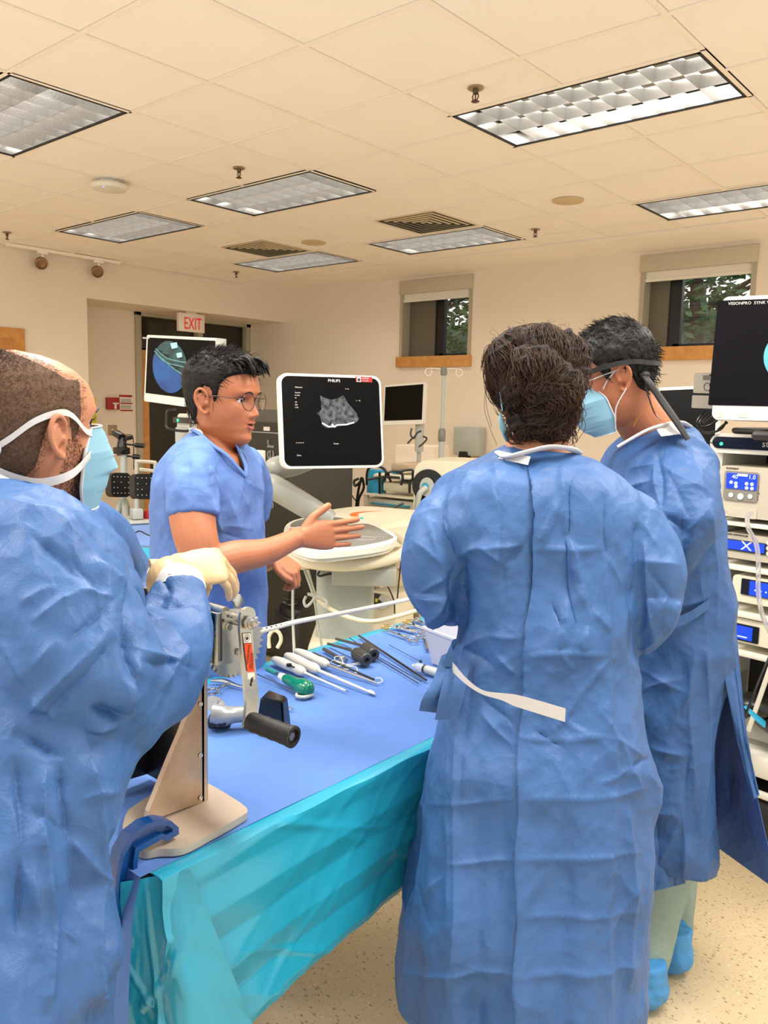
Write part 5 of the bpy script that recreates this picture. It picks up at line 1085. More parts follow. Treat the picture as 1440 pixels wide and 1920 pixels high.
# cannulas with ribbed black knobs
def knob(label, a, c, sh, side=None):
    t = thing('ribbed_cannula', label, 'surgical instrument', tuple(I(*a)), 0, 'cannulas with ribbed dark knobs'); R_ = .0185; p, q = I(*a, R_), I(*c, R_); d = (q-p)
    ax = d.normalized(); x = ax.orthogonal().normalized(); y = ax.cross(x); b = B(); nr = 40; rings = []
    for h, rr, rib in ((0, .7, 0), (.06, .95, 1), (.88, 1, 1), (.95, .97, 0), (1, .85, 0), (1.0, .42, 0), (.86, .34, 0)):
        rings.append([b.verts.new(p+d*h+(x*math.cos(k*2*math.pi/nr)+y*math.sin(k*2*math.pi/nr))*R_*rr*(1-(.10*(k % 2) if rib else 0))) for k in range(nr)])
    for u_, w_ in zip(rings, rings[1:]):
        for k in range(nr): b.faces.new((u_[k], u_[(k+1) % nr], w_[(k+1) % nr], w_[k]))
    b.faces.new(rings[0][::-1]); b.faces.new(rings[-1]); obj('ribbed_knob', b, mat('dark_ribbed', (70, 70, 68), .4, .3), t, 25)
    rod('collar', [p-d*.32, p-d*.2, p-d*.14, p], [.006, .009, .006, .008], M['dsteel'], t, seg=12)
    rod('shaft', [p-d*.3, I(*sh, .006)], .0042, M['dsteel'], t)
    return t, p, d
t, p, d = knob('ribbed dark knob cannula nearer the camera, with a small blue tap', (667, 1224), (688, 1238), (615, 1207))
b = B(); tube(b, [p-d*.3, p-d*.35+Vector((.01, -.012, -.004))], .003, 8); obj('blue_tap', b, M['teal'], t)
knob('ribbed dark knob cannula farther from the camera', (683, 1214), (701, 1228), (630, 1198))
rod('long_pin', [I(655, 1196, .004), I(680, 1213, .004), I(705, 1233, .004), I(784, 1281, .004)], .0014, M['dsteel'], label='very thin pin passing under the ribbed knobs, nearer one', group='long thin pins')
rod('long_pin', [I(706, 1230, .004), I(790, 1278, .004)], .0013, M['dsteel'], label='very thin pin lying beside the longest rod, tip to the front', group='long thin pins')
t = thing('steel_sleeve', 'short dark steel sleeve with a chrome ringed end, behind the white thread', 'surgical instrument', tuple(I(630, 1226)))
rod('tube', [I(607, 1217, .006), I(640, 1236, .006)], .0052, M['dsteel'], t, seg=12); b = B(); lathe(b, I(639, 1235, .009), [(.008, 0), (.0105, .004), (.0105, .012), (.008, .015), (.010, .017), (.010, .022), (.005, .022)], axis=I(648, 1240)-I(639, 1235), seg=18); obj('chrome_end', b, M['steel'], t)
rod('thin_dark_rod', [I(587, 1224, .005), I(701, 1274, .005)], .0032, M['dsteel'], label='slim dark rod beside the farthest white-handled instrument', group='thin rods')
rod('thin_dark_rod', [I(673, 1192, .005), I(799, 1275, .005)], .0034, M['dsteel'], label='longest dark rod, reaching toward the syringe', group='thin rods')
t = thing('guide_pin', 'faint thin pin with a small cube at its end, above the syringe', 'surgical instrument', tuple(I(760, 1225))); rod('pin', [I(729, 1209, .004), I(787, 1240, .004)], .0010, M['dsteel'], t); b = B(); box(b, I(789, 1240, .004), (.007, .007, .007), Matrix.Rotation(.5, 3, 'Z'), .001); obj('cube_end', b, M['dsteel'], t)
# white thread
b = B(); tube(b, [I(x, y, .004+h) for x, y, h in ((619, 1244, 0), (625, 1238, .01), (640, 1242, .006), (655, 1248, 0), (668, 1246, 0), (690, 1245, 0), (672, 1243, .004), (650, 1246, 0), (630, 1240, .01), (628, 1232, .02), (638, 1232, .016), (643, 1245, .004), (630, 1250, 0), (620, 1252, 0), (640, 1254, 0), (660, 1256, 0), (668, 1262, 0), (668, 1252, .004), (645, 1248, 0))], .0011, 6, smooth=7); tag(obj('white_thread', b, M['paper']), 'tangled white suture thread lying across the instruments', 'thread')
b = B(); tube(b, [I(x, y, .004) for x, y in ((703, 1272), (712, 1271), (717, 1277), (708, 1281), (704, 1279))], .0011, 6, smooth=7); tag(obj('thread_loop', b, M['paper']), 'small loop of white thread at the tips of the instruments', 'thread')
# forceps bunch
M['gold'] = mat('gold_ring', (205, 175, 110), .3, .8)
def forceps(label, tip, piv, r1, r2, ring=.011, mr='steel', rw=1.0):
    t = thing('surgical_scissors', label, 'surgical scissors', tuple(I(*piv)), 0, 'ring-handled scissors and forceps'); T, V_ = I(*tip, .006), I(*piv, .006)
    for q in (r1, r2):
        R_ = I(*q, .006); b = B(); dd = (R_-V_).normalized(); tube(b, [T, V_, V_.lerp(R_, .5), R_-dd*ring], [.0022, .0042, .0030, .0028], 8, smooth=3, flat=.6); obj('blade_arm', b, M['steel'], t)
        b = B(); x = dd; y = Vector((-dd.y, dd.x, 0)); tube(b, [R_+x*(ring*1.25*math.cos(a))+y*(ring*math.sin(a)) for a in [k*math.pi/10 for k in range(21)]], .0026, 8, cap=False); obj('finger_ring', b, M[mr], t)
    b = B(); lathe(b, V_+Vector((0, 0, .003)), [(.004, 0), (.004, .002)], seg=10); obj('pivot', b, M['dsteel'], t)
forceps('large forceps lying in front of the bunch, its rings beside the clear container', (722, 1180), (748, 1190), (775, 1201), (790, 1195), .013)
forceps('surgical scissors with a reddish joint in the middle of the bunch', (742, 1174), (765, 1180), (793, 1188), (797, 1182))
forceps('surgical scissors at the turquoise far edge, rings to the left', (800, 1180), (775, 1173), (757, 1172), (750, 1177), .009)
forceps('gold-ringed scissors at the turquoise far edge, leftmost of the bunch', (780, 1186), (745, 1176), (727, 1172), (722, 1177), .009, 'gold')
forceps('gold-ringed scissors in the middle of the far edge', (795, 1176), (775, 1170), (762, 1167), (768, 1163), .009, 'gold')
forceps('surgical scissors closest to the far corner beside the container', (803, 1173), (790, 1167), (777, 1163), (783, 1160), .009)
t = thing('needle_holder', 'short dark needle holder against the left side of the clear container', 'surgical instrument', tuple(I(800, 1212))); rod('rod', [I(795, 1198, .005), I(802, 1219, .005)], .0035, M['dsteel'], t); rod('grip', [I(799, 1206, .005), I(802, 1219, .005)], .005, M['steel'], t)
# container
A_, B_ = I(809, 1243, 0), I(868, 1268, 0); ex = (B_-A_).normalized(); ey = Vector((-ex.y, ex.x, 0))
if ey.dot(cf) < 0: ey = -ey
Lx, Ly, H_ = .22, .17, .10
b = B(); lo = [A_+ex*(Lx*i)+ey*(Ly*j) for i, j in ((0, 0), (1, 0), (1, 1), (0, 1))]; ce = sum(lo, Vector())/4; hi = [ce+(p-ce)*1.16+Vector((0, 0, H_)) for p in lo]; li = [ce+(p-ce)*.97+Vector((0, 0, .003)) for p in lo]; hii = [ce+(p-ce)*1.135+Vector((0, 0, H_)) for p in lo]; rim = [ce+(p-ce)*1.23+Vector((0, 0, H_)) for p in lo]; rimb = [ce+(p-ce)*1.23+Vector((0, 0, H_-.006)) for p in lo]; hib = [ce+(p-ce)*1.16+Vector((0, 0, H_-.006)) for p in lo]
fs = [(0, 1, 2, 3)]
for k in range(4):
    n_ = (k+1) % 4; fs += [(k, n_, n_+24, k+24), (k+24, n_+24, n_+20, k+20), (k+20, n_+20, n_+16, k+16), (k+16, n_+16, n_+12, k+12), (k+12, n_+12, n_+8, k+8)]
fs.append((8, 9, 10, 11)); _add(b, lo+hi+li+hii+rim+rimb+hib, fs)
M['cont'] = mat('frosted_container', (226, 228, 236), .35, trans=.25, alpha=.92)
tag(obj('clear_container', b, M['cont'], smooth=0), 'frosted plastic container on the table, half hidden by the gown of the curly-haired person', 'container')
# syringe
t = thing('syringe', 'large clear plastic syringe lying in front of the container', 'syringe', tuple(I(800, 1255)))
a, c = I(778, 1249, .012), I(838, 1266, .012); d = c-a; M['syr'] = mat('syringe_plastic', (228, 234, 240), .15, trans=.55, alpha=.85)
rod('barrel', [a-d*.02, a+d*.03, a+d*.08, a+d*.85], [.004, .009, .0115, .0115], M['syr'], t, seg=18); rod('plunger', [a+d*.34, a+d*1.05], .0075, M['white'], t, seg=12); rod('rubber_seal', [a+d*.29, a+d*.35], .0117, M['dark'], t, seg=18); rod('nozzle', [a-d*.07, a-d*.01], .0042, M['white'], t)
b = B(); tube(b, [a+d*.84, a+d*.87], .019, 18); obj('flange', b, M['syr'], t)
# surgical drill with black battery
t = thing('surgical_drill', 'grey surgical drill with a black battery block, lying behind the winch crank', 'surgical drill', tuple(I(470, 1350)))
M['drillg'] = mat('drill_grey', (150, 153, 155), .3, .3)
b = B(); tube(b, [I(478, 1338, .03), I(440, 1340, .03), I(418, 1342, .03), I(398, 1340, .032)], [.017, .018, .023, .024], 18, smooth=4); tube(b, [I(418, 1340, .03), I(408, 1322, .04), I(396, 1318, .05)], [.016, .015, .016], 14, smooth=4); obj('body', b, M['drillg'], t)
b = B(); box(b, I(412, 1352, .016), (.05, .03, .03), Matrix.Rotation(.75, 3, 'Z'), .008); obj('trigger_block', b, M['black'], t)
for q in ((400, 1351), (416, 1351)): b = B(); lathe(b, I(*q, .022), [(.011, 0), (.011, .012), (.007, .014)], axis=(1, -.9, .1), seg=18); obj('trigger_button', b, M['rubber'], t)
b = B(); fr_ = [(486, 1338), (487, 1378)]
q0, q1, q2, q3 = I(480, 1372), I(533, 1383), I(546, 1368), I(500, 1350)
hB = .075; cB = (q0+q1+q2+q3)/4; vs = [q0, q1, q2, q3]; tp_ = [cB+(p-cB)*.78+Vector((0, 0, hB)) for p in vs]; tp2 = [cB+(p-cB)*.98+Vector((0, 0, hB*.28)) for p in vs]
_add(b, vs+tp2+tp_, [(3, 2, 1, 0), (8, 9, 10, 11)]+[(k, (k+1) % 4, (k+1) % 4+4, k+4) for k in range(4)]+[(k+4, (k+1) % 4+4, (k+1) % 4+8, k+8) for k in range(4)])
bmesh.ops.bevel(b, geom=list(b.edges), offset=.004, segments=2, affect='EDGES'); obj('battery', b, M['bfab'], t, 40)
rod('chuck_pin', [I(540, 1326, .004), I(549, 1330, .004)], .0025, M['steel'], t)
# long scissors at the left behind the post
t = thing('long_forceps', 'long steel forceps lying behind the winch gear, partly hidden by the post', 'surgical forceps', tuple(I(430, 1285)))
rod('jaw', [I(395, 1276, .008), I(420, 1277, .008), I(440, 1284, .008), I(468, 1292, .006)], [.004, .007, .005, .002], M['steel'], t, sm=4); rod('jaw', [I(395, 1290, .008), I(408, 1291, .008), I(425, 1283, .008), I(440, 1285, .006)], [.003, .003, .004, .003], M['steel'], t, sm=4)
cc = I(396, 1297, .006); b = B(); tube(b, [cc+Vector((.016*math.cos(a), .02*math.sin(a), 0)) for a in [k*math.pi/10 for k in range(21)]], .003, 8, cap=False); obj('finger_ring', b, M['steel'], t)
# ================================================================== people
RH = Vector((cr.x, cr.y, 0)).normalized(); FH = Vector((cf.x, cf.y, 0)).normalized(); UZ = Vector((0, 0, 1))
def ploft(b, rows, n=56, sub=5, ex=2.3, yaw_=0.0):
    """closed body form: each row is (pixel row, left x, right x, depth, half thickness) read off the figure's outline"""
    c_, s_ = math.cos(yaw_), math.sin(yaw_); rings = []
    for y, xl, xr, D, th in cr_spline(rows, sub):
        C = P((xl+xr)/2, y, D); hw = max(.002, (xr-xl)/2/F*D); ring = []
        for k in range(n):
            a = 2*math.pi*k/n; ca, sa = math.cos(a), math.sin(a)
            ring.append(b.verts.new(C+RH*(hw*math.copysign(abs(ca)**(2/ex), ca))+(FH+RH*yaw_)*(th*math.copysign(abs(sa)**(2/ex), sa))))
        rings.append(ring)
    for p, q in zip(rings, rings[1:]):
        for j in range(n): b.faces.new((p[j], p[(j+1) % n], q[(j+1) % n], q[j]))
    b.faces.new(rings[0][::-1]); b.faces.new(rings[-1])
def ell(b, c, r, R=None, sub=3):
    m = Matrix.Translation(c)
    if R is not None: m = m @ R.to_4x4()
    bmesh.ops.create_icosphere(b, subdivisions=sub, radius=1, matrix=m @ Matrix.Diagonal((r[0], r[1], r[2], 1)))
def fuse(b, vox, smooth=2, cut=None):
    """join overlapping closed forms into one continuous skin"""
    bmesh.ops.recalc_face_normals(b, faces=b.faces)
    me = bpy.data.meshes.new('t'); b.to_mesh(me); b.free(); o = bpy.data.objects.new('t', me); COL.objects.link(o)
    m = o.modifiers.new('r', 'REMESH'); m.mode = 'VOXEL'; m.voxel_size = vox; m.use_smooth_shade = True
    if smooth: s = o.modifiers.new('s', 'SMOOTH'); s.iterations = smooth; s.factor = .5
    dg = bpy.context.evaluated_depsgraph_get(); dg.update(); res = bpy.data.meshes.new_from_object(o.evaluated_get(dg)); bpy.data.objects.remove(o); return res
def arr(me):
    n = len(me.vertices); co_ = np.empty(n*3, 'f'); me.vertices.foreach_get('co', co_); no = np.empty(n*3, 'f'); me.vertex_normals.foreach_get('vector', no); return co_.reshape(-1, 3).astype(float), no.reshape(-1, 3).astype(float)
ncr, ncu, ncf = (np.array(v) for v in (cr, cu, cf)); nC = np.array(CAM)
def topx(p): v = p-nC; D = v@ncf; return 720+F*(v@ncr)/D, 960-F*(v@ncu)/D, D
def smoothn(p, no, me, it=6):
    return no
def tri(v): return 2*np.abs(v-np.floor(v+.5))
def crumple(p, seed, f0=7., K=7, sharp=1.6):
    """faceted, paper-like wrinkle field in -1..1"""
    r = np.random.RandomState(seed); out = np.zeros(len(p)); wp = p+.03*np.sin(p[:, [1, 2, 0]]*9+seed)+.012*np.sin(p[:, [2, 0, 1]]*31+seed*2)
    for k in range(K):
        d = r.normal(size=3); d /= np.linalg.norm(d); f = f0*(1+.28*k)*r.uniform(.8, 1.2); m = r.normal(size=3); m /= np.linalg.norm(m)
        w = np.clip(.5+.9*np.sin(wp@m*f*.8+r.uniform(0, 6)), 0, 1)
        out += (1-tri(wp@d*f+r.uniform(0, 1))**(1/sharp)*1.0-.35)*w/(1+.22*k)
    return out/K*2.2
def facets(p, seed, size=.1, zs=.6):
    """cone field round scattered points: straight sharp folds where the cones meet"""
    q = p/size; q = q*np.array([1, 1, zs])+.35*np.sin(q[:, [1, 2, 0]]*1.3+seed); i0 = np.floor(q).astype(int); best = np.full(len(q), 9.)
    for dx in (-1, 0, 1):
        for dy in (-1, 0, 1):
            for dz in (-1, 0, 1):
                c = i0+[dx, dy, dz]; h = (c[:, 0]*73856093 ^ c[:, 1]*19349663 ^ c[:, 2]*83492791 ^ (seed*7919)) & 0x7fffffff
                r = np.stack([((h*k) % 104729)/104729. for k in (7, 131, 1009)], 1); best = np.minimum(best, np.linalg.norm(c+r-q, axis=1))
    return (best-.45)*size
def creases(p, no, cl, facing=.15):
    X, Y, D = topx(p); v = p-nC; v /= np.linalg.norm(v, axis=1)[:, None]; fac = np.clip(-(v*no).sum(1)/facing, 0, 1); out = np.zeros(len(p))
    for c in cl:
        x0, y0, x1, y1, amp, w = c[:6]; kind = c[6] if len(c) > 6 else 'r'; L = math.hypot(x1-x0, y1-y0); ux, uy = (x1-x0)/L, (y1-y0)/L
        s = (X-x0)*ux+(Y-y0)*uy; d = (X-x0)*-uy+(Y-y0)*ux; d = d+L*.012*np.sin(s/L*7+x0)
        e = np.clip(np.minimum(s+6, L+6-s)/min(40, L*.4), 0, 1)
        if kind == 'r': g = np.exp(-np.abs(d)/w)
        elif kind == 'v': g = -np.exp(-np.abs(d)/w)
        elif kind == 's': g = 1/(1+np.exp(-d/1.6))*np.exp(-np.clip(d, 0, None)/w)
        elif kind == 't': g = 1/(1+np.exp(d/1.6))*np.exp(-np.clip(-d, 0, None)/w)
        out += amp*.0016*g*e
    return out*fac
def write(me, p): me.vertices.foreach_set('co', p.astype('f').ravel()); me.update()
def cutv(me, mask):
    b = B(); b.from_mesh(me); b.verts.ensure_lookup_table(); bmesh.ops.delete(b, geom=[b.verts[i] for i in np.nonzero(mask)[0]], context='VERTS'); b.to_mesh(me); b.free(); return me
def subdiv(me):
    o = bpy.data.objects.new('t', me); COL.objects.link(o); m = o.modifiers.new('s', 'SUBSURF'); m.levels = 1; m.render_levels = 1
    dg = bpy.context.evaluated_depsgraph_get(); dg.update(); r = bpy.data.meshes.new_from_object(o.evaluated_get(dg)); bpy.data.objects.remove(o); return r
def mobj(name, me, m, parent):
    me.name = name; me.materials.clear(); o = bpy.data.objects.new(name, me); COL.objects.link(o); me.materials.append(m); me.shade_smooth()
    if parent:
        o.parent = parent; mw = parent.matrix_basis.copy(); me.transform(mw.inverted())
    return o
def poly_in(X, Y, poly):
    ins = np.zeros(len(X), bool); n = len(poly)
    for i in range(n):
        x0, y0 = poly[i]; x1, y1 = poly[(i+1) % n]
        if y0 == y1: continue
        c = ((Y < y0) != (Y < y1)) & (X < (x1-x0)*(Y-y0)/(y1-y0)+x0); ins ^= c
    return ins
def cloth(name, b, m, parent, vox, cl, seed, amp=.004, f0=7., cut=None, sub=True, sm=3, amp2=.0012, K=7, extra=None, fz=.235):
    me = fuse(b, vox, sm)
    if sub: me = subdiv(me)
    p, no = arr(me)
    mk = np.clip(.75+.6*np.sin(p[:, 0]*9+seed)*np.sin(p[:, 2]*7+p[:, 1]*8), .25, 1.2)
    p = p+no*(amp*.75*crumple(p, seed, f0, K)+amp2*crumple(p, seed+5, f0*3.2, 6)+fz*mk*(facets(p, seed, .13)+.55*facets(p, seed+3, .055, .8)))[:, None]
    p = p+no*creases(p, no, cl)[:, None]
    if extra is not None: p = extra(p, no)
    write(me, p)
    if cut is not None:
        me2, no2 = arr(me); X, Y, D = topx(me2); me = cutv(me, cut(me2, no2, X, Y, D))
    return mobj(name, me, m, parent)
def ribbon(name, pts, wd, m, parent, th=.0012, side=None, sm=6):
    """flat tape through points; each (point, half width vector)"""
    q = cr_spline([tuple(p)+tuple(w) for p, w in pts], sm); b = B(); prev = None
    for v in q:
        c, w = Vector(v[:3]), Vector(v[3:]); nn = (c-CAM).normalized()*th; cur = [b.verts.new(c+w-nn), b.verts.new(c-w-nn), b.verts.new(c-w+nn), b.verts.new(c+w+nn)]
        if prev:
            for i in range(4): b.faces.new((prev[i], prev[(i+1) % 4], cur[(i+1) % 4], cur[i]))
        else: b.faces.new(cur)
        prev = cur
    b.faces.new(prev[::-1]); return obj(name, b, m, parent, 40)
# ---------------------------------------------- materials
def gown_mat(name, c, c2, rough=.52, tex=620, crk=.7):
    m = mat(name, c, rough, spec=.35, c2=c2, vscale=3.2); n = N(m); tc = n.new('ShaderNodeTexCoord')
    w = n.new('ShaderNodeTexVoronoi', Scale=tex*.75); n.l(tc.outputs['Object'], w.inputs['Vector'])
    mp = n.new('ShaderNodeMapping'); mp.inputs['Scale'].default_value = (1, 1, .35); n.l(tc.outputs['Object'], mp.inputs[0])
    t = n.new('ShaderNodeTexNoise', Scale=34, Detail=5, Roughness=.62, Distortion=1.1); n.l(mp.outputs[0], t.inputs['Vector'])
    # crisp folded facets: cone fields at two sizes on warped coordinates
    wn = n.new('ShaderNodeTexNoise', Scale=3.5, Detail=2); n.l(tc.outputs['Object'], wn.inputs['Vector'])
    wm = n.new('ShaderNodeVectorMath', operation='MULTIPLY_ADD'); n.l(wn.outputs['Color'], wm.inputs[0]); wm.inputs[1].default_value = (.22, .22, .22); n.l(tc.outputs['Object'], wm.inputs[2])
    hs = None
    for sc_v, am, sx in ((6.5, .030, .6), (15, .0085, .75), (34, .0026, 1)):
        mp2 = n.new('ShaderNodeMapping'); mp2.inputs['Scale'].default_value = (1, 1, sx); n.l(wm.outputs[0], mp2.inputs[0])
        v = n.new('ShaderNodeTexVoronoi', Scale=sc_v, feature='F1'); n.l(mp2.outputs[0], v.inputs['Vector'])
        mu = n.new('ShaderNodeMath', operation='MULTIPLY'); n.l(v.outputs['Distance'], mu.inputs[0]); mu.inputs[1].default_value = am
        if hs is None: hs = mu
        else: ad = n.new('ShaderNodeMath', operation='ADD'); n.l(hs.outputs[0], ad.inputs[0]); n.l(mu.outputs[0], ad.inputs[1]); hs = ad
    b1 = n.new('ShaderNodeBump', Strength=.35, Distance=.0006); n.l(w.outputs['Distance'], b1.inputs['Height'])
    b2 = n.new('ShaderNodeBump', Strength=.4, Distance=.004); n.l(t.outputs['Fac'], b2.inputs['Height']); n.l(b1.outputs[0], b2.inputs['Normal'])
    b3 = n.new('ShaderNodeBump', Strength=crk, Distance=1.0); n.l(hs.outputs[0], b3.inputs['Height']); n.l(b2.outputs[0], b3.inputs['Normal']); n.l(b3.outputs[0], n.b.inputs['Normal']); return m
M['gownA'] = gown_mat('blue_gown', (54, 92, 146), (63, 102, 156))
M['gownB'] = gown_mat('blue_gown_rear', (50, 86, 138), (58, 96, 150))
M['scrub'] = gown_mat('scrub_cotton', (82, 112, 172), (94, 126, 186), .8, 900)
M['inner'] = gown_mat('gown_inside', (84, 112, 172), (58, 92, 160), .7)
M['skinA'] = mat('warm_skin', (180, 114, 80), .48, spec=.4, var=.08, vscale=22, bump=.12, bscale=500); M['skinB'] = mat('light_skin', (190, 130, 98), .5, spec=.4, var=.07, vscale=20, bump=.12, bscale=500)
for k in ('skinA', 'skinB'):
    bn = M[k].node_tree.nodes['Principled BSDF']; bn.inputs['Subsurface Weight'].default_value = .12; bn.inputs['Subsurface Radius'].default_value = (.01, .004, .002); bn.inputs['Subsurface Scale'].default_value = .5
M['glove'] = mat('latex_glove', (212, 182, 136), .42, spec=.4, var=.03, vscale=30, bump=.25, bscale=120)
M['cuff'] = mat('white_knit_cuff', (228, 226, 222), .8, bump=.4, bscale=600)
M['hairB'] = mat('black_hair', (14, 12, 11), .5, spec=.25, bump=.5, bscale=300); M['hairW'] = mat('dark_brown_hair', (30, 21, 16), .55, spec=.2, c2=(18, 13, 11), vscale=30, bump=.6, bscale=260)
M['strandW'] = mat('brown_hair_strand', (62, 41, 29), .5, spec=.25); M['strandB'] = mat('black_hair_strand', (11, 10, 10), .48, spec=.25)
M['mask'] = mat('mask_blue', (122, 168, 188), .7, bump=.2, bscale=500); M['maskw'] = mat('mask_white', (206, 204, 204), .7, bump=.3, bscale=700)
M['lip'] = mat('lips', (176, 92, 78), .45); M['eyew'] = mat('eyeball', (225, 220, 214), .2); M['iris'] = mat('dark_iris', (24, 14, 10), .1)
M['sage'] = gown_mat('sage_trousers', (146, 166, 156), (134, 154, 146), .8); M['shoecover'] = gown_mat('shoe_cover', (66, 140, 200), (78, 154, 212), .5)
# ---------------------------------------------- head
def interp(z, tab): return float(np.interp(z, [t[0] for t in tab], [t[1] for t in tab]))
FP = [(-.128, .035), (-.122, .060), (-.112, .078), (-.10, .086), (-.086, .0835), (-.074, .0865), (-.062, .0885), (-.050, .0895), (-.044, .089), (-.03, .086), (-.01, .0845), (.0, .0855), (.012, .0925), (.022, .0965), (.04, .0955), (.06, .088), (.08, .070), (.095, .048), (.106, .022), (.113, -.008), (.116, -.03)]
GP = [(-.128, .0), (-.11, -.02), (-.09, -.045), (-.06, -.068), (-.03, -.088), (0, -.1), (.03, -.104), (.06, -.1), (.08, -.09), (.095, -.076), (.106, -.06), (.113, -.045), (.116, -.034)]
WP = [(-.128, .010), (-.12, .022), (-.11, .034), (-.095, .043), (-.075, .053), (-.05, .0615), (-.02, .0695), (.0, .0725), (.03, .077), (.06, .0735), (.08, .064), (.095, .050), (.106, .033), (.113, .016), (.116, .003)]
def headpt(a, z, off=0.0, face=1.0):
    f, g, w = interp(z, FP), interp(z, GP), interp(z, WP); ca, sa = math.cos(a), math.sin(a)
    ex = 2.35; rx = math.copysign(abs(sa)**(2/ex), sa); ry = math.copysign(abs(ca)**(2/ex), ca); mid = -.012
    x = w*rx; y = mid+((f-mid) if ca > 0 else (mid-g))*ry
    if ca > 0 and face:
        q = lambda cx, cz, sx, sz: math.exp(-((abs(x)-cx)/sx)**2-((z-cz)/sz)**2)
        y += (.004*q(.030, .019, .020, .007)-.0105*q(.031, .0, .015, .0105)+.005*q(.045, -.028, .018, .016)-.004*q(.047, -.065, .012, .02)+.002*q(.0, -.1, .02, .012))
        N_ = np.interp(z, [-.05, -.046, -.042, -.036, -.030, -.018, -.004, .006, .012], [0, .003, .015, .024, .0235, .0165, .0085, .003, 0]); wn_ = np.interp(z, [-.05, -.04, -.03, -.01, .01], [.012, .0125, .010, .0075, .007])
        y += N_*math.exp(-(x/wn_)**2)+.006*math.exp(-((abs(x)-.0135)/.006)**2-((z+.040)/.007)**2)
        y += .0035*math.exp(-(x/.016)**2)*(math.exp(-((z+.0555)/.0035)**2)+math.exp(-((z+.0685)/.004)**2))-.004*math.exp(-(x/.020)**2-((z+.062)/.0022)**2)
    r_ = Vector((x, y-mid, 0)); L = r_.length or 1; r_ /= L; nz = np.interp(z, [-.128, -.1, -.03, .05, .09, .116], [-.8, -.35, -.1, .25, .7, 1])
    d = (r_*math.sqrt(max(.02, 1-nz*nz))+Vector((0, 0, nz))).normalized()
    return Vector((x, y, z))+d*off
def headmesh(b, Mh, offf=None, n=110, m_=110, face=1.0):
    rows = []
    for j in range(m_+1):
        z = -.128+.244*(.5-.5*math.cos(math.pi*j/m_)); row = []
        for k in range(n):
            a = 2*math.pi*k/n; off = offf(a, z) if offf else 0; row.append(b.verts.new(Mh @ headpt(a, z, off, face)))
        rows.append(row)
    for p, q in zip(rows, rows[1:]):
        for k in range(n): b.faces.new((p[k], p[(k+1) % n], q[(k+1) % n], q[k]))
    b.faces.new(rows[0][::-1]); b.faces.new(rows[-1])
def ear(b, Mh, s):
    q = lambda x, y, z: Mh @ Vector((s*x, y, z))
    hel = [(.072, .004, -.012), (.079, .004, .006), (.084, -.004, .018), (.087, -.014, .021), (.088, -.024, .012), (.087, -.027, -.004), (.083, -.022, -.02), (.078, -.013, -.033), (.073, -.004, -.040), (.070, .001, -.034)]
    tube(b, [q(*p) for p in hel], [.003, .0036, .004, .0042, .0042, .004, .004, .0055, .0056, .004], 10, smooth=4)
    tube(b, [q(.074, -.004, .008), q(.081, -.014, .008), q(.081, -.019, -.006), q(.076, -.012, -.02)], [.003, .004, .0042, .003], 8, smooth=4)
    tube(b, [q(.070, .003, -.008), q(.075, .001, -.014), q(.070, .002, -.02)], [.003, .0045, .003], 8, smooth=3)
    b2 = [q(.071, -.012, z) for z in (.010, .0, -.012, -.024)]; tube(b, b2, [.007, .011, .010, .006], 12, smooth=3)
def frame_from(c, fwd, up=UZ, sc=1.0):
    f_ = Vector(fwd).normalized(); x = f_.cross(Vector(up)).normalized(); u_ = x.cross(f_)   # x = person's right
    return Matrix(((x.x*sc, f_.x*sc, u_.x*sc, c.x), (x.y*sc, f_.y*sc, u_.y*sc, c.y), (x.z*sc, f_.z*sc, u_.z*sc, c.z), (0, 0, 0, 1)))
def strands(b, Mh, region, flow, n, L, r, seed, lift=.003, jitter=.25, offf=None, m_=5):
    rnd = random.Random(seed); k = 0; tries = 0
    while k < n and tries < n*30:
        tries += 1; a = rnd.uniform(0, 2*math.pi); z = rnd.uniform(-.09, .116)
        if rnd.random() < .35: z = .116-abs(rnd.gauss(0, .03))
        if z > .1155 or region(a, z) < .5: continue
        p = headpt(a, z, (offf(a, z) if offf else .004), 0); d = Vector(flow(p, a, z)); d = (d+Vector((rnd.gauss(0, jitter), rnd.gauss(0, jitter), rnd.gauss(0, jitter)))).normalized(); pts = [p]
        nrm = (p-Vector((0, -.012, .02))).normalized(); l_ = L*rnd.uniform(.5, 1.2); cur = p
        for i in range(m_-1):
            d = (d+Vector((rnd.gauss(0, .12), rnd.gauss(0, .12), rnd.gauss(0, .12)))-nrm*.05*i).normalized(); cur = cur+d*l_/(m_-1)+nrm*(lift if i == 0 else 0); pts.append(cur)
        tube(b, [Mh @ q for q in pts], [r, r, r*.9, r*.6, r*.2][:m_], 4, cap=False); k += 1
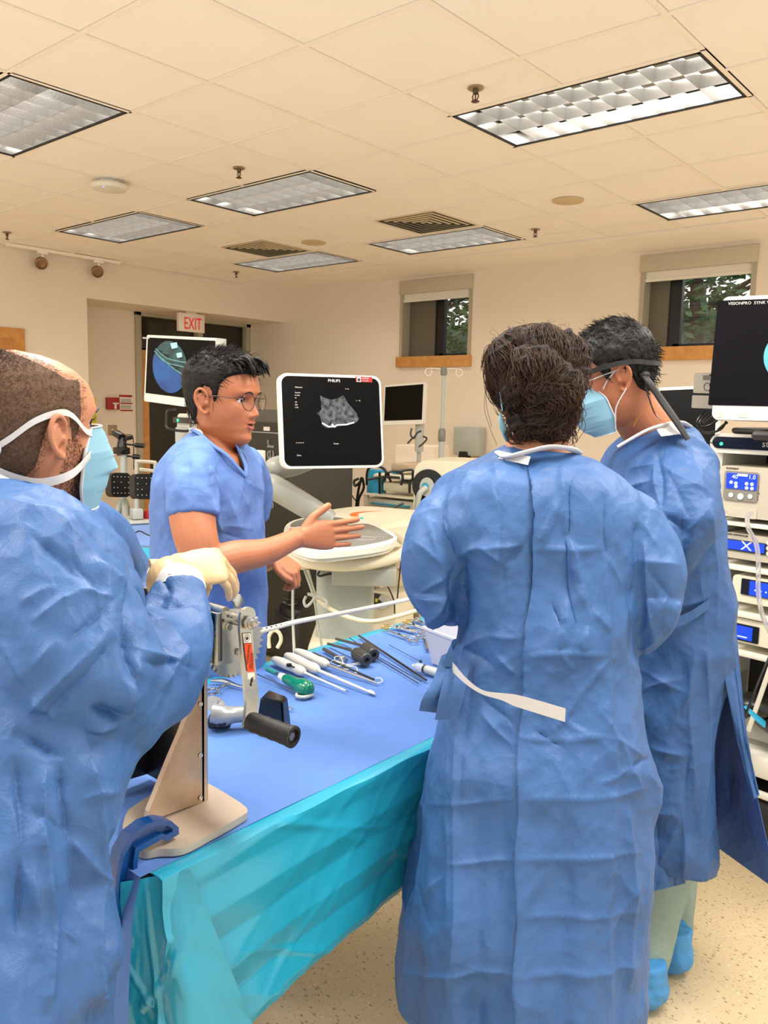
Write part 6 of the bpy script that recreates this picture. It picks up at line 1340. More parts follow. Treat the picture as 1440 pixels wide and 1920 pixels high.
# ---------------------------------------------- hand
def hand(b, wrist, fwd, up, side=1, curl=(.3, .3, .3, .35), thumb=(.6, .3), spread=.10, sc=1.0, thumb_up=.2, fist=0.0, wr=.027):
    """palm, four unequal fingers and a thumb. fwd to the fingertips, up the back of the hand, side +1 puts the thumb on the right of fwd x up"""
    f_ = Vector(fwd).normalized(); u_ = Vector(up); u_ = (u_-f_*u_.dot(f_)).normalized(); s_ = f_.cross(u_)*side; W_ = Vector(wrist)
    q = lambda a, c, d=0: W_+(f_*a+s_*c+u_*d)*sc
    # palm as a flattened, tapering form
    rings = []
    for a, hw, ht, cy in ((-.03, wr/ .9, wr*.72, 0), (0, .027, .019, 0), (.02, .034, .0175, .002), (.045, .040, .0155, .002), (.07, .0425, .014, .001), (.088, .040, .011, .0), (.096, .034, .006, 0)):
        rings.append([b.verts.new(q(a, cy+hw*math.copysign(abs(math.cos(t))**.8, math.cos(t)), ht*math.sin(t))) for t in [2*math.pi*k/20 for k in range(20)]])
    for p, r_ in zip(rings, rings[1:]):
        for k in range(20): b.faces.new((p[k], p[(k+1) % 20], r_[(k+1) % 20], r_[k]))
    b.faces.new(rings[0][::-1]); b.faces.new(rings[-1])
    LN = ((.043, .026, .022), (.047, .030, .023), (.043, .027, .022), (.033, .020, .019)); BX = (.029, .0095, -.0105, -.029); BA = (.086, .091, .087, .078); RR = (.0094, .0096, .0090, .0079)
    for i in range(4):
        c_ = curl[i] if hasattr(curl, '__len__') else (curl, curl*1.2, curl*.8)
        p = q(BA[i]-.012, BX[i], .001); a = 0; sp = (1.5-i)*spread; pts = [p, q(BA[i], BX[i], .001)]; cur = pts[-1]
        for j in range(3):
            a += c_[j]; d = (f_*math.cos(a)-u_*math.sin(a)); d = (d+s_*sp*math.cos(a)).normalized(); cur = cur+d*LN[i][j]*sc; pts.append(cur)
        r0 = RR[i]*sc; P2 = []; R2_ = []
        for j in range(len(pts)-1):
            P2 += [pts[j], pts[j].lerp(pts[j+1], .5)]; R2_ += [r0*(1.04, 1.06, .98, .9)[j], r0*(1.0, .92, .87, .84)[j]]
        P2.append(pts[-1]); R2_.append(r0*.72); tip = pts[-1]+(pts[-1]-pts[-2]).normalized()*.004*sc; P2.append(tip); R2_.append(r0*.3)
        tube(b, P2, R2_, 12, smooth=2)
    t0 = q(.018, .026, -.004); d1 = (f_*.75+s_*(.66+thumb[0]*.3)-u_*(-thumb_up)).normalized(); d2 = (f_*.9+s_*(.35-thumb[1]*.5)-u_*(-thumb_up)).normalized(); d3 = (f_*1.0+s_*(.22-thumb[1])-u_*(-thumb_up*.6)).normalized()
    a = q(.004, .015, -.003); p1 = t0+d1*.034*sc; p2 = p1+d2*.032*sc; p3 = p2+d3*.026*sc
    tube(b, [a, t0, p1, p1.lerp(p2, .5), p2, p2.lerp(p3, .6), p3, p3+d3*.004*sc], [.013*sc, .0155*sc, .0118*sc, .0105*sc, .0108*sc, .0100*sc, .0082*sc, .003*sc], 12, smooth=2)
def limb(b, pts, rs, seg=18, sm=6, flat=1.0): tube(b, pts, rs, seg, smooth=sm, flat=flat)
def legs(b, hipc, fy, spread=.1, sh=0.0):
    for s in (-1, 1):
        h = Vector(hipc)+RH*(s*spread); f_ = Vector((h.x, h.y, .07)); limb(b, [h, h.lerp(f_, .5)+FH*.01, f_+Vector((0, 0, .02))], [.085, .058, .04]); t = fy
        tube(b, [f_-t*.05+Vector((0, 0, -.02)), f_+t*.05+Vector((0, 0, -.025)), f_+t*.15+Vector((0, 0, -.04))], [.04, .042, .03], 14, smooth=4, flat=.8)
def brow(Mh, s, name, par, m, th=.0028):
    b = B(); tube(b, [Mh @ (headpt(math.atan2(s*x, .09), z, .001)) for x, z in ((.012, .016), (.022, .0195), (.034, .021), (.046, .016))], [th*.7, th, th, th*.4], 8, smooth=4, flat=.5); obj(name, b, m, par)
def maskmesh(Mh, prof, wid, edge, z0, z1, m, par, name='face_mask', pleat=.0022, np_=5, nu=48, nv=60):
    b = B(); rows = []
    for j in range(nv+1):
        v = j/nv; z = z0+(z1-z0)*v; yc = float(np.interp(v, prof[0], prof[1])); xw = float(np.interp(v, wid[0], wid[1])); ye = float(np.interp(v, edge[0], edge[1])); row = []
        for i in range(nu+1):
            u = -1+2*i/nu; t = abs(u); y = ye+(yc-ye)*(1-t**2.1); x = xw*math.sin(u*math.pi/2)
            pl = pleat*(1-t**4)*((v*np_) % 1-.5) if .2 < v < .85 else 0
            row.append(b.verts.new(Mh @ Vector((x, y+pl, z))))
        rows.append(row)
    for p, q in zip(rows, rows[1:]):
        for i in range(nu): b.faces.new((p[i], p[i+1], q[i+1], q[i]))
    ed = [[Vector(r[0].co) for r in rows], [Vector(r[-1].co) for r in rows], [Vector(v.co) for v in rows[0]], [Vector(v.co) for v in rows[-1]]]
    o = obj(name, b, m, par, 50); o.modifiers.new('s', 'SOLIDIFY').thickness = .0012
    for k, e in enumerate(ed):
        b = B(); tube(b, e[::4]+[e[-1]], .0028, 6, smooth=2, flat=.5); obj('mask_binding', b, M['maskw'], o)
    return o
def band(Mh, pts, wd, m, par, name, off=.003, th=.0008, up_=Vector((0, 0, 1))):
    q = [Mh @ headpt(math.radians(a), z, off+o_, 0) for a, z, o_ in [(p[0], p[1], p[2] if len(p) > 2 else 0) for p in pts]]; w = (Mh.to_3x3() @ up_).normalized()*wd
    return ribbon(name, [(p, w) for p in q], wd, m, par, th)
def eyes(Mh, par, open_=1):
    for s in (-1, 1):
        b = B(); c = Mh @ Vector((s*.031, .0655, .0)); bmesh.ops.create_uvsphere(b, u_segments=20, v_segments=14, radius=.0118, matrix=Matrix.Translation(c)); e = obj('eye', b, M['eyew'], par)
        b = B(); fv = (Mh.to_3x3() @ Vector((s*.05, 1, -.1))).normalized(); lathe(b, c+fv*.0100, [(.0058, 0), (.005, .0016), (.0, .0022)], axis=fv, seg=18); obj('iris', b, M['iris'], e)
        b = B(); tube(b, [Mh @ Vector((s*x, y, z)) for x, y, z in ((.017, .0745, -.001), (.024, .0785, .0048), (.032, .0785, .0062), (.040, .0745, .0035), (.046, .069, -.001))], [.0012, .002, .0023, .002, .001], 8, smooth=4); obj('eyelid', b, M['lash'], par)
M['lash'] = mat('eyelid_line', (40, 24, 20), .5)
# ---------------------------------------------------------------- doctor in scrubs
P0_ = P
def P(x, y, D): return P0_(x, y, D*1.05)
pf = P(400, 1200, 2.1); sc_ = thing('person', 'man in light blue short-sleeved scrubs and round glasses, gesturing with an open hand', 'person', (pf.x, pf.y, 0))
c0 = P(418, 746, 2.07); Mh = frame_from(c0, RH*.93-FH*.36-UZ*.06, UZ-RH*.02, 1.015)
b = B(); headmesh(b, Mh); ear(b, Mh, 1); ear(b, Mh, -1)
limb(b, [P(404, 775, 2.09), P(408, 815, 2.1), P(405, 850, 2.1), P(400, 875, 2.1)], [.052, .054, .060, .085], 24)
ploft(b, [(842, 365, 440, 2.1, .07), (858, 335, 462, 2.1, .16), (890, 316, 474, 2.1, .18), (940, 306, 484, 2.1, .165), (1010, 310, 482, 2.1, .12), (1100, 315, 480, 2.12, .105), (1200, 315, 478, 2.14, .10), (1330, 315, 476, 2.15, .10), (1370, 330, 460, 2.15, .08)])
limb(b, [P(372, 880, 1.98), P(360, 920, 1.92), P(360, 962, 1.89), P(368, 1010, 1.87), P(384, 1052, 1.87), P(410, 1052, 1.88), P(445, 1044, 1.90), P(500, 1034, 1.93), P(545, 1014, 1.97), P(563, 1008, 1.985)], [.058, .058, .056, .052, .046, .042, .041, .033, .0265, .0255], 22, 6)
hand(b, P(566, 1008, 1.99), RH*.86+FH*.46+UZ*.04, -FH*.95+RH*.3+UZ*.1, side=-1, curl=((.05, .08, .05), (.05, .1, .05), (.06, .12, .06), (.10, .15, .1)), thumb=(.95, -.35), spread=.035, sc=.95, thumb_up=.0)
limb(b, [P(452, 890, 2.27), P(462, 960, 2.33), P(455, 1030, 2.36), P(490, 1050, 2.3), P(515, 1040, 2.25)], [.056, .054, .046, .038, .027], 18)
hand(b, P(516, 1042, 2.25), RH*.72-UZ*.50+FH*-.1, UZ*.75+RH*.5-FH*.4, side=1, curl=((.8, 1.1, .6), (.85, 1.2, .6), (.9, 1.2, .6), (.95, 1.2, .6)), thumb=(.1, .6), spread=.04, sc=.84, thumb_up=-.1)
legs(b, P(400, 1340, 2.12), RH)
body = mobj('body', fuse(b, .0026, 2), M['skinA'], sc_)
eyes(Mh, sc_)
for s in (-1, 1): brow(Mh, s, 'eyebrow', sc_, M['hairB'])
b = B(); lp = lambda z, x, o: Mh @ headpt(math.atan2(x, .09), z, o)
tube(b, [lp(-.060, -.023, .0), lp(-.0565, -.010, .0006), lp(-.058, 0, .0006), lp(-.0565, .010, .0006), lp(-.060, .023, .0)], [.001, .0034, .0036, .0034, .001], 8, smooth=4); obj('upper_lip', b, M['lip'], sc_)
b = B(); tube(b, [lp(-.066, -.020, .0), lp(-.0705, -.008, .0006), lp(-.071, 0, .0008), lp(-.0705, .008, .0006), lp(-.066, .020, .0)], [.001, .0036, .0042, .0036, .001], 8, smooth=4); obj('lower_lip', b, M['lip'], sc_)
b = B(); tube(b, [lp(-.063, -.017, .0), lp(-.0635, 0, .0014), lp(-.063, .017, .0)], [.0012, .0030, .0012], 8, smooth=4); obj('mouth_opening', b, mat('mouth_dark', (50, 18, 16), .6), sc_)
def regS(a, z):
    p = headpt(a, z); zl = np.interp(p.y, [-.1, -.06, -.038, -.028, -.01, .010, .018, .028, .034, .05, .075, .1], [-.085, -.078, -.055, -.01, .024, .020, -.020, -.004, .030, .050, .062, .066]); return min(1, max(0, (z-zl)/.010))
def offS(a, z):
    m = regS(a, z); p = headpt(a, z); t = np.interp(z, [-.08, -.02, .03, .07, .116], [.001, .0015, .004, .009, .0095])*(1+.3*max(0, p.y/.09)*(z > .05)); n_ = noise.noise(Vector((a*5, z*40, 1)))*.0025+noise.noise(Vector((a*16, z*30, 4)))*.0016
    return -.006+(t+n_+.007)*m
b = B(); headmesh(b, Mh, offS, 170, 130, face=0); hr = obj('hair', b, M['hairB'], sc_, 180)
b = B(); fl = lambda p, a, z: (p.x*2, .9+p.y*2, .35) if z > .055 else ((0, .15, -1) if z < .0 else (p.x*2, .55, -.55+z*8))
strands(b, Mh, regS, fl, 1500, .034, .0008, 5, lift=.0, jitter=.16, offf=lambda a, z: offS(a, z)-.0015); o = obj('hair_strands', b, M['strandB'], hr, 180); o['kind'] = 'stuff'
b = B()
rnd = random.Random(2)
for k in range(46):
    x = rnd.uniform(-.045, .05); p0 = Vector((x, .045+rnd.uniform(-.02, .02), .088+rnd.uniform(-.006, .012))); p1 = p0+Vector((rnd.uniform(-.004, .008), .03, .008+rnd.uniform(-.003, .006))); p2 = p1+Vector((rnd.uniform(-.004, .01), .022, -.006-rnd.uniform(0, .012))); p3 = p2+Vector((rnd.uniform(-.003, .006), .010, -.010-rnd.uniform(0, .012)))
    tube(b, [Mh @ p for p in (p0, p1, p2, p3)], [.004, .0052, .0036, .0006], 6, smooth=3)
o = obj('fringe', b, M['hairB'], hr, 180); o['kind'] = 'stuff'
# glasses
gl = thing('eyeglasses', 'thin-rimmed round glasses worn by the man in scrubs', 'glasses', tuple(Mh @ Vector((0, .1, 0))))
M['wire'] = mat('glasses_metal', (84, 66, 60), .3, .8)
def gpt(x, y, z): return Mh @ Vector((x, y, z))
for s in (-1, 1):
    b = B(); cx_ = s*.034; pts = [gpt(cx_+.0245*math.cos(a)*(1+.06*math.sin(a)), .100-.006*abs(math.cos(a))*(1 if math.cos(a)*s > 0 else -.0), -.004+.0215*math.sin(a)) for a in [k*math.pi/18 for k in range(37)]]; tube(b, pts, .0010, 8, cap=False); rm = obj('rim', b, M['wire'], gl)
    b = B(); vs = [b.verts.new(p) for p in pts[:-1]]; b.faces.new(vs); o = obj('lens', b, mat('lens', (250, 250, 255), .0, trans=1, alpha=.25), rm, 0)
    b = B(); tube(b, [gpt(s*.0585, .094, .003), gpt(s*.070, .080, .004), gpt(s*.0775, .03, .006), gpt(s*.0775, -.006, .004)], .0013, 8, smooth=4, flat=1); obj('temple', b, M['wire'], gl)
b = B(); tube(b, [gpt(-.0105, .101, .006), gpt(0, .1045, .008), gpt(.0105, .101, .006)], .0011, 8, smooth=4); tube(b, [gpt(-.011, .1, .0), gpt(-.0, .107, -.001), gpt(.011, .1, .0)], .0008, 8, smooth=4); obj('bridge', b, M['wire'], gl)
# scrub top and trousers
b = B(); ploft(b, [(803, 380, 432, 2.1, .05), (812, 362, 446, 2.1, .085), (828, 345, 458, 2.1, .15), (852, 322, 474, 2.1, .19), (885, 303, 487, 2.1, .205), (930, 292, 497, 2.1, .19), (1000, 290, 502, 2.1, .165), (1080, 292, 506, 2.1, .16), (1160, 290, 505, 2.12, .14), (1250, 287, 503, 2.14, .13), (1345, 286, 506, 2.15, .13)], n=72)
limb(b, [P(385, 862, 2.0), P(368, 895, 1.93), P(364, 930, 1.895), P(365, 966, 1.885)], [.066, .067, .063, .060], 26, flat=1.0); limb(b, [P(440, 870, 2.22), P(460, 920, 2.32), P(462, 970, 2.36)], [.075, .078, .07], 22)
clS = [(331, 935, 345, 880, 5, 9), (345, 880, 352, 845, 4, 8, 'v'), (352, 850, 360, 960, 3, 6, 'v'), (410, 955, 398, 890, 7, 10, 'v'), (400, 900, 392, 862, 5, 9, 'v'), (404, 960, 416, 1000, 5, 9), (420, 985, 470, 990, 4, 8), (415, 1000, 460, 1012, 4, 8, 'v'), (300, 900, 318, 990, 4, 10), (296, 960, 330, 1010, 5, 10), (298, 1000, 325, 1060, 4, 9, 'v'), (440, 905, 470, 960, 4, 9), (455, 900, 498, 925, 3, 8), (480, 900, 492, 1010, 3, 7, 'v'), (430, 930, 450, 1000, 3, 8), (310, 1010, 330, 1090, 5, 10), (470, 960, 480, 1060, 4, 8), (420, 1100, 470, 1230, 5, 10), (470, 1090, 440, 1200, 4, 9, 'v'), (300, 1000, 340, 1120, 4, 10, 'v'), (480, 1110, 490, 1230, 4, 8)]
Vp = [(360, 790), (372, 811), (397, 832), (424, 851), (441, 871), (460, 892), (460, 872), (452, 852), (441, 834), (446, 812), (440, 795), (400, 785)]
inV = lambda p, no, X, Y, D: poly_in(X, Y, Vp) & (D < 2.226)
top = cloth('scrub_top', b, M['scrub'], sc_, .006, clS, 3, .0042, 8, cut=inV)
def hugline(pts, D): return [P(x, y, D_) for (x, y), D_ in zip(pts, D)]
b = B(); tube(b, hugline([(360, 806), (374, 813), (398, 834), (425, 853), (443, 873), (461, 893)], [2.03, 1.99, 1.95, 1.95, 1.96, 1.98]), .0065, 8, smooth=5, flat=.5); obj('neck_trim', b, M['scrub'], top)
b = B(); tube(b, hugline([(461, 893), (461, 874), (453, 853), (443, 834)], [1.98, 2.0, 2.04, 2.08]), .005, 8, smooth=5, flat=.5); obj('neck_trim', b, M['scrub'], top)
b = B(); tube(b, hugline([(460, 888), (456, 862), (446, 838)], [2.02, 2.04, 2.09]), [.004, .009, .005], 8, smooth=5, flat=.6); obj('undershirt', b, M['dark'], sc_)
b = B(); tube(b, hugline([(358, 804), (372, 809), (380, 818)], [2.06, 2.03, 2.0]), [.006, .009, .003], 8, smooth=5, flat=.6); obj('undershirt', b, M['maskw'], sc_)
b = B(); ploft(b, [(1310, 290, 500, 2.15, .12), (1400, 285, 505, 2.15, .14), (1500, 290, 500, 2.15, .14), (1650, 300, 490, 2.12, .15), (1780, 310, 480, 2.12, .13)]); cloth('trousers', b, M['scrub'], sc_, .008, [], 9, .006, 6, sub=False)
P = P0_
# ---------------------------------------------------------------- masked man at the left
pf = P(60, 1500, 1.12); m1 = thing('person', 'masked man with shaved head at the left edge, blue gown, gloved hands on the winch', 'person', (pf.x, pf.y, 0))
c1 = P(108, 820, 1.2); f1_ = (RH*.57+FH*.82+UZ*.10).normalized(); r1_ = f1_.cross(UZ).normalized(); c1 = c1-r1_*.083+f1_*.013+r1_.cross(f1_)*.010; Mh1 = frame_from(c1, f1_, UZ, 1.02)
b = B(); headmesh(b, Mh1); ear(b, Mh1, 1); ear(b, Mh1, -1)
limb(b, [P(50, 850, 1.3), P(38, 905, 1.29), P(25, 960, 1.28), P(10, 1000, 1.28)], [.058, .062, .070, .10], 24)
ploft(b, [(965, -70, 70, 1.28, .09), (1000, -120, 130, 1.25, .15), (1060, -130, 190, 1.22, .15), (1200, -130, 190, 1.13, .12), (1400, -140, 140, 1.03, .09), (1600, -120, 70, .98, .09), (1700, -90, 20, .97, .08)])
limb(b, [P(40, 1040, 1.16), P(120, 1180, 1.1), P(205, 1325, 1.13), P(290, 1220, 1.3), P(330, 1110, 1.41)], [.055, .05, .045, .04, .028], 16)
legs(b, P(-80, 1640, .97), RH*.8+FH*.5, .08)
mobj('body', fuse(b, .0026, 2), M['skinB'], m1)
eyes(Mh1, m1); 
for s in (-1, 1): brow(Mh1, s, 'eyebrow', m1, M['hairB'], .0034)
b = B()
for k in range(9): 
    x_ = .036+.0015*k; p0 = Mh1 @ Vector((x_, .078-.0012*k, .005)); tube(b, [p0, p0+Mh1.to_3x3() @ Vector((.001, .006, .001)), p0+Mh1.to_3x3() @ Vector((.002, .010, .005))], [.0005, .0004, .0001], 4)
obj('eyelashes', b, M['hairB'], m1).__setitem__('kind', 'stuff')
def regM(a, z):
    p = headpt(a, z); zl = np.interp(p.y, [-.1, -.06, -.038, -.028, -.01, .012, .020, .032, .040, .05, .06, .1], [-.095, -.088, -.06, -.02, .018, .016, -.03, -.02, .03, .07, .10, .2]); m_ = min(1, max(0, (z-zl)/.014)); return m_*(min(1, max(0, (.038-(z-.07)*1.3-p.y)/.02)) if z > .07 else 1)
M['buzz'] = mat('shaved_hair', (84, 62, 46), .8, c2=(116, 84, 62), vscale=420, bump=.9, bscale=700)
b = B(); headmesh(b, Mh1, lambda a, z: -.004+.0056*regM(a, z), 150, 120, face=0); hb = obj('shaved_hair', b, M['buzz'], m1, 180)
b = B(); rnd = random.Random(12)
for k in range(15000):
    a = rnd.uniform(-.6, math.pi+.3); z = rnd.uniform(-.09, .116) if rnd.random() < .8 else .116-abs(rnd.gauss(0, .02)); p = headpt(a, min(z, .1155), .0); z = min(z, .1155)
    if max(regM(a, z), regM(a, min(.115, z+.012))*.5*(rnd.random() < .6), regM(a+.12, z)*.5*(rnd.random() < .5)) < .25: continue
    h = headpt(a, z, .0014); t_ = headpt(a+rnd.gauss(0, .02), z-.0022, .0034); tube(b, [Mh1 @ h, Mh1 @ t_], [.00026, .0001], 3, cap=False)
o = obj('hair_stubble', b, mat('short_hair', (58, 42, 32), .7), hb, 180); o['kind'] = 'stuff'
M['stub'] = mat('stubble', (48, 34, 28), .8)
b = B(); rnd = random.Random(8)
for k in range(2600):
    a = math.radians(rnd.uniform(28, 92)); z = rnd.uniform(-.122, -.015)
    lim = np.interp(z, [-.122, -.09, -.06, -.015], [95, 88, 84, 80]); lo_ = np.interp(z, [-.122, -.09, -.06, -.015], [20, 28, 48, 70])
    if not lo_ < math.degrees(a) < lim: continue
    p = headpt(a, z, .0003); q = headpt(a, z-.003, .0014); tube(b, [Mh1 @ p, Mh1 @ q], [.00028, .0001], 3, cap=False)
o = obj('beard', b, M['stub'], m1, 180); o['kind'] = 'stuff'
fm = thing('surgical_mask', 'pale blue pleated surgical mask tied on the shaved-headed man', 'face mask', tuple(Mh1 @ Vector((0, .11, -.05))))
maskmesh(Mh1, ([0, .1, .3, .55, .60, .75, 1], [.104, .112, .120, .132, .116, .106, .084]), ([0, .3, .7, 1], [.050, .064, .060, .05]), ([0, .3, .7, 1], [.066, .040, .030, .036]), -.006, -.132, M['mask'], fm, name='mask_panel')
band(Mh1, [(44, -.014), (62, -.006, .002), (78, .016, .003), (88, .024, .004), (105, .016, .002), (130, -.006), (155, -.02), (180, -.026)], .0048, M['maskw'], fm, 'upper_tie', .004)
ribbon('lower_tie', [(P(172, 850, 1.275), UZ*.006), (P(136, 888, 1.205), UZ*.0065), (P(80, 905, 1.185), UZ*.0065), (P(30, 897, 1.185), UZ*.0065), (P(-20, 876, 1.19), UZ*.0065)], .006, M['maskw'], fm, .0008)
b = B(); kc = Mh1 @ headpt(math.radians(150), -.018, .008); ell(b, kc, (.014, .012, .013)); tube(b, [kc, kc+Vector((0, 0, -.02))-RH*.01, kc-Vector((0, 0, .012))-RH*.03], .006, 8, smooth=3, flat=.4); obj('tie_knot', b, M['maskw'], fm)
# gown with both sleeves
b = B(); ploft(b, [(905, -70, 45, 1.30, .075), (930, -105, 88, 1.29, .12), (965, -135, 140, 1.27, .17), (1010, -150, 185, 1.25, .20), (1080, -155, 225, 1.20, .19), (1180, -160, 245, 1.13, .16), (1300, -165, 255, 1.07, .14), (1420, -170, 250, 1.03, .14), (1500, -170, 222, 1.0, .14), (1570, -170, 205, .98, .14), (1640, -175, 184, .97, .14), (1730, -178, 196, .96, .15), (1800, -180, 208, .95, .15), (1880, -185, 184, .95, .155), (2120, -200, 190, .95, .16)], n=90)
limb(b, [P(30, 1010, 1.18), P(60, 1090, 1.08), P(120, 1200, 1.04), P(175, 1300, 1.06), P(228, 1335, 1.13)], [.10, .108, .104, .092, .074], 28)
limb(b, [P(215, 1332, 1.12), P(262, 1295, 1.20), P(300, 1222, 1.29), P(318, 1160, 1.36), P(330, 1108, 1.41)], [.066, .069, .066, .057, .048], 26)
limb(b, [P(110, 1000, 1.42), P(180, 1035, 1.5), P(235, 1085, 1.56), P(262, 1100, 1.57)], [.085, .078, .062, .052], 22)
limb(b, [P(250, 1240, 1.46), P(255, 1150, 1.52), P(268, 1098, 1.56)], [.05, .05, .046], 20)
clM = [(150, 975, 255, 1070, 6, 10, 'v'), (100, 960, 170, 1040, 7, 12), (60, 1000, 160, 1085, 6, 11, 'v'), (170, 1040, 232, 1120, 8, 12), (130, 1030, 205, 1130, 7, 12, 'v'), (205, 1060, 250, 1200, 6, 10), (232, 1110, 255, 1300, 12, 12, 'v'), (60, 1165, 150, 1105, 6, 12), (150, 1105, 210, 1120, 6, 10), (40, 1130, 100, 1100, 5, 12), (120, 1210, 215, 1125, 5, 10, 'v'), (50, 1345, 205, 1180, 7, 14), (70, 1360, 220, 1200, 6, 12, 'v'), (60, 1250, 110, 1200, 4, 12), (170, 1330, 240, 1345, 12, 11, 'v'), (165, 1370, 235, 1350, 9, 10), (232, 1345, 262, 1225, 11, 14), (255, 1210, 355, 1262, 8, 12), (262, 1238, 370, 1255, 7, 10, 'v'), (265, 1150, 330, 1175, 6, 12), (280, 1135, 380, 1130, 7, 10, 'v'), (330, 1180, 350, 1260, 6, 10), (300, 1290, 350, 1210, 7, 12), (380, 1110, 388, 1250, 6, 9), (300, 1080, 320, 1110, 4, 6, 'v'), (0, 1200, 60, 1290, 6, 14), (60, 1290, 100, 1350, 6, 12), (30, 1370, 120, 1420, 10, 14, 'v'),
       (85, 1440, 90, 1900, 9, 16), (110, 1430, 150, 1700, 8, 14, 'v'), (175, 1420, 190, 1900, 8, 15), (30, 1420, 40, 1750, 7, 16, 'v'), (150, 1500, 225, 1480, 6, 10), (120, 1560, 220, 1690, 6, 11), (60, 1520, 120, 1560, 6, 10, 'v'), (100, 1740, 150, 1770, 4, 8), (210, 1560, 200, 1850, 7, 12, 'v'), (60, 1600, 70, 1800, 5, 10), (20, 1500, 60, 1700, 5, 10)]
gm = cloth('gown', b, M['gownA'], m1, .006, clM, 17, .0075, 6.5, amp2=.002)
b = B(); tube(b, [P(x, y, d_) for x, y, d_ in ((-20, 886, 1.17), (20, 905, 1.15), (55, 925, 1.16), (84, 946, 1.2), (92, 938, 1.3))], .007, 8, smooth=5, flat=.5); obj('collar_binding', b, M['maskw'], gm)
b = B(); ax = (P(336, 1078, 1.43)-P(334, 1112, 1.41)); limb(b, [P(334, 1112, 1.41), P(335, 1095, 1.42), P(337, 1080, 1.43)], [.046, .0455, .040], 26, 4); obj('knit_cuff', b, M['cuff'], gm)
b = B(); limb(b, [P(268, 1098, 1.57), P(276, 1084, 1.575), P(286, 1072, 1.58)], [.038, .035, .032], 22, 4); obj('knit_cuff', b, M['cuff'], gm)
b = B(); limb(b, [P(330, 1112, 1.41), P(318, 1090, 1.425), P(322, 1076, 1.44), P(345, 1068, 1.455)], [.040, .040, .034, .024], 20); hand(b, P(318, 1074, 1.445), RH*.86+UZ*.10+FH*.36, UZ*.66-FH*.62-RH*.12, side=-1, curl=((1.12, .2, .1), (1.1, .22, .12), (1.08, .25, .15), (1.05, .3, .15)), thumb=(-.3, .6), spread=-.03, sc=1.02, thumb_up=-.6, wr=.030)
gl_ = mobj('gloved_hand', fuse(b, .0024, 3), M['glove'], m1)
b = B(); hand(b, P(284, 1076, 1.58), RH*.80+UZ*.22-FH*.1, UZ*.9-FH*.2, side=1, curl=((1.2, 1.0, .6), (1.2, 1.0, .6), (1.2, 1.0, .6), (1.2, 1., .6)), thumb=(.1, .5), spread=.0, sc=.98, thumb_up=-.1, wr=.030)
mobj('gloved_hand', fuse(b, .0024, 3), M['glove'], m1)
# ---------------------------------------------------------------- woman seen from behind
pf = P(1000, 1500, 1.62); w_ = thing('person', 'person seen from behind with curly dark hair bun, blue gown with a white tie end', 'person', (pf.x, pf.y, 0))
c2 = P(1004, 728, 1.66); Mh2 = frame_from(c2, FH*.92-RH*.34-UZ*.28, UZ+FH*.1, .94)
b = B(); headmesh(b, Mh2, n=80, m_=80); ear(b, Mh2, 1); ear(b, Mh2, -1)
limb(b, [P(1004, 760, 1.68), P(1006, 815, 1.66), P(1008, 850, 1.65), P(1008, 880, 1.65)], [.056, .060, .068, .09], 24)
ploft(b, [(868, 930, 1090, 1.64, .08), (900, 900, 1130, 1.64, .09), (960, 860, 1165, 1.63, .11), (1100, 870, 1170, 1.63, .10), (1250, 870, 1180, 1.62, .11), (1450, 850, 1190, 1.6, .13), (1600, 880, 1170, 1.6, .1)])
for q, r_ in (([(860, 970, 1.62), (818, 1040, 1.60), (818, 1115, 1.62), (850, 1140, 1.85), (872, 1150, 2.0)], [.052, .048, .04, .034, .026]), ([(1150, 975, 1.62), (1212, 1050, 1.59), (1225, 1125, 1.6), (1150, 1170, 1.85), (1090, 1180, 2.0)], [.052, .048, .04, .034, .026])): limb(b, [P(*p) for p in q], r_)
hand(b, P(875, 1152, 2.02), FH*.8+RH*.4, UZ, side=-1, curl=.35, sc=.9); hand(b, P(1086, 1182, 2.02), FH*.8-RH*.4, UZ, side=1, curl=.35, sc=.9)
legs(b, P(1000, 1560, 1.62), FH, .09)
mobj('body', fuse(b, .0032, 2), M['skinB'], w_)
b = B(); tube(b, [P(938, 775, 1.60), P(941, 795, 1.59), P(949, 815, 1.60), P(952, 826, 1.62)], [.002, .006, .007, .004], 10, smooth=4, flat=.5); tube(b, [P(937, 735, 1.57), P(942, 770, 1.56)], .0012, 6); mk = tag(obj('surgical_mask', b, M['mask']), 'edge of a blue surgical mask showing beside the curly-haired person’s left cheek', 'face mask')
# hair masses
b = B()
ell(b, P(1003, 706, 1.655), (.090, .108, .094)); ell(b, P(955, 680, 1.62), (.036, .06, .058)); ell(b, P(1055, 682, 1.62), (.038, .06, .060)); ell(b, P(1010, 662, 1.62), (.066, .06, .056)); ell(b, P(1000, 690, 1.58), (.06, .05, .05))
ell(b, P(1022, 738, 1.575), (.070, .055, .050)); ell(b, P(1050, 716, 1.565), (.040, .042, .040)); ell(b, P(975, 735, 1.58), (.036, .045, .040)); ell(b, P(1020, 780, 1.59), (.060, .050, .048)); ell(b, P(1048, 768, 1.58), (.038, .04, .046)); ell(b, P(985, 790, 1.60), (.036, .045, .036)); ell(b, P(1030, 806, 1.62), (.042, .04, .026))
tube(b, [P(938, 715, 1.62), P(930, 680, 1.62), P(942, 650, 1.62), P(975, 632, 1.61), P(1015, 628, 1.60)], [.014, .017, .018, .018, .01], 14, smooth=5)
tube(b, [P(1086, 715, 1.60), P(1092, 685, 1.62), P(1080, 650, 1.62), P(1050, 632, 1.61), P(1015, 628, 1.60)], [.014, .017, .018, .018, .01], 14, smooth=5)
me = fuse(b, .004, 1); p, no = arr(me); X, Y, D = topx(p)
ang = np.arctan2(Y-735, X-1018); rr = np.hypot(X-1018, Y-735)
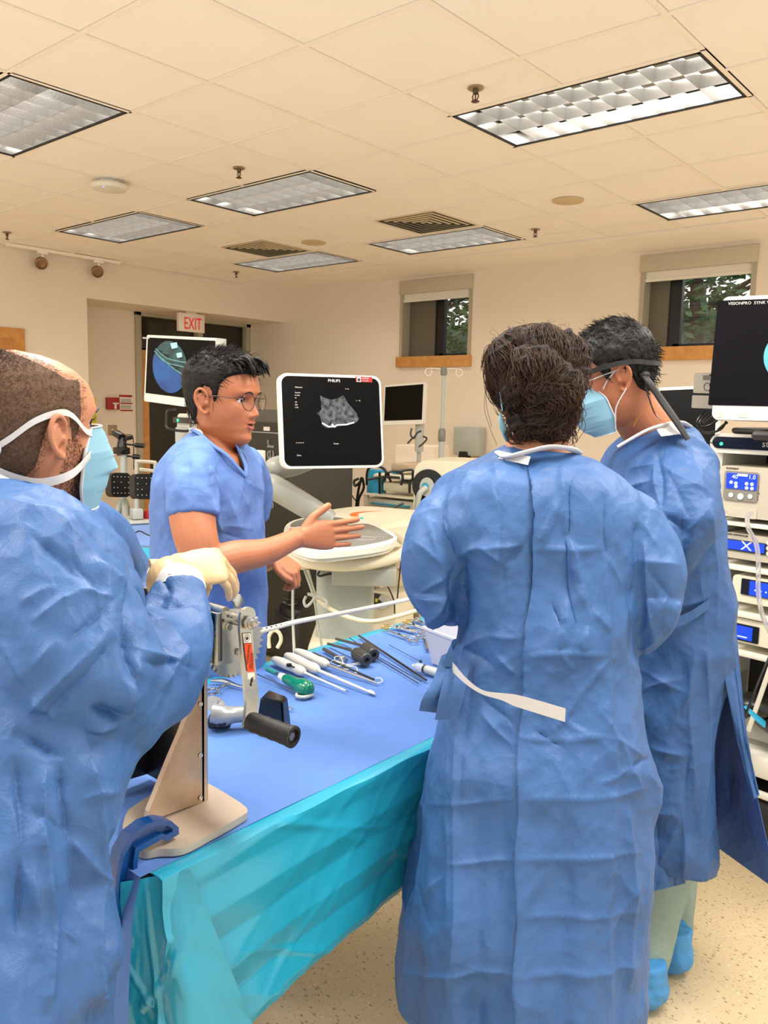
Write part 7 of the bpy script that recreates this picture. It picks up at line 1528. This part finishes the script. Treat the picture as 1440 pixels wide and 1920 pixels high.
wv = np.sin(rr*.33+ang*3+3*np.sin(ang*5))*.0022+np.sin(Y*.31+X*.12+2*np.sin(X*.06))*.0022+crumple(p, 31, 22, 6)*.006
p = p+no*wv[:, None]; write(me, p); hw_ = mobj('hair', me, M['hairW'], w_)
b = B(); rnd = random.Random(4); idx = np.nonzero((no@ncf) < .25)[0]
inv = w_.matrix_basis
for k in range(3600):
    i = idx[rnd.randrange(len(idx))]; pp = Vector(p[i]); nn = Vector(no[i]); x_, y_, d_ = toc(pp)
    if y_ < 700: dirv = RH*((1020-x_)/90.)-UZ*((752-y_)/90.)+RH*rnd.gauss(0, .15)
    else:
        a_ = math.atan2(y_-755, x_-1018); dirv = RH*-math.sin(a_)+UZ*-math.cos(a_)
    if y_ > 790: dirv = RH*rnd.gauss(0, .6)-UZ*.8
    dirv = dirv-nn*dirv.dot(nn); dirv.normalize(); bun = y_ > 705 and x_ > 950; L_ = rnd.uniform(.02, .04) if bun else rnd.uniform(.03, .06); cur = pp-nn*.002; pts = [cur]; out_ = (rnd.uniform(.0, .005) if rnd.random() < .9 else rnd.uniform(.008, .016)) if bun else (rnd.uniform(-.001, .002) if rnd.random() < .95 else .008); sw = nn.cross(dirv)*rnd.choice((-1, 1)); ph = rnd.uniform(0, 6)
    for s in range(1, 7): pts.append(pp+dirv*L_*s/6+nn*(out_*math.sin(s/6*2.6)-(L_*s/6)**2*4.5)+sw*((.0035 if bun else .0012)*math.sin(s*1.3+ph)))
    r_ = rnd.uniform(.0004, .0008); tube(b, pts, [r_]*6+[r_*.3], 3, cap=False)
for k in range(34):
    x_ = rnd.uniform(925, 1090); y_ = 648-30*math.sin((x_-915)/185*math.pi)+rnd.uniform(-5, 20); q = P(x_, y_, 1.62); g_ = [q]
    for s in range(5): q = q+RH*rnd.gauss(.002*(1 if x_ > 1000 else -1), .005)+UZ*rnd.uniform(.001, .007); g_.append(q)
    tube(b, g_, .0003, 3, cap=False)
for pts in ([(915, 700), (908, 760), (918, 800), (932, 835)], [(918, 690), (911, 750), (922, 800)], [(1075, 800), (1082, 825), (1068, 835)], [(1060, 810), (1078, 836), (1060, 843)], [(1085, 770), (1098, 800), (1080, 830)]):
    tube(b, [P(x, y, 1.6) for x, y in pts], .0005, 4, smooth=5)
o = obj('hair_strands', b, M['strandW'], hw_, 180); o['kind'] = 'stuff'
# gown
b = B(); ploft(b, [(846, 945, 1078, 1.64, .07), (862, 915, 1110, 1.64, .10), (885, 868, 1158, 1.635, .125), (920, 826, 1192, 1.63, .14), (975, 812, 1212, 1.63, .15), (1060, 840, 1205, 1.63, .15), (1150, 858, 1192, 1.62, .15), (1220, 856, 1188, 1.62, .15), (1300, 834, 1196, 1.61, .165), (1400, 814, 1216, 1.60, .185), (1460, 800, 1222, 1.60, .19), (1550, 784, 1212, 1.59, .2), (1650, 763, 1206, 1.58, .21), (1750, 752, 1202, 1.57, .215), (1830, 746, 1199, 1.56, .22), (1868, 746, 1196, 1.56, .215)], n=110)
limb(b, [P(890, 945, 1.63), P(843, 975, 1.62), P(815, 1035, 1.60), P(818, 1085, 1.60), P(832, 1118, 1.68), P(850, 1128, 1.85), P(862, 1135, 1.98)], [.055, .062, .060, .062, .058, .05, .042], 28, 6)
limb(b, [P(1125, 940, 1.63), P(1175, 980, 1.62), P(1212, 1045, 1.59), P(1218, 1090, 1.59), P(1205, 1140, 1.66), P(1160, 1170, 1.82), P(1100, 1180, 1.98)], [.055, .066, .068, .067, .060, .052, .042], 28, 6)
tube(b, [P(815, 1110, 1.57), P(818, 1150, 1.58), P(806, 1176, 1.60)], [.045, .03, .008], 12, smooth=4); tube(b, [P(1225, 1120, 1.57), P(1215, 1180, 1.58), P(1200, 1222, 1.60)], [.05, .038, .012], 14, smooth=4)
clW = [(1132, 930, 1136, 1060, 5, 7, 'v'), (1136, 1060, 1142, 1400, 4, 6), (1143, 1250, 1142, 1900, 4, 7), (925, 870, 938, 960, 3, 5, 'v'), (938, 960, 945, 1120, 3, 5, 'v'), (870, 1280, 842, 1880, 4, 8), (880, 1240, 860, 1560, 4, 8, 'v'), (1070, 890, 1062, 1010, 4, 6, 'v'), (1062, 1010, 1100, 1155, 6, 8), (1056, 1000, 1078, 1180, 5, 6, 'v'), (1062, 1010, 1080, 1090, 5, 7),
       (880, 1030, 990, 1022, 6, 11), (900, 1020, 945, 1060, 7, 10), (945, 1060, 985, 1020, 6, 9, 'v'), (860, 1045, 900, 1020, 6, 10), (1000, 1030, 1135, 1030, 4, 8), (1052, 870, 1060, 1010, 4, 8), (1010, 1030, 1052, 930, 5, 7), (1135, 1040, 1170, 1110, 5, 10),
       (850, 1222, 912, 1192, 6, 10), (912, 1192, 978, 1198, 5, 9), (870, 1215, 925, 1250, 6, 9, 'v'), (930, 1230, 975, 1270, 6, 9), (985, 1228, 1145, 1224, 5, 8), (1050, 1225, 1075, 1255, 5, 8), (1145, 1225, 1080, 1310, 5, 8), (1080, 1310, 1040, 1370, 4, 7), (1060, 1130, 1050, 1220, 5, 8), (1110, 1145, 1140, 1180, 5, 8), (1035, 1130, 1060, 1190, 5, 8, 'v'), (1100, 1180, 1090, 1225, 5, 8),
       (975, 1385, 1060, 1390, 5, 8), (1060, 1390, 1130, 1380, 5, 9), (1130, 1380, 1215, 1420, 6, 9), (1120, 1330, 1185, 1440, 6, 9), (1185, 1440, 1220, 1420, 5, 8, 'v'), (1120, 1470, 1185, 1440, 6, 9), (1185, 1440, 1200, 1480, 5, 8), (1140, 1490, 1218, 1478, 5, 8), (1000, 1370, 1050, 1400, 5, 8, 'v'), (900, 1335, 960, 1400, 5, 8), (985, 1310, 1110, 1385, 3, 7), (895, 1300, 970, 1365, 4, 8, 'v'),
       (845, 1620, 970, 1612, 4, 8), (975, 1615, 1205, 1600, 4, 8), (975, 1500, 1205, 1490, 3, 7), (800, 1510, 970, 1500, 3, 7), (840, 1500, 845, 1720, 4, 8), (770, 1700, 840, 1640, 4, 9), (750, 1830, 970, 1825, 4, 8), (975, 1830, 1200, 1815, 4, 8), (760, 1640, 810, 1740, 4, 10, 'v'), (975, 1720, 1205, 1712, 3, 7), (1180, 1500, 1190, 1860, 6, 12), (1150, 1740, 1205, 1640, 5, 10),
       (800, 960, 830, 1080, 5, 12), (772, 1010, 830, 1060, 5, 12), (830, 960, 858, 1060, 6, 10), (858, 1060, 835, 1160, 9, 14, 'v'), (870, 1045, 862, 1200, 9, 10, 'v'), (790, 1110, 840, 1080, 6, 10), (800, 1175, 855, 1100, 7, 12), (778, 930, 850, 900, 3, 8, 'v'),
       (1190, 960, 1240, 1040, 5, 12), (1190, 1140, 1200, 960, 7, 8, 'v'), (1200, 1190, 1262, 1100, 7, 12), (1196, 1050, 1275, 1060, 5, 12), (1210, 1060, 1262, 1130, 5, 10, 'v'), (1240, 1200, 1278, 1120, 6, 10), (1195, 1220, 1235, 1190, 7, 10), (1180, 1080, 1194, 1250, 6, 9, 'v'), (1200, 1000, 1225, 1200, 5, 9)]
def hemW(p, no):
    X, Y, D = topx(p); t = np.clip((Y-1250)/650, 0, 1); w = np.sin((X-740)*.045+Y*.002)*.010*t+np.sin((X-740)*.11+1)*.003*t; return p+no*w[:, None]
gw = cloth('gown', b, M['gownA'], w_, .0065, clW, 23, .0065, 6.0, amp2=.002, extra=hemW)
# the overlapping back panel: the cloth right of the opening lies over the left side
pn = bpy.data.meshes.new('panel'); b = B(); b.from_mesh(gw.data); off_ = np.array(w_.matrix_basis.translation); p = np.array([v.co for v in b.verts])+off_; no = np.array([v.normal for v in b.verts]); X, Y, D = topx(p)
sx_ = [860, 870, 965, 1010, 1210, 1430, 1700, 1960]; sv_ = [980, 985, 1003, 1000, 985, 972, 968, 966]; Lx = np.interp(Y, sx_, sv_)+2.5*np.sin(Y*.03); v_ = p-nC; v_ /= np.linalg.norm(v_, axis=1)[:, None]; fc = -(v_*no).sum(1)
arm_ = (X > np.interp(Y, [850, 960, 1250, 1300, 1960], [1120, 1150, 1180, 1300, 1300])) | (X > 1178)
keep = (X > Lx-3.5) & (fc > .12) & (Y > 872) & ~arm_; b.verts.ensure_lookup_table()
nw = p+no*(.0052+.004*np.exp(-np.clip(X-Lx, 0, None)/18)*(.6+.4*np.sin(Y*.021)))[:, None]; nw -= no*.0065*np.clip((X-1110)/60, 0, 1)[:, None]; nw -= no*.006*np.clip((905-Y)/30, 0, 1)[:, None]
sh_ = np.where(np.abs(X-Lx) < 3.6, (Lx-X), 0)*D/F; nw += np.array(RH)[None]*sh_[:, None]
for v, q in zip(b.verts, nw-off_): v.co = q
bmesh.ops.delete(b, geom=[b.verts[i] for i in np.nonzero(~keep)[0]], context='VERTS'); b.to_mesh(pn); b.free()
o = bpy.data.objects.new('overlapping_back_panel', pn); COL.objects.link(o); pn.materials.clear(); pn.materials.append(M['gownA']); pn.shade_smooth(); o.parent = gw
b = B(); tube(b, [P(x, y, d_) for x, y, d_ in ((935, 848, 1.62), (950, 856, 1.57), (985, 848, 1.545), (1030, 838, 1.54), (1070, 842, 1.56), (1085, 850, 1.62))], .009, 10, smooth=5, flat=.45); obj('collar_binding', b, M['maskw'], gw)
q = [P(938, 846, 1.60), P(995, 856, 1.535), P(990, 872, 1.532), P(935, 860, 1.585)]; b = B(); _add(b, q+[p+FH*.004 for p in q], [(0, 1, 2, 3), (7, 6, 5, 4), (0, 4, 5, 1), (1, 5, 6, 2), (2, 6, 7, 3), (3, 7, 4, 0)]); obj('white_collar_patch', b, M['maskw'], gw, 0)
hv = UZ*.0115
ribbon('waist_tie', [(P(848, 1250, 1.50), hv*.8), (P(875, 1278, 1.44), hv*.5), (P(905, 1298, 1.425), hv*.35), (P(940, 1306, 1.415), hv*.55), (P(965, 1313, 1.408), hv*.9), (P(1000, 1323, 1.400), hv), (P(1060, 1341, 1.398), hv*1.05)], .011, M['maskw'], gw)
tw_ = [(P(848, 1220, 1.52), (RH*.02+UZ*.01)), (P(835, 1262, 1.5), (RH*.022+UZ*.012)), (P(815, 1300, 1.49), RH*.022+UZ*.01), (P(804, 1335, 1.5), RH*.018-UZ*.002)]
ribbon('tie_tail', tw_, .02, M['gownA'], gw, .0015); ribbon('tie_tail', [(P(852, 1215, 1.52), RH*.008+UZ*.02), (P(838, 1225, 1.5), RH*.008+UZ*.02), (P(846, 1250, 1.5), RH*.012)], .02, M['gownA'], gw, .0015)
ribbon('tie_tail', [(P(858, 1255, 1.5), RH*.02), (P(848, 1300, 1.48), RH*.022), (P(836, 1350, 1.48), RH*.02)], .02, M['gownB'], gw, .0015)
# ---------------------------------------------------------------- man at the right, head bent
pf = P(1240, 1600, 2.25); m2 = thing('person', 'man on the right, head bent, with black head strap, blue mask, gown and shoe covers', 'person', (pf.x, pf.y, 0))
c3 = P(1150, 703, 2.07); Mh3 = frame_from(c3, -RH*.93+FH*.12-UZ*.34, UZ-RH*.32, 1.02)
b = B(); headmesh(b, Mh3); ear(b, Mh3, 1); ear(b, Mh3, -1)
limb(b, [P(1165, 740, 2.09), P(1200, 785, 2.12), P(1228, 825, 2.15), P(1238, 860, 2.16)], [.060, .064, .074, .10], 24)
ploft(b, [(845, 1170, 1295, 2.15, .08), (880, 1150, 1310, 2.15, .16), (960, 1160, 1315, 2.15, .15), (1150, 1190, 1330, 2.15, .13), (1350, 1200, 1330, 2.15, .13), (1450, 1215, 1310, 2.15, .1)])
for q, r_ in (([(1275, 880, 2.0), (1270, 980, 1.95), (1255, 1060, 1.95), (1180, 1100, 2.15), (1130, 1110, 2.25)], [.055, .05, .043, .036, .026]), ([(1240, 880, 2.35), (1230, 980, 2.4), (1200, 1060, 2.42), (1120, 1090, 2.42)], [.055, .05, .043, .028])): limb(b, [P(*p) for p in q], r_)
hand(b, P(1126, 1111, 2.26), -RH, UZ, side=1, curl=.3, sc=.95); hand(b, P(1116, 1091, 2.42), -RH, UZ, side=-1, curl=.3, sc=.95)
for q in ([(1250, 1440, 2.15), (1238, 1640, 2.15), (1222, 1815, 2.13)], [(1268, 1440, 2.3), (1268, 1620, 2.32), (1262, 1745, 2.33)]): limb(b, [P(*p) for p in q], [.055, .045, .036])
mobj('body', fuse(b, .0030, 2), M['skinA'], m2)
def reg3(a, z):
    p = headpt(a, z); zl = np.interp(p.y, [-.1, -.06, -.038, -.028, -.01, .012, .02, .03, .036, .05, .075, .1], [-.07, -.07, -.05, -.01, .024, .020, -.010, -.002, .03, .045, .055, .06]); return min(1, max(0, (z-zl)/.010))
off3 = lambda a, z: -.006+(.006+np.interp(z, [-.08, 0, .116], [.006, .010, .017])+noise.noise(Vector((a*7, z*50, 2)))*.0035+noise.noise(Vector((a*20, z*90, 6)))*.0025)*reg3(a, z)
b = B(); headmesh(b, Mh3, off3, 170, 130, face=0); h3 = obj('hair', b, M['hairB'], m2, 180)
b = B(); strands(b, Mh3, reg3, lambda p, a, z: (p.x*4, -.3, -.6) if z < .05 else (p.x*3, .7, .2), 1200, .022, .0009, 15, lift=.002, jitter=.28, offf=lambda a, z: off3(a, z)-.001); o = obj('hair_strands', b, M['strandB'], h3, 180); o['kind'] = 'stuff'
for s in (-1, 1): brow(Mh3, s, 'eyebrow', m2, M['hairB'])
fm = thing('surgical_mask', 'blue surgical mask with white ear loops on the man with the black head strap', 'face mask', tuple(Mh3 @ Vector((0, .11, -.05))))
maskmesh(Mh3, ([0, .1, .3, .6, .85, 1], [.106, .122, .130, .124, .110, .088]), ([0, .3, .7, 1], [.048, .064, .062, .05]), ([0, .3, .7, 1], [.062, .040, .034, .040]), -.006, -.132, M['mask'], fm, name='mask_panel', pleat=.003)
for z0, z1 in ((-.022, .018), (-.105, -.036)):
    b = B(); tube(b, [Mh3 @ Vector((-.064, .042 if z0 > -.05 else .036, z0)), Mh3 @ Vector((-.074, .025, (z0+z1)/2)), Mh3 @ Vector((-.083, -.008, z1))], .0016, 6, smooth=4); obj('ear_loop', b, M['maskw'], fm)
st_ = thing('head_strap', 'black head strap with a long tail hanging over the right man’s shoulder', 'strap', tuple(P(1190, 700, 1.95)))
band(Mh3, [(-40, .030, .003), (-60, .026), (-80, .026, .002), (-100, .018, .004), (-125, .0, .010), (-150, -.008, .006), (-172, -.010, .0)], .0062, M['rubber'], st_, 'strap', .014, .0016)
b = B(); tube(b, [P(1205, 701, 1.99), P(1217, 716, 1.97), P(1240, 750, 1.97), P(1268, 790, 1.96), P(1290, 824, 1.95)], [.010, .009, .011, .0105, .008], 12, smooth=5, flat=.55); ell(b, P(1209, 703, 1.985), (.013, .012, .010)); obj('strap_tail', b, M['rubber'], st_)
b = B(); tube(b, [P(1205, 700, 2.0), P(1212, 730, 2.0), P(1226, 772, 2.03), P(1240, 788, 2.02)], .0018, 6, smooth=5); obj('cord', b, M['wire'], st_)
b = B(); tube(b, [Mh3 @ Vector((-.083, -.005, .012)), Mh3 @ Vector((-.078, .045, .010)), Mh3 @ Vector((-.064, .098, .004)), Mh3 @ Vector((-.03, .112, -.004))], .0016, 6, smooth=4); tag(obj('eyeglasses', b, M['lgrey']), 'thin clear eyeglass arm along the temple of the man with the black head strap', 'glasses')
b = B(); tube(b, [P(1188, 799, 2.03), P(1196, 783, 2.045), P(1210, 772, 2.055), P(1226, 765, 2.07)], .0012, 6, smooth=5); tag(obj('gold_necklace', b, mat('gold', (220, 170, 70), .25, .9)), 'thin gold necklace on the neck of the man on the right', 'necklace')
b = B(); ploft(b, [(800, 1225, 1290, 2.16, .06), (815, 1185, 1308, 2.15, .12), (845, 1150, 1318, 2.15, .17), (900, 1132, 1328, 2.15, .20), (960, 1135, 1337, 2.15, .20), (1040, 1145, 1350, 2.15, .19), (1120, 1160, 1362, 2.15, .18), (1200, 1170, 1360, 2.15, .17), (1280, 1172, 1342, 2.15, .17), (1360, 1176, 1324, 2.15, .175), (1440, 1180, 1320, 2.15, .18), (1520, 1185, 1322, 2.15, .18), (1585, 1190, 1322, 2.15, .175)], n=96)
limb(b, [P(1285, 865, 2.05), P(1280, 930, 1.97), P(1268, 1010, 1.94), P(1235, 1070, 1.98), P(1180, 1095, 2.12), P(1135, 1105, 2.22)], [.082, .08, .072, .064, .055, .045], 28)
limb(b, [P(1235, 870, 2.3), P(1215, 960, 2.38), P(1190, 1050, 2.4), P(1135, 1085, 2.4)], [.08, .072, .06, .045], 22)
cl3 = [(1236, 855, 1240, 960, 8, 10, 'v'), (1225, 850, 1232, 940, 6, 9), (1240, 870, 1330, 930, 6, 12), (1250, 880, 1300, 980, 6, 10, 'v'), (1240, 960, 1290, 1000, 8, 10, 'v'), (1280, 960, 1282, 1100, 8, 9, 'v'), (1330, 940, 1345, 1180, 6, 10), (1180, 880, 1230, 870, 5, 9), (1160, 920, 1225, 900, 5, 9), (1290, 1000, 1330, 940, 6, 10), (1300, 1080, 1335, 1050, 5, 8), (1310, 1060, 1320, 1180, 6, 9), (1245, 1145, 1332, 1118, 6, 9), (1245, 1170, 1335, 1140, 4, 7, 'v'), (1200, 1255, 1290, 1300, 6, 10), (1205, 1292, 1280, 1270, 5, 9), (1305, 1210, 1280, 1340, 6, 10), (1215, 1400, 1285, 1420, 6, 9), (1290, 1240, 1300, 1500, 6, 10), (1215, 1520, 1270, 1530, 6, 9), (1275, 1530, 1225, 1660, 6, 10), (1280, 1500, 1285, 1655, 7, 8), (1290, 1400, 1285, 1600, 6, 14, 'v'), (1330, 1180, 1318, 1600, 5, 8), (1300, 850, 1335, 1000, 5, 12)]
g3 = cloth('gown', b, M['gownB'], m2, .007, cl3, 41, .0075, 6.5, amp2=.002)
b = B(); tube(b, [P(x, y, d_) for x, y, d_ in ((1158, 838, 2.0), (1185, 822, 1.99), (1215, 806, 1.98), (1245, 796, 1.99), (1275, 792, 2.03), (1292, 800, 2.1))], .009, 10, smooth=5, flat=.45); obj('collar_binding', b, M['maskw'], g3)
q = [P(1228, 800, 1.985), P(1262, 790, 1.99), P(1290, 812, 1.975), P(1240, 818, 1.96)]; b = B(); _add(b, q+[p+FH*.004 for p in q], [(0, 1, 2, 3), (7, 6, 5, 4), (0, 4, 5, 1), (1, 5, 6, 2), (2, 6, 7, 3), (3, 7, 4, 0)]); obj('white_collar_patch', b, M['maskw'], g3, 0)
def sheet(name, L, R_, m, par, amp=.01, nu=60, nv=120, seed=0):
    Lq = cr_spline(L, 12); Rq = cr_spline(R_, 12); b = B(); rows = []
    for j in range(nv+1):
        t = j/nv; a = Lq[min(len(Lq)-1, int(t*(len(Lq)-1)))]; a2 = Lq[min(len(Lq)-1, int(t*(len(Lq)-1))+1)]; fr_ = t*(len(Lq)-1)-int(t*(len(Lq)-1)); a = a*(1-fr_)+a2*fr_
        c = Rq[min(len(Rq)-1, int(t*(len(Rq)-1)))]; c2_ = Rq[min(len(Rq)-1, int(t*(len(Rq)-1))+1)]; c = c*(1-fr_)+c2_*fr_; row = []
        for i in range(nu+1):
            s = i/nu; x, y, d_ = a*(1-s)+c*s; d_ += amp*(math.sin(s*7+seed+t*2)*.8+fbm(s*3, t*5, seed, 2)*1.2)*(.3+.7*t)+.006*max(0, 1-abs(s-.55-.2*t)/.05)
            row.append(b.verts.new(P(x, y, d_)))
        rows.append(row)
    for p, q in zip(rows, rows[1:]):
        for i in range(nu): b.faces.new((p[i], p[i+1], q[i+1], q[i]))
    o = obj(name, b, m, par, 60); o.modifiers.new('s', 'SOLIDIFY').thickness = .0015; return o
sheet('open_gown_panel', [(1334, 1120, 2.2), (1332, 1250, 2.22), (1331, 1400, 2.24), (1331, 1500, 2.24), (1331, 1578, 2.24)], [(1372, 1110, 2.08), (1382, 1240, 2.06), (1400, 1390, 2.02), (1428, 1530, 1.98), (1462, 1672, 1.95)], M['inner'], g3, seed=3)
sheet('gown_edge_fold', [(1318, 1010, 2.0), (1334, 1130, 2.0), (1358, 1270, 2.0), (1385, 1400, 2.0), (1412, 1500, 1.97)], [(1345, 1000, 2.05), (1370, 1110, 2.04), (1386, 1240, 2.03), (1401, 1380, 2.0), (1424, 1490, 1.97)], M['gownB'], g3, amp=.004, seed=7)
sheet('gown_front_hem', [(1198, 1480, 2.02), (1203, 1560, 2.01), (1205, 1676, 2.0)], [(1290, 1480, 2.02), (1288, 1560, 2.02), (1284, 1656, 2.02)], M['gownB'], g3, amp=.006, seed=5)
hv = UZ*.013; ribbon('waist_tie', [(P(1215, 1182, 1.96), hv), (P(1250, 1172, 1.95), hv), (P(1290, 1158, 1.955), hv), (P(1330, 1132, 1.97), hv)], .012, M['gownA'], g3)
# trousers and shoe covers
b = B(); limb(b, [P(1248, 1560, 2.15), P(1236, 1680, 2.15), P(1216, 1812, 2.12)], [.085, .062, .048]); cloth('trouser_leg', b, M['sage'], m2, .008, [], 51, .004, 7, sub=False)
b = B(); limb(b, [P(1262, 1560, 2.28), P(1262, 1680, 2.31), P(1262, 1760, 2.35)], [.085, .062, .050]); cloth('trouser_leg', b, M['sage'], m2, .008, [], 52, .004, 7, sub=False)
for (hx, hy, tx_, ty_, zz) in ((1208, 1846, 1150, 1842, .06), (1258, 1782, 1205, 1770, .06)):
    H = onz(hx, hy, .055); T_ = onz(tx_, ty_, .04); T_ = H+(T_-H).normalized()*.21; T_.z = .035; b = B()
    ell(b, H+Vector((0, 0, .0)), (.06, .06, .056)); tube(b, [H, H.lerp(T_, .5)+Vector((0, 0, -.002)), T_], [.064, .060, .046], 18, smooth=4, flat=.85); tube(b, [H+Vector((0, 0, .0)), H+Vector((0, 0, .07))], [.056, .05], 18)
    me = fuse(b, .005, 3); me = subdiv(me); p, no = arr(me); p = p+no*(.006*crumple(p, int(hx), 16, 7)+.22*facets(p, 5, .04))[:, None]; p[:, 2] = np.maximum(p[:, 2], .002); write(me, p); mobj('shoe_cover', me, M['shoecover'], m2)
